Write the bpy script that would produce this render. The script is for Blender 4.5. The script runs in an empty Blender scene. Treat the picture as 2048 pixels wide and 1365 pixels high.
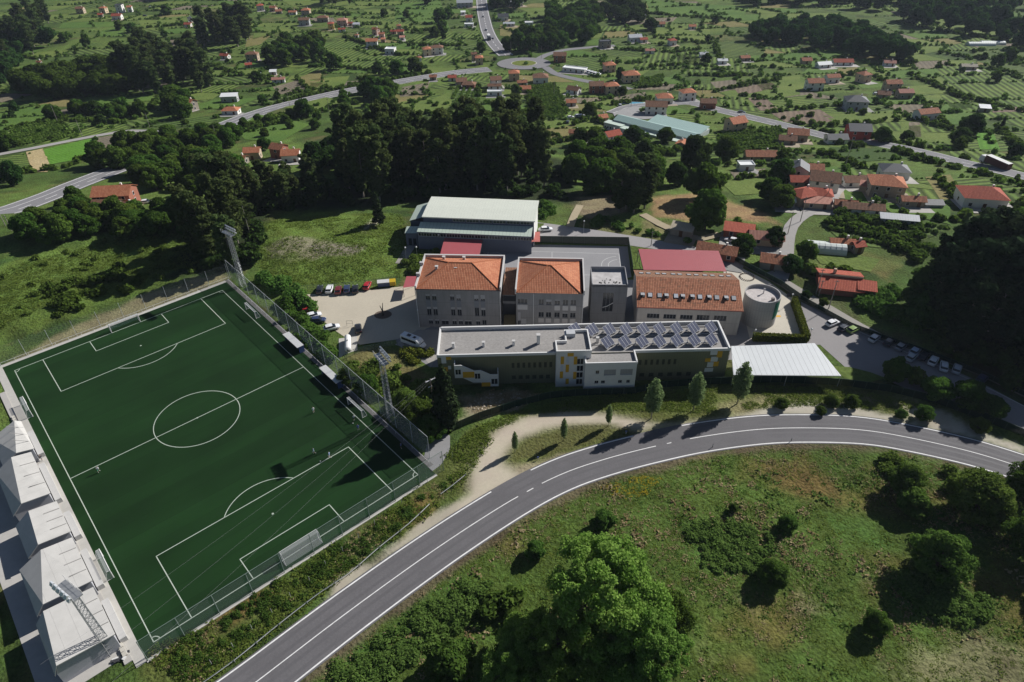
import bpy, bmesh, math, random
import numpy as np
from mathutils import Vector, Matrix
from mathutils.geometry import delaunay_2d_cdt
random.seed(7)
R = math.radians
scene = bpy.context.scene
COL = scene.collection
# ---------------------------------------------------------------- camera
F_PX, PIT, ROLL, CAM_H = 1372.01, 0.64555, -0.017392, 105.54      # focal length in photo pixels (2048 wide), tilt, roll, height over the pitch
cd = bpy.data.cameras.new("camera"); cam = bpy.data.objects.new("camera", cd); COL.objects.link(cam)
cd.sensor_width = 36.0; cd.lens = F_PX / 2048 * 36.0; cd.clip_start = 0.5; cd.clip_end = 6000
_f = Vector((0, math.cos(PIT), -math.sin(PIT))); _u = Vector((0, math.sin(PIT), math.cos(PIT)))
_rt = Vector((math.cos(ROLL), 0, 0)) + _u * math.sin(ROLL); _up = Vector((-math.sin(ROLL), 0, 0)) + _u * math.cos(ROLL)
M = Matrix.Identity(4)
for i in range(3):
    M[i][0] = _rt[i]; M[i][1] = _up[i]; M[i][2] = -_f[i]
M[2][3] = CAM_H
cam.matrix_world = M
scene.camera = cam
# ---------------------------------------------------------------- sky, sun, exposure
SUN_AZ, SUN_EL = 36.0, 33.5            # degrees counter-clockwise from +x, and above the horizon
world = bpy.data.worlds.new("World"); scene.world = world; world.use_nodes = True
wn = world.node_tree.nodes; wl = world.node_tree.links
bg = wn["Background"]; sky = wn.new("ShaderNodeTexSky"); sky.sky_type = 'NISHITA'; sky.sun_disc = False
sky.sun_elevation = R(SUN_EL); sky.sun_rotation = R(90 - SUN_AZ); sky.altitude = 100; sky.air_density = 0.75; sky.dust_density = 0.4
wl.new(sky.outputs[0], bg.inputs[0]); bg.inputs[1].default_value = 0.05
sd = bpy.data.lights.new("sun", 'SUN'); sun = bpy.data.objects.new("sun", sd); COL.objects.link(sun)
sd.energy = 5.0; sd.angle = R(0.53); sd.color = (1.0, 0.975, 0.94)
sv = Vector((math.cos(R(SUN_AZ)) * math.cos(R(SUN_EL)), math.sin(R(SUN_AZ)) * math.cos(R(SUN_EL)), math.sin(R(SUN_EL))))
sun.rotation_euler = sv.to_track_quat('Z', 'Y').to_euler(); sun.location = (150, 120, 200)
scene.view_settings.view_transform = 'Standard'; scene.view_settings.look = 'None'
scene.view_settings.exposure = 0.28; scene.view_settings.gamma = 1.0; scene.view_settings.use_curve_mapping = False
scene.render.engine = 'CYCLES'
scene.cycles.max_bounces = 5; scene.cycles.diffuse_bounces = 2; scene.cycles.transparent_max_bounces = 12
scene.cycles.transmission_bounces = 3; scene.cycles.glossy_bounces = 2; scene.cycles.caustics_reflective = False; scene.cycles.caustics_refractive = False
scene.cycles.use_denoising = True
# ---------------------------------------------------------------- ground height and photo layout
PY = [-400, 205, 225, 260, 300, 360, 414, 500, 590, 700, 830, 1000, 1600]
PZ = [0, 0, -2.2, -8, -15, -22, -28, -35, -40, -45, -50, -54, -60]
def hash2(ix, iy, s):
    h = np.sin(ix * 127.1 + iy * 311.7 + s * 74.7) * 43758.5453
    return h - np.floor(h)
def vnoise(x, y, sc, s=0):
    x = np.asarray(x, float) / sc; y = np.asarray(y, float) / sc
    ix = np.floor(x); iy = np.floor(y); fx = x - ix; fy = y - iy
    fx = fx * fx * (3 - 2 * fx); fy = fy * fy * (3 - 2 * fy)
    a = hash2(ix, iy, s); b = hash2(ix + 1, iy, s); c = hash2(ix, iy + 1, s); d = hash2(ix + 1, iy + 1, s)
    return (a * (1 - fx) + b * fx) * (1 - fy) + (c * (1 - fx) + d * fx) * fy
def fbm(x, y, sc, s=0, o=3):
    r = 0; a = .5; t = 0
    for k in range(o):
        r = r + a * vnoise(x, y, sc / 2 ** k, s + k * 9); t += a; a *= .5
    return r / t
def base_h(y):
    return np.interp(y, PY, PZ)
def smooth_base(y):
    y = np.asarray(y, float)
    return (base_h(y - 14) + 2 * base_h(y) + base_h(y + 14)) / 4 * np.clip((y - 190) / 20, 0, 1)
def sstep(a, b, v):
    t = np.clip((v - a) / (b - a), 0, 1); return t * t * (3 - 2 * t)
def poly_sd(x, y, poly):
    """signed distance to a polygon, negative inside"""
    d = np.full(x.shape, 1e9); ins = np.zeros(x.shape, bool); n = len(poly)
    for i in range(n):
        ax, ay = poly[i]; bx, by = poly[(i + 1) % n]
        ex, ey = bx - ax, by - ay
        t = np.clip(((x - ax) * ex + (y - ay) * ey) / (ex * ex + ey * ey + 1e-9), 0, 1)
        d = np.minimum(d, np.hypot(x - ax - t * ex, y - ay - t * ey))
        c = ((ay > y) != (by > y)) & (x < (bx - ax) * (y - ay) / (by - ay + 1e-12) + ax)
        ins ^= c
    return np.where(ins, -d, d)
def ray(px, py):
    a = (px - 1024) / F_PX; b = (682.5 - py) / F_PX
    c, s = math.cos(ROLL), math.sin(ROLL); x = c * a - s * b; yc = s * a + c * b
    cp, sp = math.cos(PIT), math.sin(PIT)
    return x, cp + yc * sp, -sp + yc * cp
def U(px, py, z=0.0):
    d = ray(px, py); t = (z - CAM_H) / d[2]
    return Vector((d[0] * t, d[1] * t, z))
def GH(px, py, h=0.0):
    """point on the ground whose spot h metres above it shows at the given photo pixel"""
    z = 0.0
    for _ in range(36):
        p = U(px, py, z + h); z = 0.35 * z + 0.65 * float(smooth_base(p.y))
    return Vector((p.x, p.y, z))
def G(px, py): return GH(px, py, 0.0)
RELIEF = []      # (polygon, amplitude, feather, scale)
def T(x, y):
    x = np.asarray(x, float); y = np.asarray(y, float); z = smooth_base(y)
    for poly, amp, fe, sc in RELIEF:
        x0 = min(p[0] for p in poly) ; x1 = max(p[0] for p in poly); y0 = min(p[1] for p in poly); y1 = max(p[1] for p in poly)
        m = (x > x0) & (x < x1) & (y > y0) & (y < y1)
        if not np.any(m): continue
        if x.shape == ():
            w = sstep(0, fe, -poly_sd(x.reshape(1), y.reshape(1), poly))[0]
            z = z + w * amp * (fbm(x, y, sc, 3) - .35)
        else:
            xm, ym = x[m], y[m]; w = sstep(0, fe, -poly_sd(xm, ym, poly)); z = np.array(z); z[m] += w * amp * (fbm(xm, ym, sc, 3) - .35)
    return z
def onT(p, dz=0.0): return Vector((p[0], p[1], float(T(p[0], p[1])) + dz))
def GP(pts): return [tuple(G(*p)[:2]) for p in pts]
# the pitch's own axes: u across, v along
YAW = 0.725257; PC = Vector((-70.964, 113.476))
EU = Vector((math.cos(YAW), math.sin(YAW))); EV = Vector((-math.sin(YAW), math.cos(YAW)))
def Q(u, v, z=0.0):
    p = PC + EU * u + EV * v; return Vector((p.x, p.y, z))
# ---------------------------------------------------------------- scene tree
def tag(o, label=None, cat=None, group=None, kind=None):
    if label: o["label"] = label
    if cat: o["category"] = cat
    if group: o["group"] = group
    if kind: o["kind"] = kind
    return o
def thing(name, label, cat, loc=(0, 0, 0), rz=0.0, group=None, scale=1.0):
    o = bpy.data.objects.new(name, None); COL.objects.link(o); o.empty_display_size = .3
    o.location = loc; o.rotation_euler = (0, 0, rz); o.scale = (scale,) * 3 if not isinstance(scale, tuple) else scale
    return tag(o, label, cat, group)
def link(name, me, parent=None, loc=(0, 0, 0), rz=0.0, mats=None, scale=None):
    o = bpy.data.objects.new(name, me); COL.objects.link(o); o.parent = parent; o.location = loc; o.rotation_euler = (0, 0, rz)
    if scale: o.scale = scale
    if mats:
        for i, m in enumerate(mats):
            o.material_slots[i].link = 'OBJECT'; o.material_slots[i].material = m
    return o
class MB:
    def __init__(s): s.v = []; s.f = []; s.m = []; s.fr = None
    def frame(s, o=None, ang=0.0):
        s.fr = None if o is None else (Vector(o), math.cos(ang), math.sin(ang)); return s
    def P(s, p):
        if s.fr is None: return (p[0], p[1], p[2])
        o, c, n = s.fr; return (o.x + c * p[0] - n * p[1], o.y + n * p[0] + c * p[1], o.z + p[2])
    def poly(s, pts, mi=0):
        b = len(s.v); s.v += [s.P(p) for p in pts]; s.f.append(tuple(range(b, b + len(pts)))); s.m.append(mi); return s
    def box(s, x0, x1, y0, y1, z0, z1, mi=0, tm=None):
        b = len(s.v)
        s.v += [s.P(p) for p in ((x0, y0, z0), (x1, y0, z0), (x1, y1, z0), (x0, y1, z0), (x0, y0, z1), (x1, y0, z1), (x1, y1, z1), (x0, y1, z1))]
        for k, q in enumerate(((0, 3, 2, 1), (4, 5, 6, 7), (0, 1, 5, 4), (1, 2, 6, 5), (2, 3, 7, 6), (3, 0, 4, 7))):
            s.f.append(tuple(b + i for i in q)); s.m.append(tm if (tm is not None and k == 1) else mi)
        return s
    def prism(s, pts, z0, z1, mi=0, tm=None):
        """vertical prism over a counter-clockwise outline; z may be lists"""
        n = len(pts); b = len(s.v)
        za = z0 if isinstance(z0, (list, tuple)) else [z0] * n; zb = z1 if isinstance(z1, (list, tuple)) else [z1] * n
        s.v += [s.P((p[0], p[1], za[i])) for i, p in enumerate(pts)] + [s.P((p[0], p[1], zb[i])) for i, p in enumerate(pts)]
        s.f.append(tuple(b + i for i in reversed(range(n)))); s.m.append(mi)
        s.f.append(tuple(b + n + i for i in range(n))); s.m.append(mi if tm is None else tm)
        for i in range(n):
            j = (i + 1) % n; s.f.append((b + i, b + j, b + n + j, b + n + i)); s.m.append(mi)
        return s
    def tube(s, p0, p1, r0, r1=None, n=6, mi=0, cap=True):
        r1 = r0 if r1 is None else r1
        a = Vector(s.P(p0)); c = Vector(s.P(p1)); d = (c - a)
        if d.length < 1e-6: return s
        d.normalize(); e = d.orthogonal().normalized(); g = d.cross(e); b = len(s.v)
        for q, r in ((a, r0), (c, r1)):
            for i in range(n):
                t = 2 * math.pi * i / n; s.v.append(tuple(q + e * (math.cos(t) * r) + g * (math.sin(t) * r)))
        for i in range(n):
            j = (i + 1) % n; s.f.append((b + i, b + j, b + n + j, b + n + i)); s.m.append(mi)
        if cap:
            s.f.append(tuple(b + i for i in reversed(range(n)))); s.m.append(mi); s.f.append(tuple(b + n + i for i in range(n))); s.m.append(mi)
        return s
    def path(s, pts, r, n=5, mi=0):
        for i in range(len(pts) - 1): s.tube(pts[i], pts[i + 1], r, r, n, mi)
        return s
    def ball(s, c, r, mi=0, n=8, m=6, sz=1.0):
        b = len(s.v)
        for i in range(m + 1):
            a = math.pi * i / m
            for j in range(n):
                t = 2 * math.pi * j / n; s.v.append(s.P((c[0] + r * math.sin(a) * math.cos(t), c[1] + r * math.sin(a) * math.sin(t), c[2] + r * sz * math.cos(a))))
        for i in range(m):
            for j in range(n):
                k = (j + 1) % n; s.f.append((b + i * n + j, b + (i + 1) * n + j, b + (i + 1) * n + k, b + i * n + k)); s.m.append(mi)
        return s
    def mesh(s, name, mats, smooth=False):
        me = bpy.data.meshes.new(name); me.from_pydata(s.v, [], s.f)
        for m in mats: me.materials.append(m)
        if len(mats) > 1: me.polygons.foreach_set("material_index", s.m)
        uv = me.uv_layers.new(name="UVMap"); dat = np.zeros(len(me.loops) * 2)
        k = 0
        for f in s.f:
            p0, p1, p2 = Vector(s.v[f[0]]), Vector(s.v[f[1]]), Vector(s.v[f[2]])
            nn = (p1 - p0).cross(p2 - p0)
            if nn.length < 1e-9 and len(f) > 3: nn = (p2 - p0).cross(Vector(s.v[f[3]]) - p0)
            if nn.length < 1e-9: nn = Vector((0, 0, 1))
            nn.normalize()
            uu = Vector((1, 0, 0)) if abs(nn.z) > .985 else Vector((0, 0, 1)).cross(nn).normalized()
            vv = nn.cross(uu)
            for vi in f:
                q = Vector(s.v[vi]); dat[k] = q.dot(uu); dat[k + 1] = q.dot(vv); k += 2
        uv.data.foreach_set("uv", dat)
        if smooth: me.polygons.foreach_set("use_smooth", [True] * len(s.f))
        me.update(); return me
    def build(s, name, mats, parent=None, smooth=False, **kw):
        if not isinstance(mats, (list, tuple)): mats = [mats]
        return link(name, s.mesh(name, mats, smooth), parent, **kw)
def copy_tree(o, parent=None):
    c = o.copy(); COL.objects.link(c); c.parent = parent
    for ch in list(o.children): copy_tree(ch, c)
    return c
# ---------------------------------------------------------------- materials
def nd(t, k, **kw):
    n = t.nodes.new(k)
    for a, b in kw.items(): setattr(n, a, b)
    return n
MATS = {}
def mat(name, c, rough=.8, var=.12, sc=1.2, bump=0.0, metal=0.0, spec=.3, coat=0.0, coord='pos', var2=None, sc2=.12, objvar=0.0):
    """plain surface with two sizes of colour wear and optional relief"""
    if name in MATS: return MATS[name]
    m = bpy.data.materials.new(name); m.use_nodes = True; t = m.node_tree; b = t.nodes["Principled BSDF"]
    b.inputs["Roughness"].default_value = rough; b.inputs["Metallic"].default_value = metal; b.inputs["Specular IOR Level"].default_value = spec
    if coat: b.inputs["Coat Weight"].default_value = coat; b.inputs["Coat Roughness"].default_value = .08
    L = t.links.new
    src = nd(t, "ShaderNodeNewGeometry").outputs["Position"] if coord == 'pos' else nd(t, "ShaderNodeUVMap").outputs[0]
    if var > 0 or bump > 0:
        n1 = nd(t, "ShaderNodeTexNoise"); n1.inputs["Scale"].default_value = sc; n1.inputs["Detail"].default_value = 4; L(src, n1.inputs["Vector"])
        n2 = nd(t, "ShaderNodeTexNoise"); n2.inputs["Scale"].default_value = sc2; n2.inputs["Detail"].default_value = 3; L(src, n2.inputs["Vector"])
        a = nd(t, "ShaderNodeMath", operation='MULTIPLY_ADD'); L(n1.outputs[0], a.inputs[0]); a.inputs[1].default_value = var * 2; a.inputs[2].default_value = 1 - var
        v2 = var if var2 is None else var2
        a2 = nd(t, "ShaderNodeMath", operation='MULTIPLY_ADD'); L(n2.outputs[0], a2.inputs[0]); a2.inputs[1].default_value = v2 * 2; a2.inputs[2].default_value = 1 - v2
        mm = nd(t, "ShaderNodeMath", operation='MULTIPLY'); L(a.outputs[0], mm.inputs[0]); L(a2.outputs[0], mm.inputs[1])
        fac = mm.outputs[0]
        if objvar:
            oi = nd(t, "ShaderNodeObjectInfo"); a3 = nd(t, "ShaderNodeMath", operation='MULTIPLY_ADD'); L(oi.outputs["Random"], a3.inputs[0]); a3.inputs[1].default_value = objvar * 2; a3.inputs[2].default_value = 1 - objvar
            m3 = nd(t, "ShaderNodeMath", operation='MULTIPLY'); L(fac, m3.inputs[0]); L(a3.outputs[0], m3.inputs[1]); fac = m3.outputs[0]
        vm = nd(t, "ShaderNodeVectorMath", operation='SCALE'); vm.inputs[0].default_value = c[:3]; L(fac, vm.inputs["Scale"])
        L(vm.outputs[0], b.inputs["Base Color"])
        if bump:
            bp = nd(t, "ShaderNodeBump"); bp.inputs["Strength"].default_value = bump; bp.inputs["Distance"].default_value = .1; L(n1.outputs[0], bp.inputs["Height"]); L(bp.outputs[0], b.inputs["Normal"])
    else:
        b.inputs["Base Color"].default_value = (*c[:3], 1)
    MATS[name] = m; return m
def wall_mat(name, c, joint=3.9, streak=.25, rough=.9):
    """rendered or precast wall: run-off streaks, blotches and recessed joints between lifts"""
    m = bpy.data.materials.new(name); m.use_nodes = True; t = m.node_tree; b = t.nodes["Principled BSDF"]; L = t.links.new; b.inputs["Roughness"].default_value = rough
    uv = nd(t, "ShaderNodeUVMap"); sp = nd(t, "ShaderNodeSeparateXYZ"); L(uv.outputs[0], sp.inputs[0])
    mp = nd(t, "ShaderNodeMapping"); mp.inputs["Scale"].default_value = (2.2, .14, 1); L(uv.outputs[0], mp.inputs[0]); n1 = nd(t, "ShaderNodeTexNoise"); n1.inputs["Scale"].default_value = 1; n1.inputs["Detail"].default_value = 5; L(mp.outputs[0], n1.inputs["Vector"])
    n2 = nd(t, "ShaderNodeTexNoise"); n2.inputs["Scale"].default_value = .35; n2.inputs["Detail"].default_value = 5; L(uv.outputs[0], n2.inputs["Vector"])
    def M_(op, a, bb, cc=None):
        n = nd(t, "ShaderNodeMath", operation=op)
        for i, q in enumerate((a, bb, cc)):
            if q is None: continue
            if isinstance(q, (int, float)): n.inputs[i].default_value = q
            else: L(q, n.inputs[i])
        return n.outputs[0]
    j = M_('LESS_THAN', M_('FRACT', M_('DIVIDE', sp.outputs[1], joint), 0), .025); ju = M_('LESS_THAN', M_('FRACT', M_('DIVIDE', sp.outputs[0], joint * 1.1), 0), .012)
    f = M_('MULTIPLY', M_('MULTIPLY', M_('MULTIPLY_ADD', n1.outputs[0], streak * 2, 1 - streak), M_('MULTIPLY_ADD', n2.outputs[0], .36, .82)), M_('SUBTRACT', 1, M_('MULTIPLY', M_('MAXIMUM', j, ju), .32)))
    vs = nd(t, "ShaderNodeVectorMath", operation='SCALE'); vs.inputs[0].default_value = c; L(f, vs.inputs["Scale"]); L(vs.outputs[0], b.inputs["Base Color"]); MATS[name] = m; return m
def tile_mat(name, c1, c2, cu=.42, cv=.55, dark=.55, bump=.6, moss=None):
    """roof of barrel tiles: columns down the slope, courses across it, each tile its own tone"""
    if name in MATS: return MATS[name]
    m = bpy.data.materials.new(name); m.use_nodes = True; t = m.node_tree; b = t.nodes["Principled BSDF"]; L = t.links.new
    b.inputs["Roughness"].default_value = .85; b.inputs["Specular IOR Level"].default_value = .2
    uv = nd(t, "ShaderNodeUVMap"); sp = nd(t, "ShaderNodeSeparateXYZ"); L(uv.outputs[0], sp.inputs[0])
    def mth(op, a, bb=None, c=None):
        n = nd(t, "ShaderNodeMath", operation=op)
        for i, q in enumerate((a, bb, c)):
            if q is None: continue
            if isinstance(q, (int, float)): n.inputs[i].default_value = q
            else: L(q, n.inputs[i])
        return n.outputs[0]
    u = mth('DIVIDE', sp.outputs[0], cu); v = mth('DIVIDE', sp.outputs[1], cv)
    cmb = nd(t, "ShaderNodeCombineXYZ"); L(mth('FLOOR', u), cmb.inputs[0]); L(mth('FLOOR', v), cmb.inputs[1])
    wn_ = nd(t, "ShaderNodeTexWhiteNoise"); wn_.noise_dimensions = '2D'; L(cmb.outputs[0], wn_.inputs["Vector"])
    nz = nd(t, "ShaderNodeTexNoise"); nz.inputs["Scale"].default_value = .35; nz.inputs["Detail"].default_value = 5; L(uv.outputs[0], nz.inputs["Vector"])
    f = mth('ADD', mth('MULTIPLY', wn_.outputs["Value"], .55), mth('MULTIPLY', nz.outputs[0], .6))
    mx = nd(t, "ShaderNodeMixRGB"); L(f, mx.inputs[0]); mx.inputs[1].default_value = (*c1, 1); mx.inputs[2].default_value = (*c2, 1)
    fu = mth('FRACT', u); fv = mth('FRACT', v)
    gu = mth('MULTIPLY', mth('ABSOLUTE', mth('SUBTRACT', fu, .5)), 2)      # 0 at the crown of a column, 1 in the channel
    line = mth('GREATER_THAN', fv, .86)
    dk = mth('SUBTRACT', 1, mth('ADD', mth('MULTIPLY', mth('POWER', gu, 4), dark * .75), mth('MULTIPLY', line, dark * .35)))
    vs = nd(t, "ShaderNodeVectorMath", operation='SCALE'); L(mx.outputs[0], vs.inputs[0]); L(dk, vs.inputs["Scale"])
    out = vs.outputs[0]
    if moss:
        n3 = nd(t, "ShaderNodeTexNoise"); n3.inputs["Scale"].default_value = 1.1; n3.inputs["Detail"].default_value = 6; L(uv.outputs[0], n3.inputs["Vector"])
        rp = nd(t, "ShaderNodeMapRange"); rp.inputs[1].default_value = .52; rp.inputs[2].default_value = .68; L(n3.outputs[0], rp.inputs[0])
        m2 = nd(t, "ShaderNodeMixRGB"); L(mth('MULTIPLY', rp.outputs[0], .6), m2.inputs[0]); L(out, m2.inputs[1]); m2.inputs[2].default_value = (*moss, 1); out = m2.outputs[0]
    L(out, b.inputs["Base Color"])
    h = mth('ADD', mth('SUBTRACT', 1, mth('MULTIPLY', gu, gu)), mth('MULTIPLY', mth('SUBTRACT', 1, fv), .5))
    bp = nd(t, "ShaderNodeBump"); bp.inputs["Strength"].default_value = bump; bp.inputs["Distance"].default_value = .08; L(h, bp.inputs["Height"]); L(bp.outputs[0], b.inputs["Normal"])
    MATS[name] = m; return m
def seam_mat(name, c, pitch=.9, axis=0, dark=.3, rough=.45, var=.06, width=.1, stain=None):
    """sheet roof or cladding with standing seams every pitch metres"""
    if name in MATS: return MATS[name]
    m = bpy.data.materials.new(name); m.use_nodes = True; t = m.node_tree; b = t.nodes["Principled BSDF"]; L = t.links.new
    b.inputs["Roughness"].default_value = rough
    uv = nd(t, "ShaderNodeUVMap"); sp = nd(t, "ShaderNodeSeparateXYZ"); L(uv.outputs[0], sp.inputs[0])
    d = nd(t, "ShaderNodeMath", operation='DIVIDE'); L(sp.outputs[axis], d.inputs[0]); d.inputs[1].default_value = pitch
    fr = nd(t, "ShaderNodeMath", operation='FRACT'); L(d.outputs[0], fr.inputs[0])
    ln = nd(t, "ShaderNodeMath", operation='LESS_THAN'); L(fr.outputs[0], ln.inputs[0]); ln.inputs[1].default_value = width
    nz = nd(t, "ShaderNodeTexNoise"); nz.inputs["Scale"].default_value = .5; nz.inputs["Detail"].default_value = 5; L(uv.outputs[0], nz.inputs["Vector"])
    a = nd(t, "ShaderNodeMath", operation='MULTIPLY_ADD'); L(ln.outputs[0], a.inputs[0]); a.inputs[1].default_value = -dark; a.inputs[2].default_value = 1.0
    a2 = nd(t, "ShaderNodeMath", operation='MULTIPLY_ADD'); L(nz.outputs[0], a2.inputs[0]); a2.inputs[1].default_value = var * 2; a2.inputs[2].default_value = 1 - var
    mm = nd(t, "ShaderNodeMath", operation='MULTIPLY'); L(a.outputs[0], mm.inputs[0]); L(a2.outputs[0], mm.inputs[1])
    vs = nd(t, "ShaderNodeVectorMath", operation='SCALE'); vs.inputs[0].default_value = c; L(mm.outputs[0], vs.inputs["Scale"])
    L(vs.outputs[0], b.inputs["Base Color"])
    bp = nd(t, "ShaderNodeBump"); bp.inputs["Strength"].default_value = .5; bp.inputs["Distance"].default_value = .05; L(ln.outputs[0], bp.inputs["Height"]); L(bp.outputs[0], b.inputs["Normal"])
    MATS[name] = m; return m
def leaf_mat(name, c1, c2, trans=.42, objvar=.25):
    """foliage: leaf tone from the 'tint' attribute, tree tone from the object, light passing through"""
    m = bpy.data.materials.new(name); m.use_nodes = True; t = m.node_tree; t.nodes.remove(t.nodes["Principled BSDF"]); L = t.links.new
    at = nd(t, "ShaderNodeAttribute"); at.attribute_name = "tint"
    oi = nd(t, "ShaderNodeObjectInfo")
    mx = nd(t, "ShaderNodeMixRGB"); L(at.outputs["Fac"], mx.inputs[0]); mx.inputs[1].default_value = (*c1, 1); mx.inputs[2].default_value = (*c2, 1)
    hs = nd(t, "ShaderNodeHueSaturation"); L(mx.outputs[0], hs.inputs["Color"])
    def ma(k, lo, hi):
        a = nd(t, "ShaderNodeMapRange"); a.inputs[3].default_value = lo; a.inputs[4].default_value = hi
        if k: 
            w = nd(t, "ShaderNodeTexWhiteNoise"); w.noise_dimensions = '1D'; L(oi.outputs["Random"], w.inputs["W"]); L(w.outputs["Value"], a.inputs[0])
        else: L(oi.outputs["Random"], a.inputs[0])
        return a.outputs[0]
    L(ma(0, .5 - .018 * objvar * 4, .5 + .022 * objvar * 4), hs.inputs["Hue"]); L(ma(1, 1 - objvar, 1 + objvar), hs.inputs["Value"])
    df = nd(t, "ShaderNodeBsdfDiffuse"); tr = nd(t, "ShaderNodeBsdfTranslucent"); L(hs.outputs[0], df.inputs[0]); L(hs.outputs[0], tr.inputs[0])
    ms = nd(t, "ShaderNodeMixShader"); ms.inputs[0].default_value = trans; L(df.outputs[0], ms.inputs[1]); L(tr.outputs[0], ms.inputs[2])
    L(ms.outputs[0], t.nodes["Material Output"].inputs[0]); MATS[name] = m; return m
def net_mat(name, c, alpha):
    """wire mesh too fine to resolve: mostly open air"""
    m = bpy.data.materials.new(name); m.use_nodes = True; t = m.node_tree; b = t.nodes["Principled BSDF"]
    b.inputs["Base Color"].default_value = (*c, 1); b.inputs["Specular IOR Level"].default_value = .05; b.inputs["Alpha"].default_value = alpha; b.inputs["Roughness"].default_value = .6; MATS[name] = m; return m
def field_mat(name, c1, c2, row=1.2, ang=0.0, strength=.5, nsc=.06, fine=1.0):
    """cropped or mown land: tone patches plus rows of the given spacing and bearing"""
    m = bpy.data.materials.new(name); m.use_nodes = True; t = m.node_tree; b = t.nodes["Principled BSDF"]; L = t.links.new
    b.inputs["Roughness"].default_value = .95; b.inputs["Specular IOR Level"].default_value = .1
    g = nd(t, "ShaderNodeNewGeometry")
    n1 = nd(t, "ShaderNodeTexNoise"); n1.inputs["Scale"].default_value = nsc; n1.inputs["Detail"].default_value = 6; L(g.outputs["Position"], n1.inputs["Vector"])
    n2 = nd(t, "ShaderNodeTexNoise"); n2.inputs["Scale"].default_value = fine; n2.inputs["Detail"].default_value = 5; L(g.outputs["Position"], n2.inputs["Vector"])
    mx = nd(t, "ShaderNodeMixRGB"); rp = nd(t, "ShaderNodeMapRange"); rp.inputs[1].default_value = .35; rp.inputs[2].default_value = .65; L(n1.outputs[0], rp.inputs[0]); L(rp.outputs[0], mx.inputs[0])
    mx.inputs[1].default_value = (*c1, 1); mx.inputs[2].default_value = (*c2, 1)
    k = nd(t, "ShaderNodeMath", operation='MULTIPLY_ADD'); L(n2.outputs[0], k.inputs[0]); k.inputs[1].default_value = 1.1; k.inputs[2].default_value = .45
    fac = k.outputs[0]
    if row:
        mp = nd(t, "ShaderNodeMapping"); mp.inputs["Rotation"].default_value = (0, 0, ang); L(g.outputs["Position"], mp.inputs[0])
        w = nd(t, "ShaderNodeTexWave"); w.inputs["Scale"].default_value = 1 / row * .314 * 1.0; w.inputs["Distortion"].default_value = 1.2; w.inputs["Detail"].default_value = 2; L(mp.outputs[0], w.inputs["Vector"])
        k2 = nd(t, "ShaderNodeMath", operation='MULTIPLY_ADD'); L(w.outputs["Fac"], k2.inputs[0]); k2.inputs[1].default_value = strength; k2.inputs[2].default_value = 1 - strength * .6
        k3 = nd(t, "ShaderNodeMath", operation='MULTIPLY'); L(fac, k3.inputs[0]); L(k2.outputs[0], k3.inputs[1]); fac = k3.outputs[0]
    vs = nd(t, "ShaderNodeVectorMath", operation='SCALE'); L(mx.outputs[0], vs.inputs[0]); L(fac, vs.inputs["Scale"]); L(vs.outputs[0], b.inputs["Base Color"])
    bp = nd(t, "ShaderNodeBump"); bp.inputs["Strength"].default_value = .8; bp.inputs["Distance"].default_value = .3; L(n2.outputs[0], bp.inputs["Height"]); L(bp.outputs[0], b.inputs["Normal"])
    MATS[name] = m; return m
def vcol_mat(name, bump=.8):
    """land painted per place through the 'soil' colour attribute, with tufts, stones and tone patches"""
    m = bpy.data.materials.new(name); m.use_nodes = True; t = m.node_tree; b = t.nodes["Principled BSDF"]; L = t.links.new
    b.inputs["Roughness"].default_value = .95; b.inputs["Specular IOR Level"].default_value = .1
    at = nd(t, "ShaderNodeAttribute"); at.attribute_name = "soil"; g = nd(t, "ShaderNodeNewGeometry")
    def noi(s, d=5):
        n = nd(t, "ShaderNodeTexNoise"); n.inputs["Scale"].default_value = s; n.inputs["Detail"].default_value = d; L(g.outputs["Position"], n.inputs["Vector"]); return n.outputs[0]
    a, bb, c = noi(1.6, 6), noi(.22, 5), noi(.035, 4)
    def lin(x, k, o):
        q = nd(t, "ShaderNodeMath", operation='MULTIPLY_ADD'); L(x, q.inputs[0]); q.inputs[1].default_value = k; q.inputs[2].default_value = o; return q.outputs[0]
    def mul(x, y):
        q = nd(t, "ShaderNodeMath", operation='MULTIPLY'); L(x, q.inputs[0]); L(y, q.inputs[1]); return q.outputs[0]
    f = mul(mul(lin(a, 1.5, .25), lin(bb, 1.2, .4)), lin(c, .8, .6))
    bw = nd(t, "ShaderNodeRGBToBW"); L(at.outputs["Color"], bw.inputs[0]); mr = nd(t, "ShaderNodeMapRange"); mr.inputs[1].default_value = .14; mr.inputs[2].default_value = .34; mr.inputs[4].default_value = .86; L(bw.outputs[0], mr.inputs[0])
    mxf = nd(t, "ShaderNodeMix"); L(mr.outputs[0], mxf.inputs[0]); L(f, mxf.inputs[2]); mxf.inputs[3].default_value = 1.0; f = mxf.outputs[0]
    hs = nd(t, "ShaderNodeHueSaturation"); L(at.outputs["Color"], hs.inputs["Color"]); L(lin(bb, .06, .47), hs.inputs["Hue"])
    vs = nd(t, "ShaderNodeVectorMath", operation='SCALE'); L(hs.outputs[0], vs.inputs[0]); L(f, vs.inputs["Scale"]); L(vs.outputs[0], b.inputs["Base Color"])
    bp = nd(t, "ShaderNodeBump"); L(lin(mr.outputs[0], -bump * 1.1, bump), bp.inputs["Strength"]); bp.inputs["Distance"].default_value = .5; L(a, bp.inputs["Height"]); L(bp.outputs[0], b.inputs["Normal"])
    MATS[name] = m; return m
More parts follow.
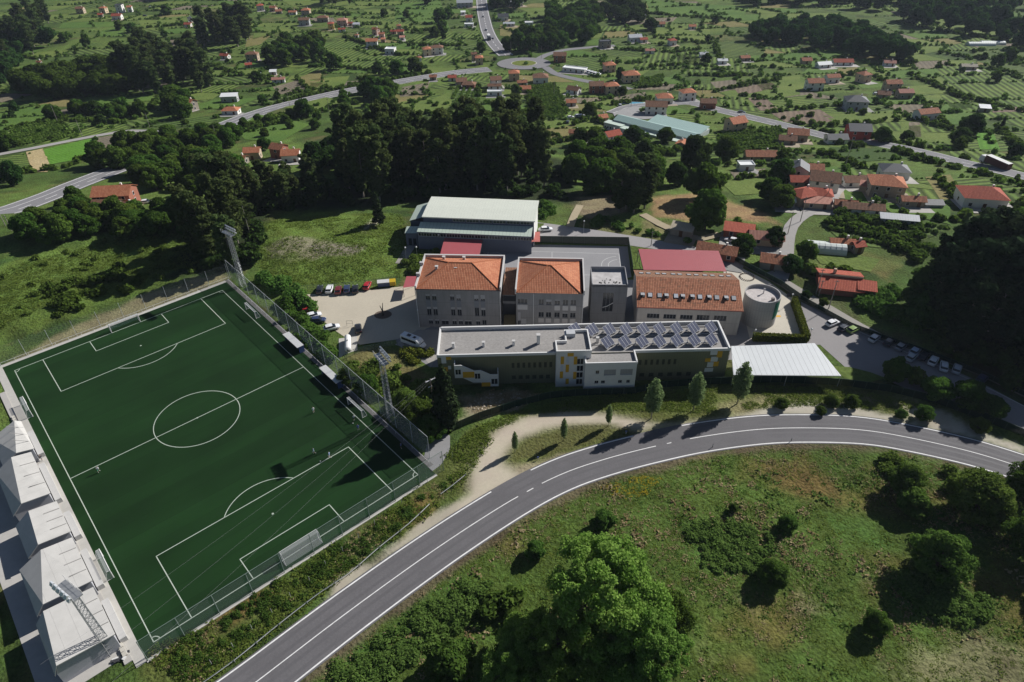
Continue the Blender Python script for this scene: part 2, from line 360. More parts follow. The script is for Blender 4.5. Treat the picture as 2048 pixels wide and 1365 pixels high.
# ================================================================ land
def cr(pts, step=2.0):
    """smooth curve through points, resampled about every step metres"""
    p = [np.array(q, float) for q in pts]; p = [2 * p[0] - p[1]] + p + [2 * p[-1] - p[-2]]; out = []
    for i in range(1, len(p) - 2):
        n = max(1, int(np.linalg.norm(p[i + 1] - p[i]) / step))
        for k in range(n):
            t = k / n; a, b, c, d = p[i - 1:i + 3]
            out.append(.5 * ((2 * b) + (c - a) * t + (2 * a - 5 * b + 4 * c - d) * t * t + (3 * b - a - 3 * c + d) * t ** 3))
    out.append(p[-2]); return np.array(out)
def normals2(c):
    d = np.gradient(c, axis=0); d /= np.linalg.norm(d, axis=1)[:, None] + 1e-9
    return np.stack([-d[:, 1], d[:, 0]], 1)
def grid_mesh(name, rows, mats):
    """quad strip mesh from rows of points [n][m][3]"""
    A = np.array(rows, float); n, m = A.shape[:2]; me = bpy.data.meshes.new(name)
    idx = np.arange(n * m).reshape(n, m); f = np.stack([idx[:-1, :-1], idx[:-1, 1:], idx[1:, 1:], idx[1:, :-1]], -1).reshape(-1, 4)
    quads(me, A.reshape(-1, 3), f)
    uv = me.uv_layers.new(name="UVMap"); uv.data.foreach_set("uv", A.reshape(-1, 3)[f.reshape(-1)][:, :2].reshape(-1))
    for q in (mats if isinstance(mats, (list, tuple)) else [mats]): me.materials.append(q)
    return me
def quads(me, V, Fq):
    n = len(V); m = len(Fq); k = Fq.shape[1]
    me.vertices.add(n); me.vertices.foreach_set("co", np.ascontiguousarray(V, dtype=np.float32).reshape(-1))
    me.loops.add(m * k); me.loops.foreach_set("vertex_index", np.ascontiguousarray(Fq, dtype=np.int32).reshape(-1))
    me.polygons.add(m); me.polygons.foreach_set("loop_start", np.arange(0, m * k, k, dtype=np.int32)); me.polygons.foreach_set("loop_total", np.full(m, k, dtype=np.int32))
    me.update(calc_edges=True)
def ribbon_mesh(name, c, l, r, mat_, dz):
    """strip along a centre line from r right of it to l left of it"""
    nn = normals2(c); rows = []
    z = T(c[:, 0], c[:, 1]) + dz
    for s in (l, r):
        rows.append(np.concatenate([c + nn * s, z[:, None]], 1))
    return grid_mesh(name, rows, mat_)
def ribbon(name, c, l, r, mat_, dz, parent=None): return link(name, ribbon_mesh(name, c, l, r, mat_, dz), parent)
def inside(x, y, poly): return poly_sd(x, y, poly) < 0
def sheet_mesh(name, poly, mat_, dz=.05, res=6.0, flat=None):
    P2 = []; n = len(poly)
    for i in range(n):
        a = np.array(poly[i]); b = np.array(poly[(i + 1) % n]); k = max(1, int(np.linalg.norm(b - a) / res))
        P2 += [tuple(a + (b - a) * t / k) for t in range(k)]
    m = len(P2); xs = [p[0] for p in P2]; ys = [p[1] for p in P2]
    gx, gy = np.meshgrid(np.arange(min(xs), max(xs), res), np.arange(min(ys), max(ys), res)); gx = gx.ravel() + .013; gy = gy.ravel() + .017
    if len(gx):
        k = poly_sd(gx, gy, P2) < -res * .4; gx, gy = gx[k], gy[k]
    pts = [Vector(p) for p in P2] + [Vector((a, b)) for a, b in zip(gx, gy)]
    r = delaunay_2d_cdt(pts, [], [list(range(m))], 1, 1e-4)
    v2 = np.array([(v.x, v.y) for v in r[0]]); z = T(v2[:, 0], v2[:, 1]) + dz if flat is None else np.full(len(v2), flat)
    me = bpy.data.meshes.new(name); me.from_pydata([(a, b, c) for (a, b), c in zip(v2, z)], [], [tuple(f) for f in r[2]])
    for p in me.polygons:
        if p.normal.z < 0: p.flip()
    uv = me.uv_layers.new(name="UVMap"); vi = np.zeros(len(me.loops), dtype=np.int32); me.loops.foreach_get("vertex_index", vi); uv.data.foreach_set("uv", v2[vi].reshape(-1))
    me.materials.append(mat_); return me
def sheet(name, poly, mat_, dz=.05, res=6.0, kind='structure', parent=None, flat=None):
    o = link(name, sheet_mesh(name, poly, mat_, dz, res, flat), parent)
    if kind and parent is None: o["kind"] = kind
    return o
# --- relief of the rough ground (flat where the pitch, roads and yards lie)
ROADC = cr([U(*p)[:2] for p in ((430, 1425), (511.8, 1365), (703.5, 1219), (879, 1093.5), (1023, 1001), (1119.7, 950.5), (1207.6, 919.7), (1302.8, 894.8), (1400, 874.5), (1510.7, 860), (1605.7, 856.4), (1716.4, 860), (1811.3, 874.5), (1938, 903), (2048, 936.8), (2200, 990), (2400, 1070))], 2.0)
_rn = normals2(ROADC)
RELIEF.append(([tuple(p) for p in (ROADC - _rn * 6.0)] + [(190, 20), (190, -120), (-120, -120)], 4.5, 14, 22))
RELIEF.append((GP([(-300, 560), (-300, 420), (480, 420), (470, 500), (430, 555), (20, 690), (-300, 800)]), 5.0, 10, 25))
RELIEF.append((GP([(480, 440), (800, 420), (800, 550), (600, 575), (520, 560)]), 4.0, 12, 20))
RELIEF.append((GP([(620, 720), (740, 690), (860, 760), (880, 860), (800, 850), (690, 740)]), 3.0, 6, 9))
# --- the land sheet
def spaced(segs):
    out = [segs[0][0]]
    for a, b, s0, s1 in segs:
        v = a; 
        while v < b - 1e-6:
            s = s0 + (s1 - s0) * (v - a) / (b - a); v = min(b, v + s); out.append(v)
    return np.unique(np.round(out, 3))
ys = spaced([(-160, 40, 12, 1.4), (40, 205, 1.25, 1.25), (205, 420, 1.3, 3.5), (420, 860, 3.5, 8), (860, 2600, 8, 160)])
xr_ = spaced([(0, 110, 1.3, 1.3), (110, 240, 1.3, 3.0), (240, 560, 3.0, 7), (560, 1800, 8, 130)]); xs = np.concatenate([-xr_[:0:-1], xr_])
XX, YY = np.meshgrid(xs, ys); ZZ = T(XX.ravel(), YY.ravel()).reshape(XX.shape)
COLR = np.zeros(XX.shape + (3,)); fx, fy = XX.ravel(), YY.ravel()
n1 = fbm(fx, fy, 60, 1).reshape(XX.shape)[..., None]; n2 = fbm(fx, fy, 14, 5).reshape(XX.shape)[..., None]; n3 = fbm(fx, fy, 5, 8).reshape(XX.shape)[..., None]
g0 = np.array((.060, .098, .022)); g1 = np.array((.100, .146, .032)); gd = np.array((.15, .115, .05)); gk = np.array((.028, .05, .014))
COLR[:] = g0 + (g1 - g0) * sstep(.3, .7, n1)
COLR[:] = COLR + (gk - COLR) * (.7 * sstep(.52, .7, n2))
COLR[:] = COLR + (gd - COLR) * (.55 * sstep(.60, .78, n3 * .6 + n2 * .4))
def paint(poly, c, fe=2.0, k=1.0, rag=2.5, world_=False):
    w = poly if world_ else GP(poly)
    x0 = min(p[0] for p in w) - fe - 4; x1 = max(p[0] for p in w) + fe + 4; y0 = min(p[1] for p in w) - fe - 4; y1 = max(p[1] for p in w) + fe + 4
    i0, i1 = np.searchsorted(ys, (y0, y1)); j0, j1 = np.searchsorted(xs, (x0, x1))
    if i1 <= i0 or j1 <= j0: return
    X = XX[i0:i1, j0:j1]; Y = YY[i0:i1, j0:j1]; s = poly_sd(X.ravel(), Y.ravel(), w) + (fbm(X.ravel(), Y.ravel(), 6, 21) - .5) * rag * 2
    a = (k * sstep(fe / 2, -fe / 2, s)).reshape(X.shape)[..., None]
    COLR[i0:i1, j0:j1] = COLR[i0:i1, j0:j1] * (1 - a) + np.array(c) * a
SAND = (.44, .39, .31); STRAW = (.30, .235, .115); OLIVE = (.085, .105, .026); LUSH = (.075, .125, .024); EARTH = (.17, .115, .07); REDD = (.20, .10, .045); GREYD = (.23, .20, .16)
# open meadow below the road: olive with dry brown and straw scabs
paint([(380, 1400), (620, 1300), (1000, 1060), (1300, 930), (1700, 890), (2100, 960), (2300, 1500), (300, 1500)], (.068, .106, .021), 3)
for q in ([(1500, 930), (1700, 960), (1900, 1010), (1850, 1040), (1600, 1000), (1480, 960)], [(1420, 1230), (1560, 1200), (1600, 1260), (1480, 1300), (1400, 1280)], [(1720, 1110), (1800, 1130), (1740, 1180)], [(1960, 1170), (2060, 1150), (2080, 1330), (2000, 1300)], [(1000, 1070), (1040, 1060), (1060, 1100), (1010, 1110)], [(1560, 950), (1620, 940), (1660, 970), (1580, 990)]):
    paint(q, REDD, 6, .34, 7)
for q in ([(1820, 1290), (1960, 1260), (2060, 1320), (2060, 1400), (1800, 1400)], [(1440, 1190), (1480, 1180), (1500, 1215)], [(1600, 1220), (1680, 1200), (1690, 1240)], [(1340, 1260), (1370, 1230), (1400, 1290)], [(1690, 1150), (1760, 1140), (1740, 1165)]):
    paint(q, (.26, .22, .13), 4, .55, 5)
for q in ([(1360, 1060), (1480, 1050), (1560, 1090), (1500, 1150), (1400, 1140)], [(1770, 1150), (1900, 1170), (1990, 1230), (1900, 1250), (1800, 1210)], [(560, 1340), (760, 1240), (900, 1150), (1000, 1160), (880, 1260), (760, 1340)], [(1640, 1020), (1780, 1040), (1790, 1100), (1660, 1090)]):
    paint(q, (.06, .115, .022), 4, .7, 4)
# dark bare kerb strip under the outer white line
paint([tuple(p) for p in (ROADC - _rn * 4.2)[::4]] + [tuple(p) for p in (ROADC - _rn * 6.2)[::-4]], (.12, .085, .06), 1.4, .8, 1.2, True)
# bank between pitch and road
paint([(280, 1320), (420, 1250), (640, 1110), (800, 1010), (900, 900), (960, 850), (990, 880), (930, 960), (860, 1020), (700, 1130), (500, 1290), (400, 1380), (300, 1400)], OLIVE, 2.5)
for q in ([(380, 1262), (520, 1180), (560, 1175), (470, 1240)], [(770, 1030), (850, 1000), (860, 1030), (790, 1060)], [(300, 1290), (360, 1262), (370, 1290), (320, 1320)]):
    paint(q, REDD, 3, .5, 3)
paint([tuple(p) for p in (ROADC + _rn * 4.0)[10:40]] + [tuple(p) for p in (ROADC + _rn * 6.3)[40:10:-1]], SAND, 1.2, .85, 1.4, True)
# verge above the road, the lay-by and its sandy loop
paint([(930, 870), (1020, 830), (1200, 790), (1500, 770), (1700, 770), (1850, 800), (1960, 850), (1900, 865), (1600, 835), (1400, 850), (1200, 900), (1000, 980), (900, 1000)], (.10, .115, .032), 3)
for q in ([(1440, 815), (1560, 785), (1560, 815), (1480, 828)], [(1700, 795), (1830, 800), (1870, 830), (1740, 815)], [(1530, 800), (1600, 800), (1590, 826), (1530, 826)]):
    paint(q, (.27, .23, .13), 3, .6, 3)
paint([(905, 1035), (935, 985), (945, 935), (965, 880), (1010, 848), (1060, 832), (1130, 824), (1190, 826), (1250, 836), (1320, 848), (1440, 838), (1480, 836), (1500, 834), (1490, 842), (1370, 858), (1280, 862), (1215, 848), (1150, 848), (1090, 858), (1030, 885), (1005, 925), (1040, 948), (1075, 944), (1000, 982), (925, 1028)], (.47, .41, .32), 3.2, 1, 1.0)
paint([(1480, 836), (1550, 810), (1620, 806), (1700, 812), (1780, 832), (1860, 855), (1930, 848), (1960, 862), (2050, 895), (2050, 910), (1900, 865), (1800, 845), (1700, 834), (1580, 831)], (.46, .42, .34), 1.6, .95, .8)
paint([(1800, 815), (1880, 820), (1930, 850), (1900, 862), (1840, 845)], SAND, 2, .8, 2)
paint([(1020, 935), (1100, 915), (1200, 895), (1200, 905), (1090, 940), (1040, 950)], (.33, .27, .19), 1.5, .7, 1.5)
paint([(1050, 880), (1130, 855), (1215, 850), (1265, 862), (1240, 875), (1160, 893), (1080, 915), (1030, 925), (1020, 905)], (.10, .10, .034), 1.5, .9, 1.2)
paint([(925, 800), (985, 780), (1060, 785), (1105, 790), (1050, 812), (960, 838), (925, 845)], (.36, .30, .21), 2, .8, 3)
# behind the long block, between mast and school
paint([(690, 715), (760, 690), (820, 700), (860, 770), (830, 830), (760, 780), (700, 745)], (.17, .14, .06), 2.5, .8, 3)
paint([(800, 700), (862, 705), (872, 730), (815, 730)], LUSH, 1.5, .9, 1)
# rough field left of the sandy yard and behind the pitch
paint([(500, 450), (640, 425), (800, 430), (820, 470), (800, 555), (640, 575), (540, 570), (510, 510)], (.105, .155, .030), 4)
paint([(530, 495), (600, 480), (680, 490), (720, 500), (690, 520), (600, 525), (545, 515)], (.24, .20, .15), 3, .7, 5)
paint([(620, 500), (690, 490), (720, 505), (660, 522)], GREYD, 2, .7, 3)
paint([(730, 470), (760, 450), (760, 440), (745, 440), (735, 455), (722, 485)], SAND, 1.2, .9, 1)
paint([(-40, 700), (110, 640), (280, 590), (430, 540), (480, 470), (430, 440), (-60, 560)], (.085, .13, .026), 5, .8, 6)
paint([(-60, 560), (200, 480), (480, 470), (400, 540), (100, 640), (-60, 700)], (.10, .15, .03), 4, .8, 8)
paint([(5, 728), (118, 672), (288, 592), (438, 540), (452, 568), (300, 624), (130, 694), (15, 750)], (.23, .20, .11), 2.5, .9, 2.5)
# east of the school: lanes, gardens, orchard
paint([(1590, 660), (1560, 570), (1640, 580), (1720, 640), (1850, 690), (1800, 700), (1700, 650)], (.09, .105, .04), 2)
paint([(1640, 520), (1720, 505), (1790, 530), (1770, 556), (1690, 540), (1630, 535)], (.27, .20, .08), 4, .6, 5)
paint([(1590, 440), (1760, 430), (1850, 470), (1780, 545), (1640, 545), (1580, 520)], (.085, .12, .03), 3, .7)
paint([(1140, 395), (1230, 390), (1250, 420), (1200, 445), (1150, 420)], (.26, .20, .13), 3, .8, 4)
paint([(1290, 400), (1390, 385), (1530, 430), (1560, 450), (1470, 440), (1390, 445), (1310, 430)], (.30, .19, .10), 4, .85, 4)
paint([(1280, 440), (1400, 455), (1440, 470), (1410, 480), (1290, 460)], (.24, .20, .10), 3, .7, 3)
paint([(1130, 440), (1300, 460), (1500, 540), (1400, 500), (1200, 470)], (.20, .17, .08), 3, .5, 4)
paint([(1080, 420), (1140, 410), (1150, 450), (1090, 445)], (.085, .115, .03), 3, .8)
# dark wooded floor in the right-hand wood and main grove
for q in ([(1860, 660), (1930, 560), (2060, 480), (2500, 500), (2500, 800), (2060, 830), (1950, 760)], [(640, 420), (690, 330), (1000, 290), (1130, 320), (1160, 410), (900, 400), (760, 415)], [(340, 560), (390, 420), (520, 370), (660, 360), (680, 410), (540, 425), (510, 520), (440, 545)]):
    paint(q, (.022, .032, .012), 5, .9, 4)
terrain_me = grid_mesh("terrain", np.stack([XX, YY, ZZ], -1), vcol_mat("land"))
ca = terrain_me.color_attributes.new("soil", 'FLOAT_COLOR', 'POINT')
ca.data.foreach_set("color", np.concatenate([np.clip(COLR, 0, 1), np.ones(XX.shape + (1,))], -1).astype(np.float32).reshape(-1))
terrain_me.polygons.foreach_set("use_smooth", np.ones(len(terrain_me.polygons), bool))
terrain = link("terrain", terrain_me); terrain["kind"] = "structure"; terrain["label"] = "green valley floor and hillside ground"
# ---------------------------------------------------------------- roads near
ASPH = mat("asphalt", (.128, .122, .126), .9, .16, 2.2, .2, var2=.20, sc2=.22)
ASPH2 = mat("worn_asphalt", (.20, .19, .185), .9, .14, 1.5, .15, var2=.12, sc2=.1)
FARASPH = mat("far_asphalt", (.19, .185, .19), .9, .08, .5)
PAINTW = mat("road_paint", (.72, .71, .69), .7, .25, 1.6, var2=.15, sc2=.3)
PAINTD = mat("faded_paint", (.6, .6, .58), .8, .15, 2)
CONC = mat("concrete", (.46, .44, .40), .85, .10, 1.0, .1, var2=.14, sc2=.2)
road = ribbon("road", ROADC, 4.55, -4.75, ASPH, .03); road["kind"] = "structure"; road["label"] = "curving two-lane asphalt road with white lines"
def darker_track(off):
    ribbon("wheel_track", ROADC, off + .28, off - .28, mat("polished_asphalt", (.112, .107, .111), .75, .12, 2), .034, road)
for off in (1.2, 3.0, -1.4, -3.2): darker_track(off)
def sub(c, a, b):
    """stretch of a curve between two photo x positions"""
    A = np.array(a[:2]); B = np.array(b[:2]); i = int(np.argmin(np.hypot(*(c - A).T))); j = int(np.argmin(np.hypot(*(c - B).T)))
    return c[min(i, j):max(i, j) + 1]
def line_on(off, w, a=None, b=None, m=PAINTW, dz=.04):
    c = ROADC if a is None else sub(ROADC, a, b)
    if len(c) < 2: return
    ribbon("lane_line", c, off + w / 2, off - w / 2, m, dz, road)
EC = [4.2]
upE = ROADC + _rn * 4.2
def dashes(off, p0, p1, n, w):
    c = sub(ROADC, U(*p0), U(*p1)); cc = cr(c[::3], .5); L = len(cc)
    for k in range(n):
        s = cc[int(L * k / n):int(L * (k + .55) / n)]
        if len(s) > 2: ribbon("lane_dash", s, off + w / 2, off - w / 2, PAINTW, .04, road)
line_on(-4.3, .26)
i0 = 0
for a, b, typ in (((430, 1425), (1005, 1015), 's'), ((1005, 1015), (1085, 968), 'd'), ((1085, 968), (1285, 899), 's'), ((1285, 899), (1385, 877), 'd'), ((1385, 877), (2400, 1070), 's')):
    if typ == 's': line_on(4.15, .26, U(*a), U(*b))
    else: dashes(4.15, a, b, 4, .28)
for a, b, typ in (((430, 1425), (1023, 1001), 's'), ((1023, 1001), (1080, 970), 'd'), ((1080, 970), (1302, 895), 's'), ((1302, 895), (1378, 878), 'd'), ((1378, 878), (2400, 1070), 's')):
    if typ == 's': line_on(0, .18, U(*a), U(*b))
    else: dashes(0, a, b, 2, .2)
# ---------------------------------------------------------------- yards round the school
YARD = mat("sandy_yard", (.47, .42, .33), .95, .10, 1.5, .1, var2=.12, sc2=.12)
YARDG = mat("yard_asphalt", (.24, .235, .235), .9, .10, 1.2, .1, var2=.12, sc2=.1)
PARK = mat("car_park_asphalt", (.26, .245, .24), .9, .08, 1.5, .1, var2=.12, sc2=.12)
PAVE = mat("pale_paving", (.50, .46, .38), .9, .08, 1.2, .05, var2=.1, sc2=.15)
sheet("sandy_yard", [tuple(U(*p)[:2]) for p in ((600, 590), (640, 588), (700, 585), (800, 574), (850, 570), (870, 650), (830, 668), (790, 680), (720, 690), (690, 675), (668, 660), (650, 645), (625, 620))], YARD, .03)
sheet("school_yard", [tuple(U(*p)[:2]) for p in ((780, 650), (835, 560), (1060, 575), (1180, 560), (1500, 560), (1500, 680), (1470, 720), (860, 735), (795, 690))], YARDG, .025)
sheet("entrance_drive", [tuple(U(*p)[:2]) for p in ((790, 690), (835, 660), (880, 660), (872, 715), (862, 735), (840, 705))], mat("drive_concrete", (.33, .31, .28), .9, .1, 1.2), .045)
sheet("sports_court", [(-10.5, 176), (-9.5, 191), (12, 190), (36.5, 188), (35, 170), (20, 164), (2, 164), (-9, 171)], mat("court_grey", (.27, .265, .27), .9, .07, 1.2, var2=.14, sc2=.12), .03)
sheet("rear_car_park", [tuple(U(*p)[:2]) for p in ((1075, 443), (1110, 448), (1180, 458), (1300, 478), (1420, 500), (1400, 512), (1250, 490), (1078, 484))], mat("rear_asphalt", (.30, .285, .28), .9, .1, 1.2), .03)
sheet("playground", [tuple(U(*p)[:2]) for p in ((1440, 510), (1480, 535), (1540, 565), (1595, 605), (1600, 660), (1610, 680), (1500, 680), (1485, 620), (1450, 560))], PAVE, .035)
sheet("car_park", [tuple(U(*p)[:2]) for p in ((1602, 604), (1660, 632), (1750, 672), (1850, 715), (1960, 765), (2100, 840), (2100, 890), (1960, 838), (1840, 790), (1760, 755), (1690, 735), (1640, 690), (1460, 698), (1460, 678), (1605, 680))], PARK, .045)
sheet("lawn_patch", [tuple(U(*p)[:2]) for p in ((1664, 733), (1700, 735), (1740, 745), (1772, 757), (1740, 765), (1690, 758))], field_mat("lawn", (.09, .14, .03), (.12, .16, .04), 0), .07)
sheet("lane", [tuple(p) for p in np.concatenate([(lambda c: c + normals2(c) * 1.9)(cr([U(*p)[:2] for p in ((1535, 545), (1600, 585), (1660, 620), (1720, 655), (1790, 690), (1850, 708))], 4)), (lambda c: (c - normals2(c) * 1.9)[::-1])(cr([U(*p)[:2] for p in ((1535, 545), (1600, 585), (1660, 620), (1720, 655), (1790, 690), (1850, 708))], 4))])], mat("lane_gravel", (.30, .28, .25), .95, .12, 1.5), .03)
sheet("paved_patch", [tuple(U(*p)[:2]) for p in ((848, 915), (856, 880), (878, 862), (900, 872), (900, 900), (882, 930), (862, 945))], YARDG, .03)
tag(ribbon("car_park_kerb", cr([U(*p)[:2] for p in ((1668, 641), (1750, 679), (1850, 722), (1960, 770), (2060, 820))], 3), .12, -.12, mat("pale_kerb", (.5, .49, .46), .9, .2, 1), .16), None, kind="structure")
# ---------------------------------------------------------------- football pitch
def turf():
    m = bpy.data.materials.new("artificial_turf"); m.use_nodes = True; t = m.node_tree; b = t.nodes["Principled BSDF"]; L = t.links.new
    b.inputs["Roughness"].default_value = .9; b.inputs["Specular IOR Level"].default_value = .12
    g = nd(t, "ShaderNodeNewGeometry"); mp = nd(t, "ShaderNodeMapping"); mp.vector_type = 'POINT'; mp.inputs["Rotation"].default_value = (0, 0, -YAW); L(g.outputs["Position"], mp.inputs[0])
    sp = nd(t, "ShaderNodeSeparateXYZ"); L(mp.outputs[0], sp.inputs[0])
    cb = nd(t, "ShaderNodeCombineXYZ"); d = nd(t, "ShaderNodeMath", operation='DIVIDE'); L(sp.outputs[1], d.inputs[0]); d.inputs[1].default_value = 4.0
    fl = nd(t, "ShaderNodeMath", operation='FLOOR'); L(d.outputs[0], fl.inputs[0]); L(fl.outputs[0], cb.inputs[0])
    w = nd(t, "ShaderNodeTexWhiteNoise"); w.noise_dimensions = '3D'; L(cb.outputs[0], w.inputs["Vector"])
    n = nd(t, "ShaderNodeTexNoise"); n.inputs["Scale"].default_value = .12; n.inputs["Detail"].default_value = 6
    m2 = nd(t, "ShaderNodeMapping"); m2.inputs["Scale"].default_value = (.35, 1.2, 1); L(mp.outputs[0], m2.inputs[0]); L(m2.outputs[0], n.inputs["Vector"])
    f = nd(t, "ShaderNodeTexNoise"); f.inputs["Scale"].default_value = 4; L(g.outputs["Position"], f.inputs["Vector"])
    def lin(x, k, o):
        q = nd(t, "ShaderNodeMath", operation='MULTIPLY_ADD'); L(x, q.inputs[0]); q.inputs[1].default_value = k; q.inputs[2].default_value = o; return q.outputs[0]
    def mul(x, y):
        q = nd(t, "ShaderNodeMath", operation='MULTIPLY'); L(x, q.inputs[0]); L(y, q.inputs[1]); return q.outputs[0]
    sm = nd(t, "ShaderNodeMath", operation='FRACT'); L(d.outputs[0], sm.inputs[0]); sl = nd(t, "ShaderNodeMath", operation='LESS_THAN'); L(sm.outputs[0], sl.inputs[0]); sl.inputs[1].default_value = .03
    wr = nd(t, "ShaderNodeTexNoise"); wr.inputs["Scale"].default_value = .045; wr.inputs["Detail"].default_value = 7; L(g.outputs["Position"], wr.inputs["Vector"])
    fac = mul(mul(lin(sl.outputs[0], -.22, 1.0), lin(wr.outputs[0], 1.0, .5)), mul(lin(w.outputs["Value"], .22, .89), lin(n.outputs[0], .8, .6)))
    vs = nd(t, "ShaderNodeVectorMath", operation='SCALE'); vs.inputs[0].default_value = (.0090, .0330, .0078); L(fac, vs.inputs["Scale"]); L(vs.outputs[0], b.inputs["Base Color"])
    return m
def PQ(pts): return [tuple(Q(u, v)[:2]) for u, v in pts]
pitch = sheet("football_pitch", PQ([(-28.4, -49.9), (29.2, -49.9), (29.2, 51.0), (-28.4, 51.0)]), turf(), .03, 8)
pitch["label"] = "dark green artificial football pitch with white markings"
LINE = mat("pitch_line", (.44, .50, .42), .9, .08, 1)
HW, HL = 26.43, 47.6
def pline(pts, w=.16, closed=False):
    p = np.array([Q(*q)[:2] for q in pts]); 
    ribbon("pitch_line", p, w / 2, -w / 2, LINE, .042, pitch)
def rect(u0, v0, u1, v1): 
    w = .08
    for a, b in (((u0 - w, v0), (u1 + w, v0)), ((u1, v0), (u1, v1)), ((u1 + w, v1), (u0 - w, v1)), ((u0, v1), (u0, v0))): pline([a, b])
rect(-HW, -HL, HW, HL); pline([(-HW, 0), (HW, 0)])
def arc(cu, cv, r, a0, a1, n=40): pline([(cu + r * math.cos(R(a0 + (a1 - a0) * i / n)), cv + r * math.sin(R(a0 + (a1 - a0) * i / n))) for i in range(n + 1)])
arc(0, 0, 9.15, 0, 360, 72)
for s in (1, -1):
    b = s * HL
    for hw, d in ((20.16, 16.5), (9.16, 5.5)):
        pline([(-hw, b), (-hw, b - s * d)]); pline([(-hw - .08, b - s * d), (hw + .08, b - s * d)]); pline([(hw, b), (hw, b - s * d)])
    t = math.degrees(math.asin(5.5 / 9.15))
    if s > 0: arc(0, HL - 11, 9.15, 180 + t, 360 - t)
    else: arc(0, -HL + 11, 9.15, t, 180 - t)
    arc(-HW, b, 1.0, 0 if s < 0 else -90, 90 if s < 0 else 0, 8); arc(HW, b, 1.0, 90 if s < 0 else 180, 180 if s < 0 else 270, 8)
    sp = MB(); c = Q(0, b - s * 11); sp.prism([(c.x + .22 * math.cos(i), c.y + .22 * math.sin(i)) for i in np.linspace(0, 6.28, 9)[:-1]], .03, .045); sp.build("penalty_spot", LINE, pitch)
c = Q(0, 0); MB().prism([(c.x + .2 * math.cos(i), c.y + .2 * math.sin(i)) for i in np.linspace(0, 6.28, 9)[:-1]], .03, .045).build("centre_spot", LINE, pitch)
# concrete edging and apron round the pitch
ap = MB().frame(Q(0, 0), YAW)
ap.box(-30.0, -28.4, -50.2, 52.2, 0, .10); ap.box(-28.4, 29.2, 51.0, 52.2, 0, .08); tag(MB().frame(Q(0, 0), YAW).box(29.2, 30.4, -47.5, 52.2, 0, .07).build("pitch_path", mat("shade_toned_path", (.15, .145, .14), .9, .15, 1.5)), None, kind="structure"); ap.box(-28.4, 29.2, -50.5, -49.9, 0, .12)  # east strip's colour is darkened to carry the shade of fence and trees
o = ap.build("pitch_kerb", CONC); o["kind"] = "structure"
# ================================================================ plants: prototypes
rng = np.random.default_rng(11)
def unit(v): return v / (np.linalg.norm(v, axis=-1, keepdims=True) + 1e-9)
def leaf_arrays(C, S, N, spread=.7, asp=1.0):
    n = len(C); nn = unit(N + rng.normal(0, spread, (n, 3))); r = unit(rng.normal(0, 1, (n, 3))); a = unit(np.cross(nn, r)); b = np.cross(nn, a)
    a = a * S[:, None]; b = b * (S * asp)[:, None]
    V = np.stack([C - a - b * .6, C + a * .8 - b, C + a + b * .7, C - a * .8 + b], 1)
    return V.reshape(-1, 3)
def leaf_mesh(name, V, tint, mat_):
    me = bpy.data.meshes.new(name); n = len(V) // 4; quads(me, V, np.arange(n * 4).reshape(n, 4))
    at = me.attributes.new("tint", 'FLOAT', 'POINT'); at.data.foreach_set("value", np.repeat(tint, 4).astype(np.float32)); me.materials.append(mat_); return me
def cloud(blobs, per, size, shell=.55, up=.25, spread=.6):
    """leaves over the skins of a set of ball clumps (x, y, z, r)"""
    Cs, Ns, Ts = [], [], []
    for (x, y, z, r) in blobs:
        k = max(6, int(per * r * r)); d = unit(rng.normal(0, 1, (k, 3))); rr = r * (shell + (1.08 - shell) * rng.random(k) ** .5)
        Cs.append(np.array((x, y, z)) + d * rr[:, None] * np.array((1, 1, .82))); Ns.append(d + np.array((0, 0, up))); Ts.append(np.clip(.5 + rng.normal(0, .22, k) + rng.normal(0, .12), 0, 1))
    C = np.concatenate(Cs); N = np.concatenate(Ns); t = np.concatenate(Ts); S = size * (.6 + .8 * rng.random(len(C)))
    return leaf_arrays(C, S, N, spread), t
LM = dict(
    broad=leaf_mat("broad_leaves", (.050, .095, .016), (.105, .175, .030)),
    dark=leaf_mat("dark_leaves", (.030, .065, .016), (.066, .118, .026)),
    euc=leaf_mat("eucalyptus_leaves", (.050, .080, .024), (.120, .158, .050), .44),
    bright=leaf_mat("bright_leaves", (.12, .225, .032), (.27, .39, .09), .5, .16),
    poplar=leaf_mat("poplar_leaves", (.13, .20, .075), (.26, .34, .15), .45, .06),
    bush=leaf_mat("bush_leaves", (.060, .115, .020), (.13, .20, .040)),
    grass=leaf_mat("grass_blades", (.085, .135, .020), (.19, .235, .050), .42, .05),
    dry=leaf_mat("dry_stalks", (.17, .12, .055), (.34, .28, .16), .2, .05),
    gorse=leaf_mat("yellow_flowers", (.30, .22, .015), (.55, .40, .03), .2, .05),
    bramble=leaf_mat("bramble_leaves", (.065, .125, .026), (.15, .235, .055), .42, .03),
    hedge=leaf_mat("hedge_leaves", (.07, .10, .014), (.17, .19, .03), .25, .05),
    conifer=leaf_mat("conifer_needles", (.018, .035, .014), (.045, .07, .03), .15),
    vine=leaf_mat("vine_leaves", (.060, .125, .022), (.135, .225, .045)))
BARK = mat("bark", (.12, .095, .07), .95, .25, 4, .3); EBARK = mat("eucalyptus_bark", (.26, .23, .19), .9, .25, 2, .2)
PROTO = {}
def proto(kind, trunk_mb, bark, V, tint, lm):
    PROTO.setdefault(kind, []).append((trunk_mb.mesh("trunk_" + kind, [bark], True) if trunk_mb else None, leaf_mesh("crown_" + kind, V, tint, LM[lm])))
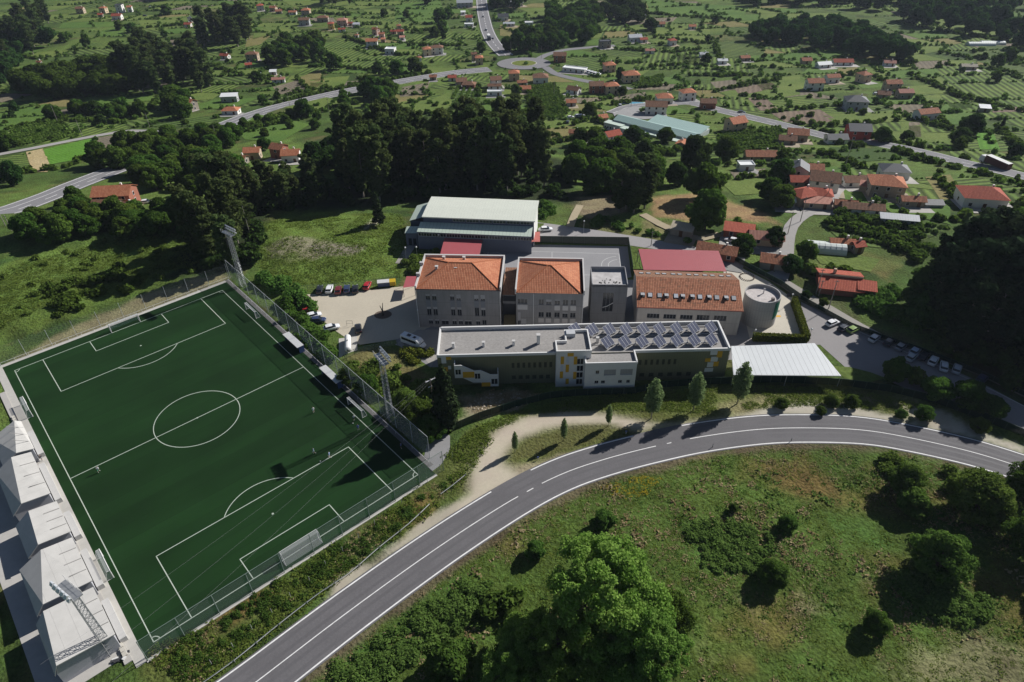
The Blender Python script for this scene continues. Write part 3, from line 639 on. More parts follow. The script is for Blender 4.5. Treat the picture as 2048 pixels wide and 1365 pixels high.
def broad(kind, lm, h=10.0, n=16, per=60, size=.34, wid=.42, tr=.28, low=.28, seed=0, lobes=1):
    r = np.random.default_rng(seed); mb = MB(); mb.tube((0, 0, -.6), (0, 0, h * .34), tr, tr * .7, 8); blobs = []
    for i in range(n):
        a = 2 * math.pi * (i * .618 + r.random() * .15); zz = low + (1 - low) * ((i + .5) / n); prof = math.sin(math.pi * min(1, (zz - low + .16) / (1.12 - low))) ** .75
        rad = h * wid * prof * (.5 + .5 * r.random() ** .5); z = h * zz * (.93 + .09 * r.random()); br = h * (.135 + .085 * r.random()) * (1 if n < 30 else .72)
        x, y = rad * math.cos(a), rad * math.sin(a); blobs.append((x, y, min(z, h - br * .7), br))
        if i % 2 == 0: mb.tube((0, 0, h * (.22 + .12 * r.random())), (x * .8, y * .8, z * .88), tr * .38, .05, 5)
    blobs.append((0, 0, h * .62, h * .26))
    global rng; rng = np.random.default_rng(seed + 100)
    V, t = cloud(blobs, per, size); proto(kind, mb, BARK, V, t, lm)
for s in range(3): broad("oak", "broad", 10, 22, 95, .30, .42, .3, .22, s)
for s in range(2): broad("darkoak", "dark", 10, 20, 95, .30, .42, .3, .18, 20 + s)
for s in range(3): broad("far", "broad", 10, 12, 42, .50, .42, .3, .15, 40 + s)
for s in range(2): broad("fardark", "dark", 10, 12, 42, .50, .42, .3, .15, 50 + s)
broad("pale", "bush", 10, 18, 80, .32, .44, .25, .15, 60)
def euc(seed, h=24.0):
    global rng; r = np.random.default_rng(seed); rng = np.random.default_rng(seed + 7); mb = MB(); x = y = 0.0; pts = [(0, 0, -1.0)]
    for k in range(1, 7):
        x += r.normal(0, .18); y += r.normal(0, .18); pts.append((x, y, h * .9 * k / 6))
    for k in range(6): mb.tube(pts[k], pts[k + 1], .34 * (1 - k / 7), .34 * (1 - (k + 1) / 7), 7, cap=False)
    blobs = []
    for i in range(34):
        zz = .14 + .86 * (i + .5) / 34; a = i * 2.4 + r.random(); prof = (.35 + .65 * math.sin(math.pi * min(1, (zz - .2) / .85)))
        rad = h * .135 * prof * (.3 + .8 * r.random()); c = pts[min(6, int(zz * 6.6))]; br = h * (.036 + .036 * r.random())
        q = (c[0] + rad * math.cos(a), c[1] + rad * math.sin(a), h * zz); blobs.append((*q, br)); mb.tube((c[0], c[1], h * (zz - .09)), q, .07, .02, 4, cap=False)
    V, t = cloud(blobs, 85, .34, .15, -.1, .9); proto("euc", mb, EBARK, V, t, "euc")
for s in range(4): euc(70 + s)
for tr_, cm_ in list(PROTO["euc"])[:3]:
    c2_ = cm_.copy(); c2_.materials[0] = LM["conifer"]; PROTO.setdefault("eucshaded", []).append((tr_, c2_))  # same crowns with darker leaves: the wood's shaded side put into the colour
for s in range(2): broad("nearoak", "bush", 10, 46, 190, .145, .43, .3, .16, 30 + s)
broad("neardark", "broad", 10, 44, 190, .145, .43, .3, .14, 33)
def pine(seed, h=20.0):
    global rng; r = np.random.default_rng(seed); rng = np.random.default_rng(seed + 5); mb = MB(); mb.tube((0, 0, -1), (0, 0, h * .95), .32, .06, 7); blobs = []
    for i in range(30):
        zz = .12 + .86 * (i + .5) / 30; a = i * 2.4; rad = h * .17 * (1.02 - zz) ** .7 * (.5 + .6 * r.random()); blobs.append((rad * math.cos(a), rad * math.sin(a), h * zz, h * (.035 + .05 * (1 - zz))))
    V, t = cloud(blobs, 70, .34, .4, .1, .8); proto("conifer", mb, BARK, V, t, "conifer")
pine(80); pine(81)
def cypress(seed, kind="cypress", h=12.0, lm="conifer", wid=.13):
    global rng; rng = np.random.default_rng(seed); mb = MB(); mb.tube((0, 0, -.5), (0, 0, h * .9), .2, .04, 6); blobs = []
    for i in range(26):
        zz = .04 + .93 * i / 25; blobs.append((rng.normal(0, .12), rng.normal(0, .12), h * zz, h * wid * max(.22, math.sin(math.pi * min(1, (.12 + zz * .92))) ** .6) * (.8 + .3 * rng.random())))
    V, t = cloud(blobs, 90, .20, .7, .2, .5); proto(kind, mb, BARK, V, t, lm)
cypress(90)
def poplar(seed, h=9.0):
    global rng; rng = np.random.default_rng(seed); mb = MB(); mb.tube((0, 0, -.4), (0, 0, h * .8), .13, .03, 6); blobs = []
    for i in range(20):
        zz = .24 + .74 * i / 19; a = i * 2.4; rad = h * .075 * math.sin(math.pi * min(1, .15 + (zz - .2))) ; br = h * (.105 * math.sin(math.pi * min(.97, .22 + (zz - .22) * .95)) ** .8 + .012)
        q = (rad * math.cos(a), rad * math.sin(a), h * zz); blobs.append((*q, br)); mb.tube((0, 0, h * (zz - .12)), q, .03, .01, 4, cap=False)
    V, t = cloud(blobs, 330, .10, .45, .1, .8); proto("poplar", mb, mat("pale_bark", (.36, .33, .28), .9, .2, 3), V, t, "poplar")
poplar(95); poplar(96)
def bush(seed, lm="bush", kind="bush", h=2.0, per=150, size=.16):
    global rng; rng = np.random.default_rng(seed); blobs = [(rng.normal(0, h * .32), rng.normal(0, h * .32), h * (.28 + .3 * rng.random()), h * (.26 + .2 * rng.random())) for _ in range(8)]
    V, t = cloud(blobs, per, size); proto(kind, None, BARK, V, t, lm)
for s in range(3): bush(110 + s)
for s in range(2): bush(120 + s, "dark", "darkbush")
def big_chestnut():
    """the tall bright tree in the foreground: many-lobed crown on forked limbs"""
    global rng; rng = np.random.default_rng(5); r = np.random.default_rng(4); h = 19.0; mb = MB(); mb.tube((0, 0, -1), (0, 0, 5), .7, .5, 10); blobs = []
    heads = [(0, 0, 15.2, 5.0), (-3.6, 1.2, 12.0, 4.2), (3.8, 1.5, 13.0, 4.4), (-1.2, -4.2, 9.5, 3.8), (4.2, -3.6, 9.0, 3.9), (1.2, 4.2, 13.5, 4.4), (-5.0, -2.0, 7.0, 2.8), (5.6, -.6, 8.5, 3.2), (1.6, -6.0, 5.2, 3.0)]
    for (x, y, z, q) in heads:
        mb.tube((0, 0, 4), (x * .7, y * .7, z * .8), .34, .1, 6)
        for i in range(22):
            d = unit(r.normal(0, 1, 3)); d[2] = abs(d[2]) * .9 - .25; p = np.array((x, y, z)) + d * q * (.62 + .38 * r.random()); blobs.append((*p, .75 + .75 * r.random()))
            if i % 3 == 0: mb.tube((x * .7, y * .7, z * .8), tuple(p), .08, .02, 4, cap=False)
    V, t = cloud(blobs, 190, .14, .15, .35, .8); proto("chestnut", mb, BARK, V, t, "bright")
big_chestnut()
def plant(kind, loc, h, name, label, cat, group=None, rz=None, wide=1.0, var=None):
    base = {"oak": 10, "darkoak": 10, "far": 10, "fardark": 10, "pale": 10, "nearoak": 10, "neardark": 10, "euc": 24, "eucshaded": 24, "conifer": 20, "cypress": 12, "poplar": 9, "bush": 2, "darkbush": 2, "chestnut": 19}[kind]
    L = PROTO[kind]; tr, cm = L[random.randrange(len(L)) if var is None else var % len(L)]; s = h / base
    o = thing(name, label, cat, loc, random.uniform(0, 6.28) if rz is None else rz, group, (s * wide, s * wide, s))
    if tr: link("trunk", tr, o)
    link("crown" if tr else "foliage", cm, o); return o
def at_px(kind, px, py, h, name, label, cat="tree", **kw):
    p = G(px, py); return plant(kind, onT(p), h, name, label, cat, **kw)
def mass(name, items, label, cat, lm, per=26, size=.55, blobs_n=6, up=.35):
    """a wood or hedge that reads as one: all its foliage joined (stuff); items are (x, y, z, height, width)"""
    global rng; Vs, ts = [], []
    for (x, y, z, h, w) in items:
        bl = []
        for i in range(blobs_n):
            a = i * 2.4 + x; rad = w * .5 * (.2 + .8 * ((i * .37) % 1)); zz = .3 + .55 * ((i * .618 + y) % 1); bl.append((x + rad * math.cos(a), y + rad * math.sin(a), z + h * zz, max(.3, .30 * w * (.8 + .5 * ((i * .71) % 1)))))
        bl.append((x, y, z + h * .55, max(.3, w * .4)))
        V, t = cloud(bl, per * (2.2 / max(.5, w)) ** .7, size * (.6 + .4 * min(1, w / 3)), .6, up)
        Vs.append(V); ts.append(t)
    me = leaf_mesh(name, np.concatenate(Vs), np.concatenate(ts), LM[lm]); o = link(name, me); tag(o, label, cat, kind="stuff"); return o
def scatter(poly, n, rs, px=True, mind=0.0):
    w = GP(poly) if px else poly; x0 = min(p[0] for p in w); x1 = max(p[0] for p in w); y0 = min(p[1] for p in w); y1 = max(p[1] for p in w); out = []; r = np.random.default_rng(rs); tries = 0
    while len(out) < n and tries < n * 60:
        tries += 1; x, y = r.uniform(x0, x1), r.uniform(y0, y1)
        if poly_sd(np.array([x]), np.array([y]), w)[0] < 0 and all((x - a) ** 2 + (y - b) ** 2 > mind * mind for a, b in out): out.append((x, y))
    return out
# ================================================================ school and sports buildings
GLASS = mat("window_glass", (.020, .024, .03), .12, 0, spec=.6); GLASSB = mat("blind_behind_glass", (.34, .34, .35), .5, .1, 1.0); FRAME = mat("window_frame", (.30, .30, .31), .5, 0)
GREYW = wall_mat("grey_render", (.215, .21, .21)); GREYW2 = wall_mat("pale_render", (.38, .355, .33), 3.6)
WHITE = mat("white_render", (.66, .65, .63), .8, .06, .8, 0, var2=.06); YEL = mat("yellow_panel", (.62, .34, .02), .6, .06, 1); COPE = mat("coping", (.50, .485, .47), .8, .08, 1)
DARKM = mat("dark_metal", (.05, .05, .055), .5, .05); GALV = mat("galvanised_steel", (.42, .43, .44), .45, .08, 2, metal=.6)
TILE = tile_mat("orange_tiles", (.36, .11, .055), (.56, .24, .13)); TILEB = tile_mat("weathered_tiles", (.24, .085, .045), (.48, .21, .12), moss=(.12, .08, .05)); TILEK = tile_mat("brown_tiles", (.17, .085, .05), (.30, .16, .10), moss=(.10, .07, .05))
GRAVEL = mat("roof_gravel", (.285, .27, .255), .95, .30, 2.2, .4, var2=.10, sc2=.2)
REDM = seam_mat("red_sheet_roof", (.36, .075, .085), .55, 0, .14, .55); PALEM = seam_mat("pale_green_sheet_roof", (.62, .64, .55), .9, 0, .10, .5); PALEM2 = seam_mat("ribbed_green_roof", (.50, .58, .49), 1.1, 0, .28, .5, width=.12)
WHITEM = seam_mat("white_sheet_roof", (.54, .56, .565), 1.25, 0, .35, .5, width=.08); OLIVEC = seam_mat("olive_cladding", (.17, .17, .10), .6, 0, .2, .5, .1, .12); BLUEW = mat("dark_blue_wall", (.06, .08, .13), .6, .08, 1)
def wall_holes(mb, W, H, holes, depth=.22, mi=0, y=0.0, x0=0.0, z0=0.0, rm=None):
    """front wall (facing -y) with real recessed openings; holes are (u0, u1, z0, z1)"""
    us = sorted({x0, W} | {h[0] for h in holes} | {h[1] for h in holes}); zs = sorted({z0, H} | {h[2] for h in holes} | {h[3] for h in holes})
    for i in range(len(us) - 1):
        for j in range(len(zs) - 1):
            cu, cz = (us[i] + us[i + 1]) / 2, (zs[j] + zs[j + 1]) / 2
            if any(h[0] < cu < h[1] and h[2] < cz < h[3] for h in holes): continue
            mb.poly([(us[i], y, zs[j]), (us[i + 1], y, zs[j]), (us[i + 1], y, zs[j + 1]), (us[i], y, zs[j + 1])], mi)
    rm = mi if rm is None else rm
    for (a, b, c, d) in holes:
        e = y + depth
        mb.poly([(a, y, c), (a, e, c), (a, e, d), (a, y, d)][::-1], rm); mb.poly([(b, y, c), (b, e, c), (b, e, d), (b, y, d)], rm)
        mb.poly([(a, y, c), (b, y, c), (b, e, c), (a, e, c)], rm); mb.poly([(a, y, d), (a, e, d), (b, e, d), (b, y, d)], rm)
def fill_window(parent, h, y=.2, blind=0.0, mull=1, frame=FRAME, glass=GLASS):
    """frame with mullions and its pane set into an opening"""
    a, b, c, d = h; f = MB(); t = .06
    f.box(a, b, y - .06, y, c, c + t); f.box(a, b, y - .06, y, d - t, d); f.box(a, a + t, y - .06, y, c + t, d - t); f.box(b - t, b, y - .06, y, c + t, d - t)
    for k in range(1, mull + 1):
        u = a + (b - a) * k / (mull + 1); f.box(u - .03, u + .03, y - .055, y, c + t, d - t)
    w = f.build("window", frame, parent)
    p = MB(); zb = d - (d - c) * blind
    p.poly([(a, y - .01, c), (b, y - .01, c), (b, y - .01, zb), (a, y - .01, zb)], 0)
    if blind > 0: p.poly([(a, y - .01, zb), (b, y - .01, zb), (b, y - .01, d), (a, y - .01, d)], 1)
    p.build("pane", [glass, GLASSB], w); return w
def hip_roof(mb, x0, x1, y0, y1, z, zr, mi=0, ridge=None):
    w, d = x1 - x0, y1 - y0; k = min(w, d) / 2 if ridge is None else ridge
    a = (x0 + k, (y0 + y1) / 2, zr); b = (x1 - k, (y0 + y1) / 2, zr)
    if w < d: a = ((x0 + x1) / 2, y0 + k, zr); b = ((x0 + x1) / 2, y1 - k, zr)
    c = [(x0, y0, z), (x1, y0, z), (x1, y1, z), (x0, y1, z)]
    if w >= d: F4 = ([c[0], c[1], b, a], [c[1], c[2], b], [c[2], c[3], a, b], [c[3], c[0], a])
    else: F4 = ([c[0], c[1], a], [c[1], c[2], b, a], [c[2], c[3], b], [c[3], c[0], a, b])
    for f in F4: mb.poly(f, mi)
    mb.poly(c[::-1], mi); return F4
def ridge_caps(parent, F4):
    done = set()
    m = MB(); pts = {}
    for f in F4:
        for i in range(len(f)):
            a, b = f[i], f[(i + 1) % len(f)]
            if max(a[2], b[2]) > min(q[2] for q in f) + .01:
                k = tuple(sorted((a, b)))
                if k not in done and (Vector(a) - Vector(b)).length > .1: done.add(k); m.tube(a, b, .14, .14, 5)
    m.build("ridge_tiles", mat("ridge_tile", (.42, .14, .06), .85, .15, 2), parent)
def chimney(parent, x, y, z, h=1.0, w=.6, m=None, cap=True):
    c = MB().box(x - w / 2, x + w / 2, y - w / 2, y + w / 2, z, z + h); o = c.build("chimney", m or COPE, parent)
    if cap: MB().box(x - w * .62, x + w * .62, y - w * .62, y + w * .62, z + h + .12, z + h + .22).box(x - w * .3, x + w * .3, y - w * .3, y + w * .3, z + h, z + h + .12).build("chimney_cap", COPE, o)
def shell(mb, W, D, H, holes, mi=0, z0=-1.0):
    wall_holes(mb, W, H, holes, .22, mi, z0=z0)
    mb.poly([(W, 0, z0), (W, D, z0), (W, D, H), (W, 0, H)], mi); mb.poly([(W, D, z0), (0, D, z0), (0, D, H), (W, D, H)], mi); mb.poly([(0, D, z0), (0, 0, z0), (0, 0, H), (0, D, H)], mi)
# --- west classroom block
b1 = thing("classroom_block", "grey three-storey classroom block with orange hip roof and four chimneys", "school building", (-24.2, 147.1, 0), R(-3.7))
holes1 = []; bl = []
for u in (2.3, 3.95, 8.55, 10.2, 14.75, 16.4):
    holes1 += [(u, u + 1.15, 8.5, 10.3), (u, u + 1.15, 3.7, 6.4)]; bl += [.4 if u < 9 else .7, .3]
    holes1.append((u + .15, u + 1.3, .9, 2.5)); bl.append(.35)
for u in (5.85, 11.9): holes1.append((u, u + 1.9, .8, 2.4)); bl.append(.3)
m = MB(); shell(m, 21.5, 16, 11.9, holes1); m.build("wall", GREYW, b1)
for h, b in zip(holes1, bl): fill_window(b1, h, blind=b if random.random() < .8 else 0)
for u in (2.3, 3.95, 8.55, 10.2, 14.75, 16.4): MB().box(u, u + 1.15, -.04, .0, 6.45, 8.45).build("spandrel_panel", mat("spandrel_grey", (.17, .18, .20), .6, .05), b1)
m = MB(); F4 = hip_roof(m, .15, 21.35, -.25, 15.6, 11.95, 15.2, ridge=7.6); rf = m.build("roof", TILE, b1); ridge_caps(rf, F4)
for (x, y, z) in ((4.6, 6.6, 13.6), (9.6, 6.4, 13.5), (5.6, 12.8, 12.9), (11, 12.8, 12.9)): chimney(rf, x, y, z - .4, 1.3, .65)
MB().box(-.2, .15, -.05, 16.2, 11.4, 12.75).box(21.35, 21.7, -.05, 16.2, 11.4, 12.75).box(.15, 21.35, 15.65, 16.2, 11.4, 12.75).build("parapet", COPE, b1)
for y in (4.5, 10): MB().box(-.5, .5, y, y + .7, 12.75, 13.6).build("roof_vent", COPE, b1)
for u in (-.1, 21.4): MB().tube((u, -.15, 0), (u, -.15, 11.5), .08).build("downpipe", WHITE, b1)
MB().box(-.1, 21.6, -.32, -.26, 11.75, 11.98).build("gutter", DARKM, b1)
# --- second classroom block
b2 = thing("classroom_block", "grey classroom block with pyramid-like orange roof beside the stair tower", "school building", (1.2, 144.9, 0), R(-4))
cols = ((5.7, 1.4), (7.6, 1.4), (9.75, 1.4), (11.8, 1.4), (13.8, 1.4)); holes2 = [(.35, 2.9, 8.2, 9.7)]
for u, w in cols: holes2 += [(u, u + w, 8.1, 9.7), (u, u + w, 4.2, 5.8), (u, u + w, .8, 2.2)]
holes2 += [(.4, 1.15, .2, 5.6), (1.25, 2.6, .1, 3.6)]
m = MB(); shell(m, 17, 16, 11.7, holes2); m.build("wall", GREYW, b2)
for h in holes2: fill_window(b2, h, blind=random.choice((0, 0, .25, .5)), mull=1 if h[1] - h[0] < 2 else 2)
for u, w in list(cols)[2:] + [(.35, 2.55)]: MB().box(u, u + w, -.04, 0, 6.5, 7.9).build("pale_panel", mat("pale_panel", (.45, .44, .43), .8, .06), b2)
for u, w in cols: MB().box(u, u + w, -.035, 0, 2.6, 3.9).build("pale_panel", mat("pale_panel2", (.40, .38, .37), .8, .06), b2)
m = MB(); F4 = hip_roof(m, .1, 16.4, -.25, 15.5, 11.75, 15.2, ridge=7.75); rf = m.build("roof", TILE, b2); ridge_caps(rf, F4)
MB().box(-.25, .1, -.05, 16.1, 11.2, 12.6).box(16.9, 17.25, -.05, 16.1, 11.2, 12.6).box(.1, 16.9, 15.6, 16.1, 11.2, 12.6).build("parapet", COPE, b2)
for u in (4.4, 16.9): MB().tube((u, -.12, 0), (u, -.12, 11.5), .07).build("downpipe", WHITE, b2)
# --- link between them
lk = thing("link_corridor", "low tiled link corridor between the two orange-roofed blocks", "building", (-2.4, 147.6, 0), R(-3.8))
m = MB(); m.box(.2, 3.5, .6, 14, 6.2, 9.0); m.build("wall", GREYW, lk); MB().box(.2, 3.5, .5, .6, 7.0, 8.6).build("window_band", GLASS, lk)
MB().poly([(.1, .3, 9.05), (3.6, .3, 9.05), (3.6, 7, 10.1), (.1, 7, 10.1)]).poly([(.1, 7, 10.1), (3.6, 7, 10.1), (3.6, 14, 9.05), (.1, 14, 9.05)]).build("roof", TILEK, lk)
for i in range(12): MB().box(.3, 3.4, -1.5 + i * .28, -1.22 + i * .28, .02, .16 + i * .16).build("step", mat("mossy_step", (.20, .17, .10), .95, .2, 2), lk)
# --- stair tower with stony roof
b3 = thing("stair_tower", "dark grey flat-roofed stair tower with tall glazed slot and littered roof", "school building", (20.5, 147.3, 0), R(-3.2))
holes3 = [(3.0, 5.8, 3.8, 9.6)]; m = MB(); shell(m, 9.1, 8.2, 12.0, holes3); m.build("wall", wall_mat("stair_grey", (.17, .17, .175), 3.2), b3); fill_window(b3, holes3[0], mull=2)
MB().tube((3.1, -.05, 5.2), (4.3, -.05, 5.6), .09).tube((4.3, -.05, 5.6), (5.7, -.05, 6.6), .09).build("handrail", WHITE, b3)
MB().poly([(.2, .2, 11.5), (8.9, .2, 11.5), (8.9, 8, 11.5), (.2, 8, 11.5)]).build("roof_deck", mat("stained_roof", (.45, .43, .42), .95, .35, .8, .2, var2=.3, sc2=.35), b3)
MB().box(0, .2, 0, 8.2, 11.4, 12.4).box(8.9, 9.1, 0, 8.2, 11.4, 12.4).box(.2, 8.9, 8.0, 8.2, 11.4, 12.6).box(.2, 8.9, 0, .2, 11.4, 12.1).build("parapet", mat("dark_coping", (.26, .26, .27), .9, .1), b3)
for k in range(16): MB().ball((1 + random.random() * 7, .8 + random.random() * 3, 11.56), .12 + .16 * random.random(), 0, 6, 4, .5).build("roof_debris", mat("roof_moss", (.05, .05, .04), .95, .2), b3)
# --- tiled hall with roof windows
b4 = thing("tiled_hall", "pale long hall with weathered tile roof and two rows of skylights", "school building", (32.0, 143.4, 0), R(-5.8))
holes4 = [(u, u + 3.15, 4.3, 5.9) for u in (2.5, 6.65, 10.8, 14.95, 19.2)] + [(u, u + 3.0, .8, 2.2) for u in (2.5, 6.65, 10.8, 14.95, 19.2)]
m = MB(); shell(m, 25.7, 17.3, 7.9, holes4); m.poly([(25.7, 0, 7.9), (25.7, 17.3, 7.9), (25.7, 9.2, 10.9)]); m.poly([(0, 17.3, 7.9), (0, 0, 7.9), (0, 9.2, 10.9)]); m.build("wall", GREYW2, b4)
for h in holes4: fill_window(b4, h, blind=random.choice((0, .2, .4)), mull=3)
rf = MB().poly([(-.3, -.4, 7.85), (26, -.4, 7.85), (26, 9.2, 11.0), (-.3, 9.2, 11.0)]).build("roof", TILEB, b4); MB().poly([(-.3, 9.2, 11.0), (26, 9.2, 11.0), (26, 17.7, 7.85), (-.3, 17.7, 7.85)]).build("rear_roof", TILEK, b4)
MB().box(-.35, 26.05, -.52, -.4, 7.7, 7.9).build("gutter", mat("rust_gutter", (.22, .06, .04), .6, .1), b4)
def skylight(u, y, back=False, open_=False, m_=GLASSB):
    z = 7.85 + (y + .4) / 9.6 * 3.15 if not back else 11.0 - (y - 9.2) / 8.5 * 3.15; sl = math.atan2(3.15, 9.6) * (-1 if back else 1)
    o = MB().box(-.6, .6, -.72, .72, .0, .12).build("skylight", DARKM, b4, loc=(u, y, z + .02)); o.rotation_euler = (sl, 0, 0)
    q = MB().box(-.5, .5, -.62, .62, 0, .06).build("pane", m_, o, loc=(0, 0, .09 if not open_ else .35))
    if open_: q.rotation_euler = (R(-22), 0, 0)
for i, u in enumerate((1.2, 3.1, 5.5, 7.2, 9.6, 11.3, 13.7, 15.6, 17.9, 19.8, 22.1, 24.0)):
    skylight(u, 3.4, open_=i in (0, 3, 5, 6, 8, 10), m_=mat("bright_glass", (.5, .52, .55), .15, 0) if i in (1, 4, 7) else GLASSB); skylight(u + .2, 13.4, True, m_=GLASSB)
# --- round concrete tower
b5 = thing("round_tower", "squat round concrete tower with sunken pebbly roof beside the tiled hall", "school building", (64.9, 147.9, 0))
N = 40; m = MB(); rr = 4.5
for i in range(N):
    a, b = 2 * math.pi * i / N, 2 * math.pi * (i + 1) / N; A = (math.cos(a), math.sin(a)); B = (math.cos(b), math.sin(b))
    m.poly([(A[0] * rr, A[1] * rr, -.5), (B[0] * rr, B[1] * rr, -.5), (B[0] * rr, B[1] * rr, 8.2), (A[0] * rr, A[1] * rr, 8.2)]); m.poly([(B[0] * 4.25, B[1] * 4.25, 7.0), (A[0] * 4.25, A[1] * 4.25, 7.0), (A[0] * 4.25, A[1] * 4.25, 8.2), (B[0] * 4.25, B[1] * 4.25, 8.2)])
    m.poly([(A[0] * rr, A[1] * rr, 8.2), (B[0] * rr, B[1] * rr, 8.2), (B[0] * 4.25, B[1] * 4.25, 8.2), (A[0] * 4.25, A[1] * 4.25, 8.2)])
m.build("wall", wall_mat("tower_concrete", (.36, .35, .34), 2.7, .3), b5, True)
MB().poly([(4.3 * math.cos(2 * math.pi * i / N), 4.3 * math.sin(2 * math.pi * i / N), 7.3) for i in range(N)]).build("roof_deck", mat("pebble_roof", (.50, .46, .44), .95, .3, 1.2, .3, var2=.2), b5)
MB().tube((.6, 1.2, 7.3), (.6, 1.2, 8.5), .16, .14, 8).ball((.6, 1.2, 8.6), .3).build("vent_pipe", COPE, b5); MB().box(1.6, 2.3, -2.6, -1.9, 7.3, 8.2).build("vent_box", mat("vent_brown", (.28, .24, .22), .8), b5)
m = MB()
for i in range(8):
    a, b = R(-62 + i * 6), R(-56 + i * 6); z0 = 3.6 + .35 * (7 - i) * (-.45); m.poly([(4.53 * math.cos(a), 4.53 * math.sin(a), z0), (4.53 * math.cos(b), 4.53 * math.sin(b), z0 - .15), (4.53 * math.cos(b), 4.53 * math.sin(b), 7.6), (4.53 * math.cos(a), 4.53 * math.sin(a), 7.6)])
m.build("green_mural", mat("green_mural", (.02, .15, .09), .7, .3, .9, var2=.2, sc2=.5), b5)
# --- long white block with the solar panels
lb = thing("long_block", "long flat-roofed block with white parapet, olive cladding and yellow panels", "school building", (-17.2, 123.3, 0), R(.6))
W, D, H = 67.2, 10.7, 9.0
win = [(17 + i * 1.25, 17.7 + i * 1.25, 4.6, 6.2) for i in range(8)] + [(17 + i * 1.6, 18.0 + i * 1.6, 1.2, 2.4) for i in range(6)] + [(46.5 + i * 1.35, 47.2 + i * 1.35, 4.6, 6.2) for i in range(7)] + [(47 + i * 2.2, 48.2 + i * 2.2, 1.0, 2.2) for i in range(6)]
m = MB(); wall_holes(m, W, 8.6, win, .15, 0, z0=-1); m.build("front_cladding", OLIVEC, lb)
for h in win: fill_window(lb, h, y=.13, mull=0, frame=mat("olive_frame", (.13, .13, .08), .6, 0), glass=mat("olive_glass", (.06, .065, .045), .3, 0))
m = MB(); m.poly([(W, 0, -1), (W, D, -1), (W, D, 8.6), (W, 0, 8.6)]).poly([(W, D, -1), (0, D, -1), (0, D, 8.6), (W, D, 8.6)]).poly([(0, D, -1), (0, 0, -1), (0, 0, 8.6), (0, D, 8.6)]); m.build("wall", WHITE, lb)
MB().poly([(.3, .3, 8.35), (W - .3, .3, 8.35), (W - .3, D - .3, 8.35), (.3, D - .3, 8.35)]).build("roof_deck", GRAVEL, lb)
MB().box(-.05, .35, -.05, D + .05, 8.3, 9.05).box(W - .35, W + .05, -.05, D + .05, 8.3, 9.2).box(.35, W - .35, D - .35, D + .05, 8.3, 9.25).box(.35, 27.1, -.05, .3, 8.3, 9.0).box(45.3, W - .35, -.05, .3, 8.3, 9.0).build("parapet", WHITE, lb)
for (u, y) in ((3.6, 3.6), (10.6, 3.8), (17.6, 4.0)): chimney(lb, u, y, 8.35, 1.1, .6, WHITE)
chimney(lb, 23.4, 4.4, 8.35, 2.4, .75, WHITE)
chimney(lb, 37.2, 4.2, 8.35, 1.3, .6, COPE)
for (a, b, z0, z1, mm) in ((.9, 2.0, 6.6, 8.3, WHITE), (2.0, 3.2, 7.6, 8.5, YEL), (1.1, 2.2, 4.2, 5.4, YEL), (2.3, 3.0, 4.8, 5.8, WHITE), (1.2, 2.4, 2.9, 4.0, WHITE), (1.3, 2.6, .9, 2.0, WHITE), (62.8, 64.4, 7.2, 8.5, WHITE), (64.4, 65.6, 6.4, 8.2, YEL), (63.2, 64.8, 5.2, 6.6, WHITE), (61.9, 63.2, 5.2, 6.2, YEL), (62.6, 64.0, 3.6, 5.0, WHITE), (64.0, 65.2, 3.8, 5.2, YEL), (62.2, 64.2, 2.2, 3.3, WHITE)):
    MB().box(a, b, -.08, 0, z0, z1).build("wall_panel", mm, lb)
# roof pipe runs
MB().box(32.5, 66, 9.4, 9.55, 8.5, 8.65).box(33, 66, 6.3, 6.42, 8.5, 8.6).box(34, 65.5, 3.2, 3.32, 8.5, 8.6).build("pipe_run", COPE, lb)
# stair on the left end of its front
st = MB(); P2 = [(3.86, 7.2), (5.44, 7.25), (8.38, 5.5), (9.8, 5.64), (12.1, 4.27), (13.9, 4.27), (13.9, .75), (11.7, .75), (9.7, 2), (8, 2), (5.7, 3.5), (3.86, 3.5)]
st.poly([(u, -1.75, z) for u, z in P2]); st.poly([(u, -1.55, z) for u, z in P2][::-1])
for i in range(len(P2)):
    a, b = P2[i], P2[(i + 1) % len(P2)]; st.poly([(a[0], -1.75, a[1]), (a[0], -1.55, a[1]), (b[0], -1.55, b[1]), (b[0], -1.75, b[1])])
st.box(3.86, 4.06, -1.55, 0, 3.5, 7.5); st.box(13.7, 13.9, -1.55, 0, .75, 4.9); so = st.build("outside_stair", WHITE, lb)
for (a, b, z0, z1) in ((5.75, 8.4, 3.55, 5.3), (9.95, 12.0, .8, 2.0)): MB().box(a, b, -1.80, -1.752, z0, z1).build("yellow_panel", YEL, so)
for (a, b, z0, z1) in ((4.1, 5.3, 4.6, 6.0), (8.5, 9.7, 3.2, 4.7), (12.25, 13.65, 1.5, 3.0)): MB().box(a, b, -1.79, -1.752, z0, z1).build("window", GLASS, so); MB().box((a + b) / 2 - .04, (a + b) / 2 + .04, -1.83, -1.79, z0, z1).build("mullion", WHITE, so)
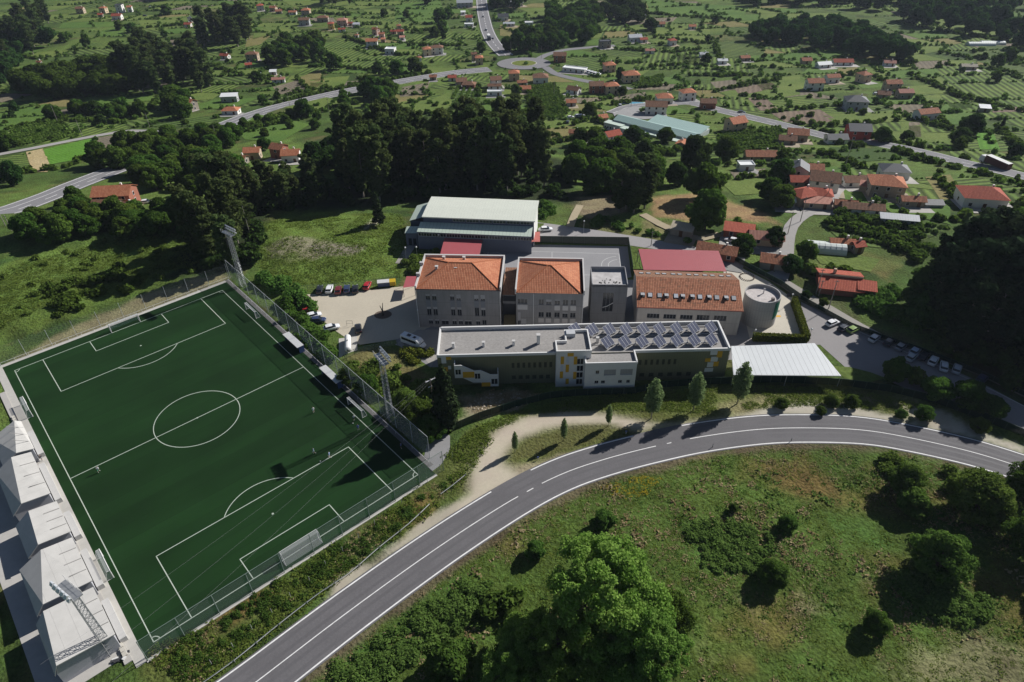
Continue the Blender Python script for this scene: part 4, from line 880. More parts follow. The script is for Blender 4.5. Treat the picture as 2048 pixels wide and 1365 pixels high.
# tower on the front
tw = MB(); hol = [(32.0, 33.4, 6.6, 8.2), (32.0, 33.4, 4.6, 6.2), (32.0, 33.4, 2.6, 4.2), (32.0, 33.4, .6, 2.2)]
wall_holes(tw, 35.1, 10.5, hol, .2, 0, -1.6, 27.2, -1.0)
tw.poly([(35.1, -1.6, -1), (35.1, 6.5, -1), (35.1, 6.5, 10.5), (35.1, -1.6, 10.5)]).poly([(27.2, 2.4, -1), (27.2, -1.6, -1), (27.2, -1.6, 10.5), (27.2, 2.4, 10.5)]).poly([(35.1, 6.5, 8), (29.6, 6.5, 8), (29.6, 6.5, 10.5), (35.1, 6.5, 10.5)]).poly([(29.6, 6.5, 8), (29.6, 2.4, 8), (29.6, 2.4, 10.5), (29.6, 6.5, 10.5)]).poly([(29.6, 2.4, 8), (27.2, 2.4, 8), (27.2, 2.4, 10.5), (29.6, 2.4, 10.5)])
two = tw.build("stair_core", WHITE, lb)
MB().poly([(27.4, -1.4, 9.9), (34.9, -1.4, 9.9), (34.9, 6.3, 9.9), (29.8, 6.3, 9.9), (29.8, 2.2, 9.9), (27.4, 2.2, 9.9)]).build("core_roof_deck", GRAVEL, two)
MB().box(27.15, 35.15, -1.65, -1.35, 9.95, 10.6).box(34.85, 35.15, -1.35, 6.55, 9.95, 10.6).box(29.55, 34.85, 6.25, 6.55, 9.95, 10.6).box(29.55, 29.85, 2.15, 6.25, 9.95, 10.6).box(27.15, 29.55, 2.15, 2.45, 9.95, 10.6).box(27.15, 27.45, -1.35, 2.15, 9.95, 10.6).build("core_parapet", WHITE, two)
MB().box(29.9, 32.0, 4.4, 6.2, 9.9, 10.9).build("plant_box", mat("plant_grey", (.45, .46, .47), .5), two)
for h in hol: MB().box(h[0], h[1], -1.5, -1.42, h[2], h[3]).build("window", GLASS, two); MB().box((h[0] + h[1]) / 2 - .04, (h[0] + h[1]) / 2 + .04, -1.56, -1.5, h[2], h[3]).build("mullion", WHITE, two)
for (u, z0, z1, mm) in ((28.2, 6.8, 9.0, YEL), (29.7, 9.0, 10.0, YEL), (29.4, 4.4, 6.6, YEL), (28.1, 2.6, 4.6, YEL), (31.2, 6.6, 8.9, YEL), (31.2, 2.3, 4.4, YEL), (29.5, .8, 2.4, YEL), (29.5, 7.0, 8.8, FRAME), (28.2, 4.8, 6.4, FRAME)):
    MB().box(u, u + (.75 if mm is YEL and z0 < 9 else 1.4 if mm is YEL else .6), -1.66, -1.6, z0, z1).build("wall_panel", mm if mm is YEL else mat("pale_blue_panel", (.55, .57, .62), .7), two)
# low wing right of the tower
lw = MB(); hol = [(37.9, 40.6, 5.1, 6.8), (41.6, 44.4, 5.1, 6.8), (36.0, 36.8, 5.6, 6.6), (35.9, 36.8, 2.7, 3.6), (37.4, 38.3, 2.7, 3.6), (41.3, 42.2, 2.7, 3.6), (43.2, 44.0, 2.7, 3.6)]
wall_holes(lw, 45.2, 8.6, hol, .2, 0, -4.0, 33.6, -1.0); lw.poly([(45.2, -4.0, -1), (45.2, 0, -1), (45.2, 0, 8.6), (45.2, -4.0, 8.6)]); lw.poly([(33.6, -1.6, -1), (33.6, -4.0, -1), (33.6, -4.0, 8.6), (33.6, -1.6, 8.6)])
lwo = lw.build("low_wing", WHITE, lb)
MB().box(33.55, 45.3, -4.05, -3.75, 8.3, 8.85).box(45.0, 45.3, -3.75, .3, 8.3, 9.0).box(33.55, 33.85, -3.75, -1.66, 8.3, 8.85).build("wing_parapet", WHITE, lwo)
for h in hol: fill_window(lwo, h, y=-3.82, blind=.98 if h[1] - h[0] > 2 else 0, mull=3 if h[1] - h[0] > 2 else 1)
sheet_z = MB().poly([(33.8, -3.8, 8.36), (45.05, -3.8, 8.36), (45.05, .31, 8.36), (33.8, .31, 8.36)]).build("wing_roof_deck", GRAVEL, lwo)
# --- solar arrays
PVM = None
def pv_mat():
    m = bpy.data.materials.new("solar_cells"); m.use_nodes = True; t = m.node_tree; b = t.nodes["Principled BSDF"]; L = t.links.new
    b.inputs["Roughness"].default_value = .35; b.inputs["Specular IOR Level"].default_value = .3
    tc = nd(t, "ShaderNodeTexCoord"); br = nd(t, "ShaderNodeTexBrick"); br.offset = 0; br.inputs["Scale"].default_value = 1; br.inputs["Mortar Size"].default_value = .006; br.inputs["Brick Width"].default_value = .165; br.inputs["Row Height"].default_value = .165
    br.inputs["Color1"].default_value = (.018, .028, .075, 1); br.inputs["Color2"].default_value = (.014, .022, .06, 1); br.inputs["Mortar"].default_value = (.08, .09, .14, 1)
    L(tc.outputs["Object"], br.inputs["Vector"]); L(br.outputs["Color"], b.inputs["Base Color"]); return m
PVM = pv_mat(); ALU = mat("aluminium", (.46, .47, .49), .4, .03, 1, metal=.2)
pvm = []
for k in range(3): pvm.append(MB().box(-.48, .48, -.82 * 1.0, .82, 0, .04))
mod_me = MB().box(-.47, .47, -1.22, 1.22, 0, .035).mesh("module", [PVM]); fr_me = MB().box(-.5, -.47, -1.25, 1.25, -.01, .05).box(.47, .5, -1.25, 1.25, -.01, .05).box(-.47, .47, -1.25, -1.22, -.01, .05).box(-.47, .47, 1.22, 1.25, -.01, .05).mesh("module_frame", [ALU])
leg_me = MB().box(-.04, .04, -1.0, 1.1, .02, .10).box(-.04, .04, .98, 1.06, .10, 1.55).box(-.3, .3, -1.15, -.85, 0, .14).box(-.3, .3, .9, 1.2, 0, .14).mesh("support", [GALV])
def solar(px, py, label):
    p = U(px, py, 9.45); o = thing("solar_array", label, "solar panel", (p.x, p.y, 8.62), R(42), "solar arrays on the long flat roof")
    for k in (-1, 0, 1):
        a = link("module", mod_me, o, (k * 1.0, 0, .92)); a.rotation_euler = (R(37), 0, 0); link("module_frame", fr_me, a)
    for k in (-1.1, 1.1): link("support", leg_me, o, (k, 0, -.02))
ordn = ["first", "second", "third", "fourth", "fifth", "sixth", "seventh", "eighth", "ninth"]
for i, (px, py) in enumerate(((1150, 659), (1184.6, 659.5), (1218.6, 659.5), (1252, 659), (1286, 658.5), (1319, 658), (1353, 657), (1387, 656), (1422, 655.5))): solar(px, py, f"blue three-module solar array, {ordn[i]} from the left in the rear row")
for i, (px, py) in enumerate(((1215, 684), (1249.5, 683.5), (1284, 683), (1319, 682.5), (1354, 681), (1388.5, 680.5), (1423, 680))): solar(px, py, f"blue three-module solar array, {ordn[i]} from the left in the front row")
# --- white sheet canopy right of the long block
cp = thing("sheet_canopy", "large pale ribbed sheet canopy right of the long block", "canopy", (0, 0, 0))
A, B, C_, D_ = U(1462.7, 692.7, 4), U(1629, 686.8, 4), U(1681.8, 751.7, 3.2), U(1467.3, 750, 3.2)
MB().poly([tuple(D_), tuple(C_), tuple(B), tuple(A)]).poly([(q[0], q[1], q[2] - .15) for q in (A, B, C_, D_)]).build("roof", WHITEM, cp)
for q in (A, B, C_, D_, (A + B) / 2, (C_ + D_) / 2, (B + C_) / 2): MB().tube((q.x, q.y, 0), (q.x, q.y, q.z - .2), .09).build("post", GALV, cp)
MB().path([(A.x, A.y, 3.9), (B.x, B.y, 3.9), (C_.x, C_.y, 3.1), (D_.x, D_.y, 3.1), (A.x, A.y, 3.9)], .1, 4).build("edge_beam", GALV, cp)
# --- red sheet sheds
def red_shed(label, px4, zl, zh):
    o = thing("red_canopy", label, "canopy"); a, b, c, d = [U(*q, z) for q, z in zip(px4, (zh, zh, zl, zl))]
    MB().poly([tuple(d), tuple(c), tuple(b), tuple(a)]).poly([(q[0], q[1], q[2] - .12) for q in (a, b, c, d)]).build("roof", REDM, o)
    for q in (a, b, c, d, (a + b) / 2, (c + d) / 2): MB().tube((q.x, q.y, 0), (q.x, q.y, q.z - .1), .1).build("post", DARKM, o)
    for q, r_ in ((a, d), (b, c), ((a + b) / 2, (c + d) / 2)): MB().tube((q.x, q.y, q.z - .2), (r_.x, r_.y, r_.z - .2), .08).build("rafter", DARKM, o)
    MB().tube((a.x, a.y, 3.2), (d.x, d.y, .2), .05).tube((d.x, d.y, 3.0), (a.x, a.y, .2), .05).build("cross_brace", DARKM, o)
red_shed("dark red sheet canopy behind the west classroom block", [(889, 476), (966, 475), (958, 514), (879, 514)], 4.0, 4.2)
red_shed("wide pinkish red sheet canopy behind the tiled hall", [(1277, 498), (1437, 502), (1453, 543), (1287, 540)], 3.8, 4.4)
o = thing("red_lean_to", "small red sheet lean-to at the west block's left side", "canopy"); q = [U(*p, 3) for p in ((813, 553), (833, 553), (829, 573), (806, 576))]
MB().poly([tuple(p) for p in q[::-1]]).build("roof", REDM, o); 
for p in q: MB().tube((p.x, p.y, 0), (p.x, p.y, 2.95), .07).build("post", DARKM, o)
# --- zig-zag red canopy by the hall
o = thing("folded_canopy", "zig-zag folded red canopy along the sports hall front", "canopy"); z_ = [(952, 474, 3.2), (975, 467, 4.0), (1008, 476, 3.2), (1027, 467, 4.0), (1062, 480, 3.0)]
pp = [U(a, b, c) for a, b, c in z_]
for i in range(4):
    a, b = pp[i], pp[i + 1]; MB().poly([tuple(a), (a.x + .2, a.y - 2.2, a.z), (b.x + .2, b.y - 2.2, b.z), tuple(b)]).build("fold", mat("red_fold", (.40, .12, .10), .7, .1), o)
for a in pp: MB().tube((a.x, a.y - 1, 0), (a.x, a.y - 1, a.z), .07).build("post", DARKM, o)
MB().poly([tuple(U(*p, 2.6)) for p in ((1066, 464), (1080, 464), (1080, 484), (1062, 484))][::-1]).build("end_roof", mat("red_fold", (1, 1, 1)), o)
# --- sports hall
gy = thing("sports_hall", "sports hall with pale green sheet roof, blue walls and clerestory windows", "sports hall", (-26.9, 193.1, 0), R(-7.2))
GW, GD = 34.5, 13.8
hol = [(9.3 + i * 4.2, 13.2 + i * 4.2, 7.5, 8.7) for i in range(6)]; m = MB(); wall_holes(m, GW, 9.0, hol, .2, 0, z0=-3); m.poly([(GW, 0, -3), (GW, GD, -3), (GW, GD, 9), (GW, 0, 9)], 1).poly([(GW, GD, -3), (0, GD, -3), (0, GD, 9), (GW, GD, 9)]).poly([(0, GD, -3), (0, 0, -3), (0, 0, 9), (0, GD, 9)])
m.build("wall", [BLUEW, mat("hall_end_white", (.66, .66, .62), .8, .05)], gy)
for h in hol: fill_window(gy, h, mull=3, frame=WHITE, glass=mat("green_glass", (.05, .07, .055), .15, 0))
MB().poly([(-.3, -.3, 9.05), (GW + .3, -.3, 9.05), (GW + .3, 7, 9.2), (-.3, 7, 9.2)]).poly([(-.3, 7, 9.2), (GW + .3, 7, 9.2), (GW + .3, GD + .3, 9.05), (-.3, GD + .3, 9.05)]).box(-.32, GW + .32, -.36, -.3, 8.7, 9.05).box(GW + .3, GW + .36, -.3, GD + .3, 8.7, 9.05).build("roof", PALEM, gy)
le = thing("x", "x", "x") if False else None
MB().poly([(-1.2, -4.7, 6.1), (GW - .3, -4.7, 6.1), (GW - .3, -.02, 7.1), (-.9, -.02, 7.1)]).build("lean_to_roof", PALEM2, gy)
m = MB(); hol = [(-.8 + i * 4.4, 3.4 + i * 4.4, 4.5, 5.6) for i in range(8) if 3.4 + i * 4.4 < GW]; wall_holes(m, GW - .5, 6.0, hol, .15, 0, -4.5, -1.1, -3); m.poly([(-1.1, 0, -3), (-1.1, -4.5, -3), (-1.1, -4.5, 6.0), (-1.1, 0, 7.0)]); m.build("lean_to_wall", mat("hall_blue_grey", (.12, .135, .18), .7, .06), gy)
for h in hol: fill_window(gy, h, y=-4.38, mull=4, frame=WHITE)
MB().poly([(-5.2, 2.5, 6.0), (-.1, 2.5, 7.6), (-.1, 13.4, 7.6), (-5.2, 13.4, 6.0)]).build("side_roof", PALEM2, gy); MB().box(-5.0, 0, 2.8, 13.2, -3, 5.9).build("side_wall", BLUEW, gy)
MB().poly([(-5.6, -2.9, 4.4), (-1.6, -2.9, 4.6), (-1.6, .2, 5.4), (-5.6, .2, 5.2)]).build("porch_roof", PALEM2, gy); MB().box(-5.4, -1.8, -2.7, 0, -3, 4.3).build("porch_wall", mat("hall_blue_grey", (1, 1, 1)), gy)
for k in (0, 1): MB().box(-4.6 + k * 1.4, -3.6 + k * 1.4, -2.76, -2.7, .2, 2.6).build("door", GLASS, gy)
# --- court lines, court fence
ct = thing("court_markings", "white ball-court lines on the grey court behind the school", "court lines"); 
def cline(p, q, w=.14):
    c = np.array([p, q], float); link("court_line", ribbon_mesh("court_line", c, w / 2, -w / 2, PAINTD, .05), ct)
C4 = [(-6.8, 187.2), (33.2, 183.4), (32.2, 170.5), (-7.6, 174.5)]
for i in range(4): cline(C4[i], C4[(i + 1) % 4])
cline((12.8, 185.3), (12.1, 172.5))
for cx, cy, r_, a0, a1 in ((32.6, 176.5, 5.5, 95, 275), (32.6, 176.5, 3.5, 95, 275), (-7.2, 181.0, 5.5, -85, 95), (12.5, 178.8, 2.5, 0, 360)):
    c = np.array([(cx + r_ * math.cos(R(t)), cy + r_ * math.sin(R(t))) for t in np.linspace(a0, a1, 28)]); link("court_arc", ribbon_mesh("court_arc", c, .07, -.07, PAINTD, .05), ct)
GNET = net_mat("green_netting", (.010, .03, .02), .96); GPOST = mat("green_post", (.03, .07, .05), .5, .05); NET = net_mat("chain_link", (.42, .46, .45), .20); NETT = net_mat("tall_chain_link", (.45, .48, .47), .24); WPOST = mat("grey_post", (.45, .47, .46), .5, .05)
def fence(name, label, pts, h, net, post, gap=3.0, r_=.05, rail=True, base=0.0, lift=0.0):
    c = np.array([p[:2] for p in pts], float); seg = [c[0]]
    for i in range(len(c) - 1):
        n = max(1, int(round(np.linalg.norm(c[i + 1] - c[i]) / gap)))
        for k in range(1, n + 1): seg.append(c[i] + (c[i + 1] - c[i]) * k / n)
    z = T(np.array([s[0] for s in seg]), np.array([s[1] for s in seg])); o = thing(name, label, "fence", (*seg[0], float(z[0])))
    off = Vector(o.location)
    me = MB().tube((0, 0, 0), (0, 0, h), r_, r_, 6).mesh("post", [post])
    for s, zz in zip(seg, z): link("post", me, o, Vector((s[0], s[1], zz)) - off)
    for i in range(len(seg) - 1):
        a, b = seg[i], seg[i + 1]; p = MB(); p.poly([(a[0] - off.x, a[1] - off.y, z[i] - off.z + lift), (b[0] - off.x, b[1] - off.y, z[i + 1] - off.z + lift), (b[0] - off.x, b[1] - off.y, z[i + 1] - off.z + h), (a[0] - off.x, a[1] - off.y, z[i] - off.z + h)]); p.build("mesh_panel", net, o)
    if rail:
        m = MB()
        for i in range(len(seg) - 1):
            for hh in ((h, 1.1) if rail == 2 else (h,)): m.tube((seg[i][0] - off.x, seg[i][1] - off.y, z[i] - off.z + hh), (seg[i + 1][0] - off.x, seg[i + 1][1] - off.y, z[i + 1] - off.z + hh), r_ * .7, r_ * .7, 4)
        m.build("rail", post, o)
    if base:
        m = MB()
        for i in range(len(seg) - 1):
            a, b = Vector(seg[i]), Vector(seg[i + 1]); n = Vector((-(b - a).y, (b - a).x)).normalized() * .12; m.prism([(a.x - n.x - off.x, a.y - n.y - off.y), (b.x - n.x - off.x, b.y - n.y - off.y), (b.x + n.x - off.x, b.y + n.y - off.y), (a.x + n.x - off.x, a.y + n.y - off.y)], -.3, base)
        m.build("plinth", mat("old_concrete", (.13, .13, .11), .9, .15, 1.5), o)
    return o
fence("court_fence", "dark green netting fence along the far side of the court", [(-10.8, 192.3), (36.8, 189.2)], 2.6, GNET, GPOST, 3.5)
fence("court_fence", "dark green netting fence between the court and the wide red canopy", [(36.8, 189.2), (35.6, 172.0)], 2.6, GNET, GPOST, 3.5)
fence("yard_fence", "green fence curving round the school's paved playground", [U(1438, 505)[:2], U(1500, 540)[:2], U(1560, 572)[:2], U(1600, 600)[:2]], 1.8, GNET, GPOST, 3.0, base=.3)
fence("yard_fence", "dark fence and wall between the lane and the right car park", [U(*p)[:2] for p in ((1600, 600), (1650, 628), (1700, 655), (1760, 678), (1840, 705), (1960, 752), (2060, 800))], 1.5, GNET, GPOST, 3.0, base=.3)
fence("verge_fence", "long dark green fence along the grass verge in front of the school", [U(*p)[:2] for p in ((905, 862), (960, 838), (1030, 815), (1100, 797), (1150, 792), (1200, 790), (1270, 788), (1310, 777), (1400, 769), (1560, 765), (1680, 771), (1780, 784), (1870, 806), (1960, 838), (2060, 880))], 2.0, GNET, GPOST, 2.5)
fence("lot_fence", "thin post fence behind the gas tank and sandy yard", [U(*p)[:2] for p in ((690, 720), (730, 706), (770, 693), (795, 690))], 1.6, NET, GPOST, 3.0)
fence("field_fence", "thin wire fence along the back of the sandy yard", [U(*p)[:2] for p in ((590, 580), (640, 578), (700, 573), (760, 566), (800, 560))], 1.4, NET, GPOST, 4.0)
# --- pitch fences
fence("pitch_fence", "tall chain-link fence along the near end of the football pitch", [Q(-28.2, -50.2), Q(31, -50.2)], 5.6, NET, mat("fence_post_green", (.20, .25, .22), .5), 6.2, .07, 1)
fence("pitch_fence", "tall chain-link fence along the far end of the football pitch", [Q(-28.6, 52.4), Q(30.6, 52.4)], 5.0, net_mat("thin_link", (.45, .48, .47), .07), WPOST, 6.0, .05, 0)
fence("pitch_fence", "high mesh screen along the dugout side of the football pitch", [Q(31.0, 52.4), Q(31.0, -45.5)], 6.2, NETT, WPOST, 6.0, .06, 1)
for nm, lab, a, b, hh in (("pitch_rail", "low white rail at the far end of the football pitch", (-28.4, 51.9), (30.4, 51.9), .9), ("pitch_rail", "low white rail on the dugout side of the football pitch", (29.8, 51.0), (29.8, -47), .9)):
    A, B = Q(*a), Q(*b); n = int((B - A).length / 3); o = thing(nm, lab, "railing", A); d = B - A
    MB().tube((0, 0, hh), tuple(d + Vector((0, 0, hh))), .04, .04, 4).build("rail", WHITE, o)
    me = MB().tube((0, 0, 0), (0, 0, hh), .03, .03, 4).mesh("post", [WHITE])
    for k in range(n + 1): link("post", me, o, d * (k / n))
# ================================================================ pitch-side things
def goal(label, u, v, ang, wd=7.32, ht=2.44, dp=1.6, r_=.08):
    o = thing("football_goal", label, "goal", Q(u, v, .04), YAW + ang)
    for x in (-wd / 2, wd / 2): MB().tube((x, 0, 0), (x, 0, ht), r_, r_, 8).build("post", WHITE, o)
    MB().tube((-wd / 2 - r_, 0, ht), (wd / 2 + r_, 0, ht), r_, r_, 8).build("crossbar", WHITE, o)
    for x in (-wd / 2, wd / 2): MB().tube((x, 0, ht), (x, dp * .5, ht), .035).tube((x, dp * .5, ht), (x, dp, .05), .035).tube((x, dp, .05), (x, 0, .05), .035).build("stay", WHITE, o)
    n = MB(); n.poly([(-wd / 2, dp * .5, ht), (wd / 2, dp * .5, ht), (wd / 2, dp, .05), (-wd / 2, dp, .05)]); n.poly([(-wd / 2, 0, ht), (wd / 2, 0, ht), (wd / 2, dp * .5, ht), (-wd / 2, dp * .5, ht)])
    for x in (-wd / 2, wd / 2): n.poly([(x, 0, .05), (x, dp, .05), (x, dp * .5, ht), (x, 0, ht)])
    n.build("net", MATS.get("goal_net") or net_mat("goal_net", (.75, .76, .76), .30), o)
goal("white full-size goal at the far end of the pitch", 0, HL, 0)
goal("white full-size goal at the near end of the pitch by the road", 0, -HL, math.pi)
goal("white small goal on the dugout side near the far corner", 27.2, 30.5, -math.pi / 2, 6, 2.1, 1.2)
goal("white small goal on the dugout side below the nearer dugout", 27.2, -22.5, -math.pi / 2, 6, 2.1, 1.2)
goal("white small goal on the stand side near the far end", -27.3, 29.0, math.pi / 2, 6, 2.1, 1.2)
goal("white small goal on the stand side beside the nearest stands", -27.3, -27.5, math.pi / 2, 6, 2.1, 1.2)
def dugout(label, v):
    o = thing("dugout", label, "dugout", Q(28.9, v), YAW)
    MB().box(-.9, .9, -3.9, 3.9, 2.0, 2.12).build("roof", mat("dugout_roof", (.62, .62, .60), .6, .06), o); MB().box(.75, .85, -3.8, 3.8, .1, 2.0).build("back_wall", mat("dugout_blue", (.05, .09, .22), .5), o)
    for y in (-3.8, 3.7): MB().box(-.5, .75, y, y + .1, .1, 2.0).build("side_wall", mat("dugout_blue", (1, 1, 1)), o)
    MB().box(.1, .55, -3.6, 3.6, .4, .5).box(.2, .3, -3.4, -3.3, .05, .4).box(.2, .3, 3.3, 3.4, .05, .4).build("bench", mat("bench_grey", (.4, .4, .42)), o)
dugout("pale-roofed dugout nearer the far corner", 9.2); dugout("pale-roofed dugout nearer the halfway line and the white goal", -9.4)
def mast(label, base, head_dir, h=17.0, head_h=2.4):
    """square lattice floodlight mast with a platform of lamps"""
    o = thing("floodlight_mast", label, "floodlight", base, head_dir); w0, w1 = .62, .42; n = 16
    def cpt(k, i):
        w = w0 + (w1 - w0) * k; s = ((-1, -1), (1, -1), (1, 1), (-1, 1))[i % 4]; return (s[0] * w, s[1] * w, h * k)
    for i in range(4): MB().tube(cpt(0, i), cpt(1, i), .06, .05, 6).build("leg", GALV, o)
    m = MB()
    for k in range(n):
        for i in range(4):
            a, b = cpt(k / n, i), cpt((k + 1) / n, i + 1)
            m.tube(a, b, .03, .03, 4); m.tube(cpt(k / n, i + 1), cpt((k + 1) / n, i), .025, .025, 4); m.tube(cpt((k + 1) / n, i), cpt((k + 1) / n, i + 1), .03, .03, 4)
    m.build("bracing", GALV, o)
    MB().box(-2.3, 2.3, -.7, .7, h - .12, h).build("platform", GALV, o)
    m = MB()
    for y in (-.7, .7):
        m.tube((-2.3, y, h + 1.0), (2.3, y, h + 1.0), .03); m.tube((-2.3, y, h + .5), (2.3, y, h + .5), .025)
        for x in (-2.3, -1.1, 0, 1.1, 2.3): m.tube((x, y, h), (x, y, h + 1.0), .03)
    m.build("handrail", WHITE, o)
    lm = MB().box(-.34, .34, -.12, .14, -.32, .32).mesh("lamp", [mat("lamp_housing", (.62, .64, .66), .35, .05, 1, metal=.4)]); gm = MB().box(-.29, .29, -.15, -.121, -.27, .27).mesh("lamp_glass", [mat("lamp_glass", (.75, .78, .8), .1, 0)])
    for r_ in range(2):
        MB().tube((-2.2, -.85, h + .45 + r_ * .85), (2.2, -.85, h + .45 + r_ * .85), .04).build("lamp_bar", GALV, o)
        for k in range(5):
            l = link("lamp", lm, o, (-1.9 + k * .95, -1.05, h + .45 + r_ * .85)); l.rotation_euler = (R(-28), 0, 0); link("lamp_glass", gm, l)
B = U(782, 838); mast("lattice floodlight mast beside the dugouts near the school", B, YAW + R(-90) + R(180) - R(8))
B = U(487, 572); mast("lattice floodlight mast at the far corner of the pitch", B, YAW + R(-90) + R(180) + R(10))
mast("lattice floodlight mast rising over the nearest stand roof", Q(-32.0, -44.6), YAW + R(-90) + R(15))
def lamp_post(px, py, h, label):
    p = G(px, py); o = thing("street_lamp", label, "lamp post", p); MB().tube((0, 0, 0), (0, 0, h), .06, .045, 6).build("pole", GALV, o); MB().ball((0, 0, h + .2), .26).build("globe", mat("white_globe", (.8, .8, .78), .3, 0), o)
for px, py, h, l in ((813, 520, 4, "white globe lamp beside the path left of the sports hall"), (835, 519, 4, "white globe lamp just left of the hall's porch"), (880, 500, 5, "white globe lamp in front of the hall's left half"), (1033, 478, 6, "tall white globe lamp in front of the hall's right half"), (1167, 466, 4, "white globe lamp at the back of the rear car park"), (1506, 682, 3.2, "white globe lamp at the left end of the hedge"), (1617, 680, 3.2, "white globe lamp at the outer corner of the hedge"), (1580, 610, 3.2, "white globe lamp at the top end of the hedge"), (1570, 548, 3.5, "white globe lamp by the dark tree at the lane"), (838, 640, 3, "white globe lamp at the west block's left corner")): lamp_post(px, py, h, l)
# stands: five gabled concrete units behind the near touchline
STW = seam_mat("stand_roof", (.49, .475, .445), 2.3, 0, .16, .85, .16, .02); STG = mat("stand_wall", (.40, .40, .42), .9, .08, 1)
for k, (v0, v1, ul, ur, rr0, rr1, zr, lab) in enumerate(((-45.4, -34.0, -39.4, -30.3, -37.6, -38.5, 5.0, "nearest gabled concrete stand unit, under the floodlight mast"), (-32.6, -20.6, -38.9, -30.0, -34.8, -37.3, 5.0, "second gabled concrete stand unit from the near end"), (-18.6, -9.0, -37.2, -29.8, -34.3, -34.9, 4.6, "smallest middle gabled concrete stand unit"), (-6.6, 8.2, -36.9, -30.1, -33.4, -34.8, 5.0, "fourth gabled concrete stand unit with long pale roof"), (9.4, 20.5, -35.5, -29.4, -30.4, -32.4, 4.6, "farthest gabled concrete stand unit at the picture's left edge"))):
    o = thing("stand_unit", lab, "grandstand", Q(0, 0), YAW, "concrete stand units beside the pitch"); ze, zl = zr - .8, zr - 1.9
    w = MB()
    for vv, rr_, s in ((v0, rr1, 1), (v1, rr0, -1)):
        f = [(ul + .3, vv + .25 * s, -1), (ur - .3, vv + .25 * s, -1), (ur - .3, vv + .25 * s, ze - .1), (rr_, vv + .25 * s, zr - .1), (ul + .3, vv + .25 * s, zl - .05)]; w.poly(f if s > 0 else f[::-1])
    w.poly([(ur - .3, v0 + .25, -1), (ur - .3, v1 - .25, -1), (ur - .3, v1 - .25, ze - .1), (ur - .3, v0 + .25, ze - .1)]); w.poly([(ul + .3, v1 - .25, -1), (ul + .3, v0 + .25, -1), (ul + .3, v0 + .25, zl - .05), (ul + .3, v1 - .25, zl - .05)])
    w.build("wall", STG, o)
    for t, nm in ((0, "roof_slab"), (1, "rear_roof_slab")):
        q = [(ur, v0, ze), (ur, v1, ze), (rr0, v1, zr), (rr1, v0, zr)] if t == 0 else [(rr1, v0, zr), (rr0, v1, zr), (ul, v1, zl), (ul, v0, zl)]
        m = MB(); m.poly(q); m.poly([(a, b, c - .18) for a, b, c in q[::-1]])
        for i in range(4): a, b = q[i], q[(i + 1) % 4]; m.poly([(a[0], a[1], a[2] - .18), (b[0], b[1], b[2] - .18), b, a])
        m.build(nm, STW, o)
    MB().box(ur - .1, ur + 1.0, v0 + 1, v1 - 1, .1, 1.2).build("terrace_wall", mat("white_terrace", (.47, .46, .44), .85, .06), o)
    for i in range(3):
        vv = v0 + (v1 - v0) * (.25 + .25 * i); MB().prism([(ur - 2.6, vv), (ur - .1, vv), (ur - .1, vv + .12), (ur - 2.6, vv + .12)], [ze + (zr - ze) * 2.6 / (ur - rr0), ze + .02, ze + .02, ze + (zr - ze) * 2.6 / (ur - rr0)], [ze + (zr - ze) * 2.6 / (ur - rr0) + .07, ze + .09, ze + .09, ze + (zr - ze) * 2.6 / (ur - rr0) + .07]).build("roof_joint", mat("joint_dark", (.26, .25, .24)), o)
tr = MB().frame(Q(0, 0), YAW)
tr.box(-31.2, -30.0, -48.5, 40, -.3, .22); tr.box(-42.5, -31.2, -47, 24, -.4, .06); o = tr.build("terrace", mat("terrace_concrete", (.42, .40, .37), .9, .1, .8, .1, var2=.12, sc2=.2)); o["kind"] = "structure"
for k, (v, L_) in enumerate(((26, 6), (-25, 9), (-42, 11))):
    o = thing("seat_row", ("row of low seat blocks beside the stand-side goal at the far end", "row of low seat blocks between the second stand and the pitch", "row of low seat blocks between the nearest stand and the pitch")[k], "seating", Q(-30.6, v, .22), YAW)
    for i in range(L_): MB().box(-.35, .35, i * .95 - L_ * .47, i * .95 - L_ * .47 + .85, 0, .28).build("seat_block", mat("seat_concrete", (.50, .47, .41), .9, .15, 1.5), o)
o = thing("rubble_heap", "small dark heap of junk at the foot of the near mast", "rubble", Q(-31.2, -46.6))
for i in range(10): MB().box(-.3, .3, -.2, .2, 0, .25 + .2 * random.random()).build("scrap", DARKM if i % 2 else WHITE, o, loc=(random.uniform(-1, 1), random.uniform(-.8, .8), 0), rz=random.random() * 3)
# ---------------------------------------------------------------- road furniture
def guard(label, pts):
    c = cr([U(*p)[:2] for p in pts], 2.0); o = thing("guard_rail", label, "guard rail", (*c[0], 0)); off = c[0]; nn = normals2(c); rows = []
    for z, d in ((.50, 0), (.56, .06), (.63, .02), (.70, .06), (.78, 0)): rows.append([(*(p + n * d - off), z) for p, n in zip(c, nn)])
    link("beam", grid_mesh("beam", rows, mat("guard_steel", (.66, .67, .66), .5, .06, 1, metal=.15)), o)
    me = MB().box(-.05, .05, -.07, .07, 0, .72).mesh("post", [GALV])
    for p in c[::2]: link("post", me, o, (*(p - off), 0))
guard("long steel guard rail along the bank above the road", [(400, 1375), (470, 1325), (560, 1252), (640, 1190), (700, 1150), (760, 1098), (820, 1050), (860, 1012)])
guard("short steel guard rail by the sandy lay-by", [(882, 992), (905, 975), (932, 953)])
wp = MB().tube((0, 0, 0), (0, 0, 1.5), .05, .04, 5).mesh("bank_post", [mat("post_concrete", (.45, .44, .42), .9)])
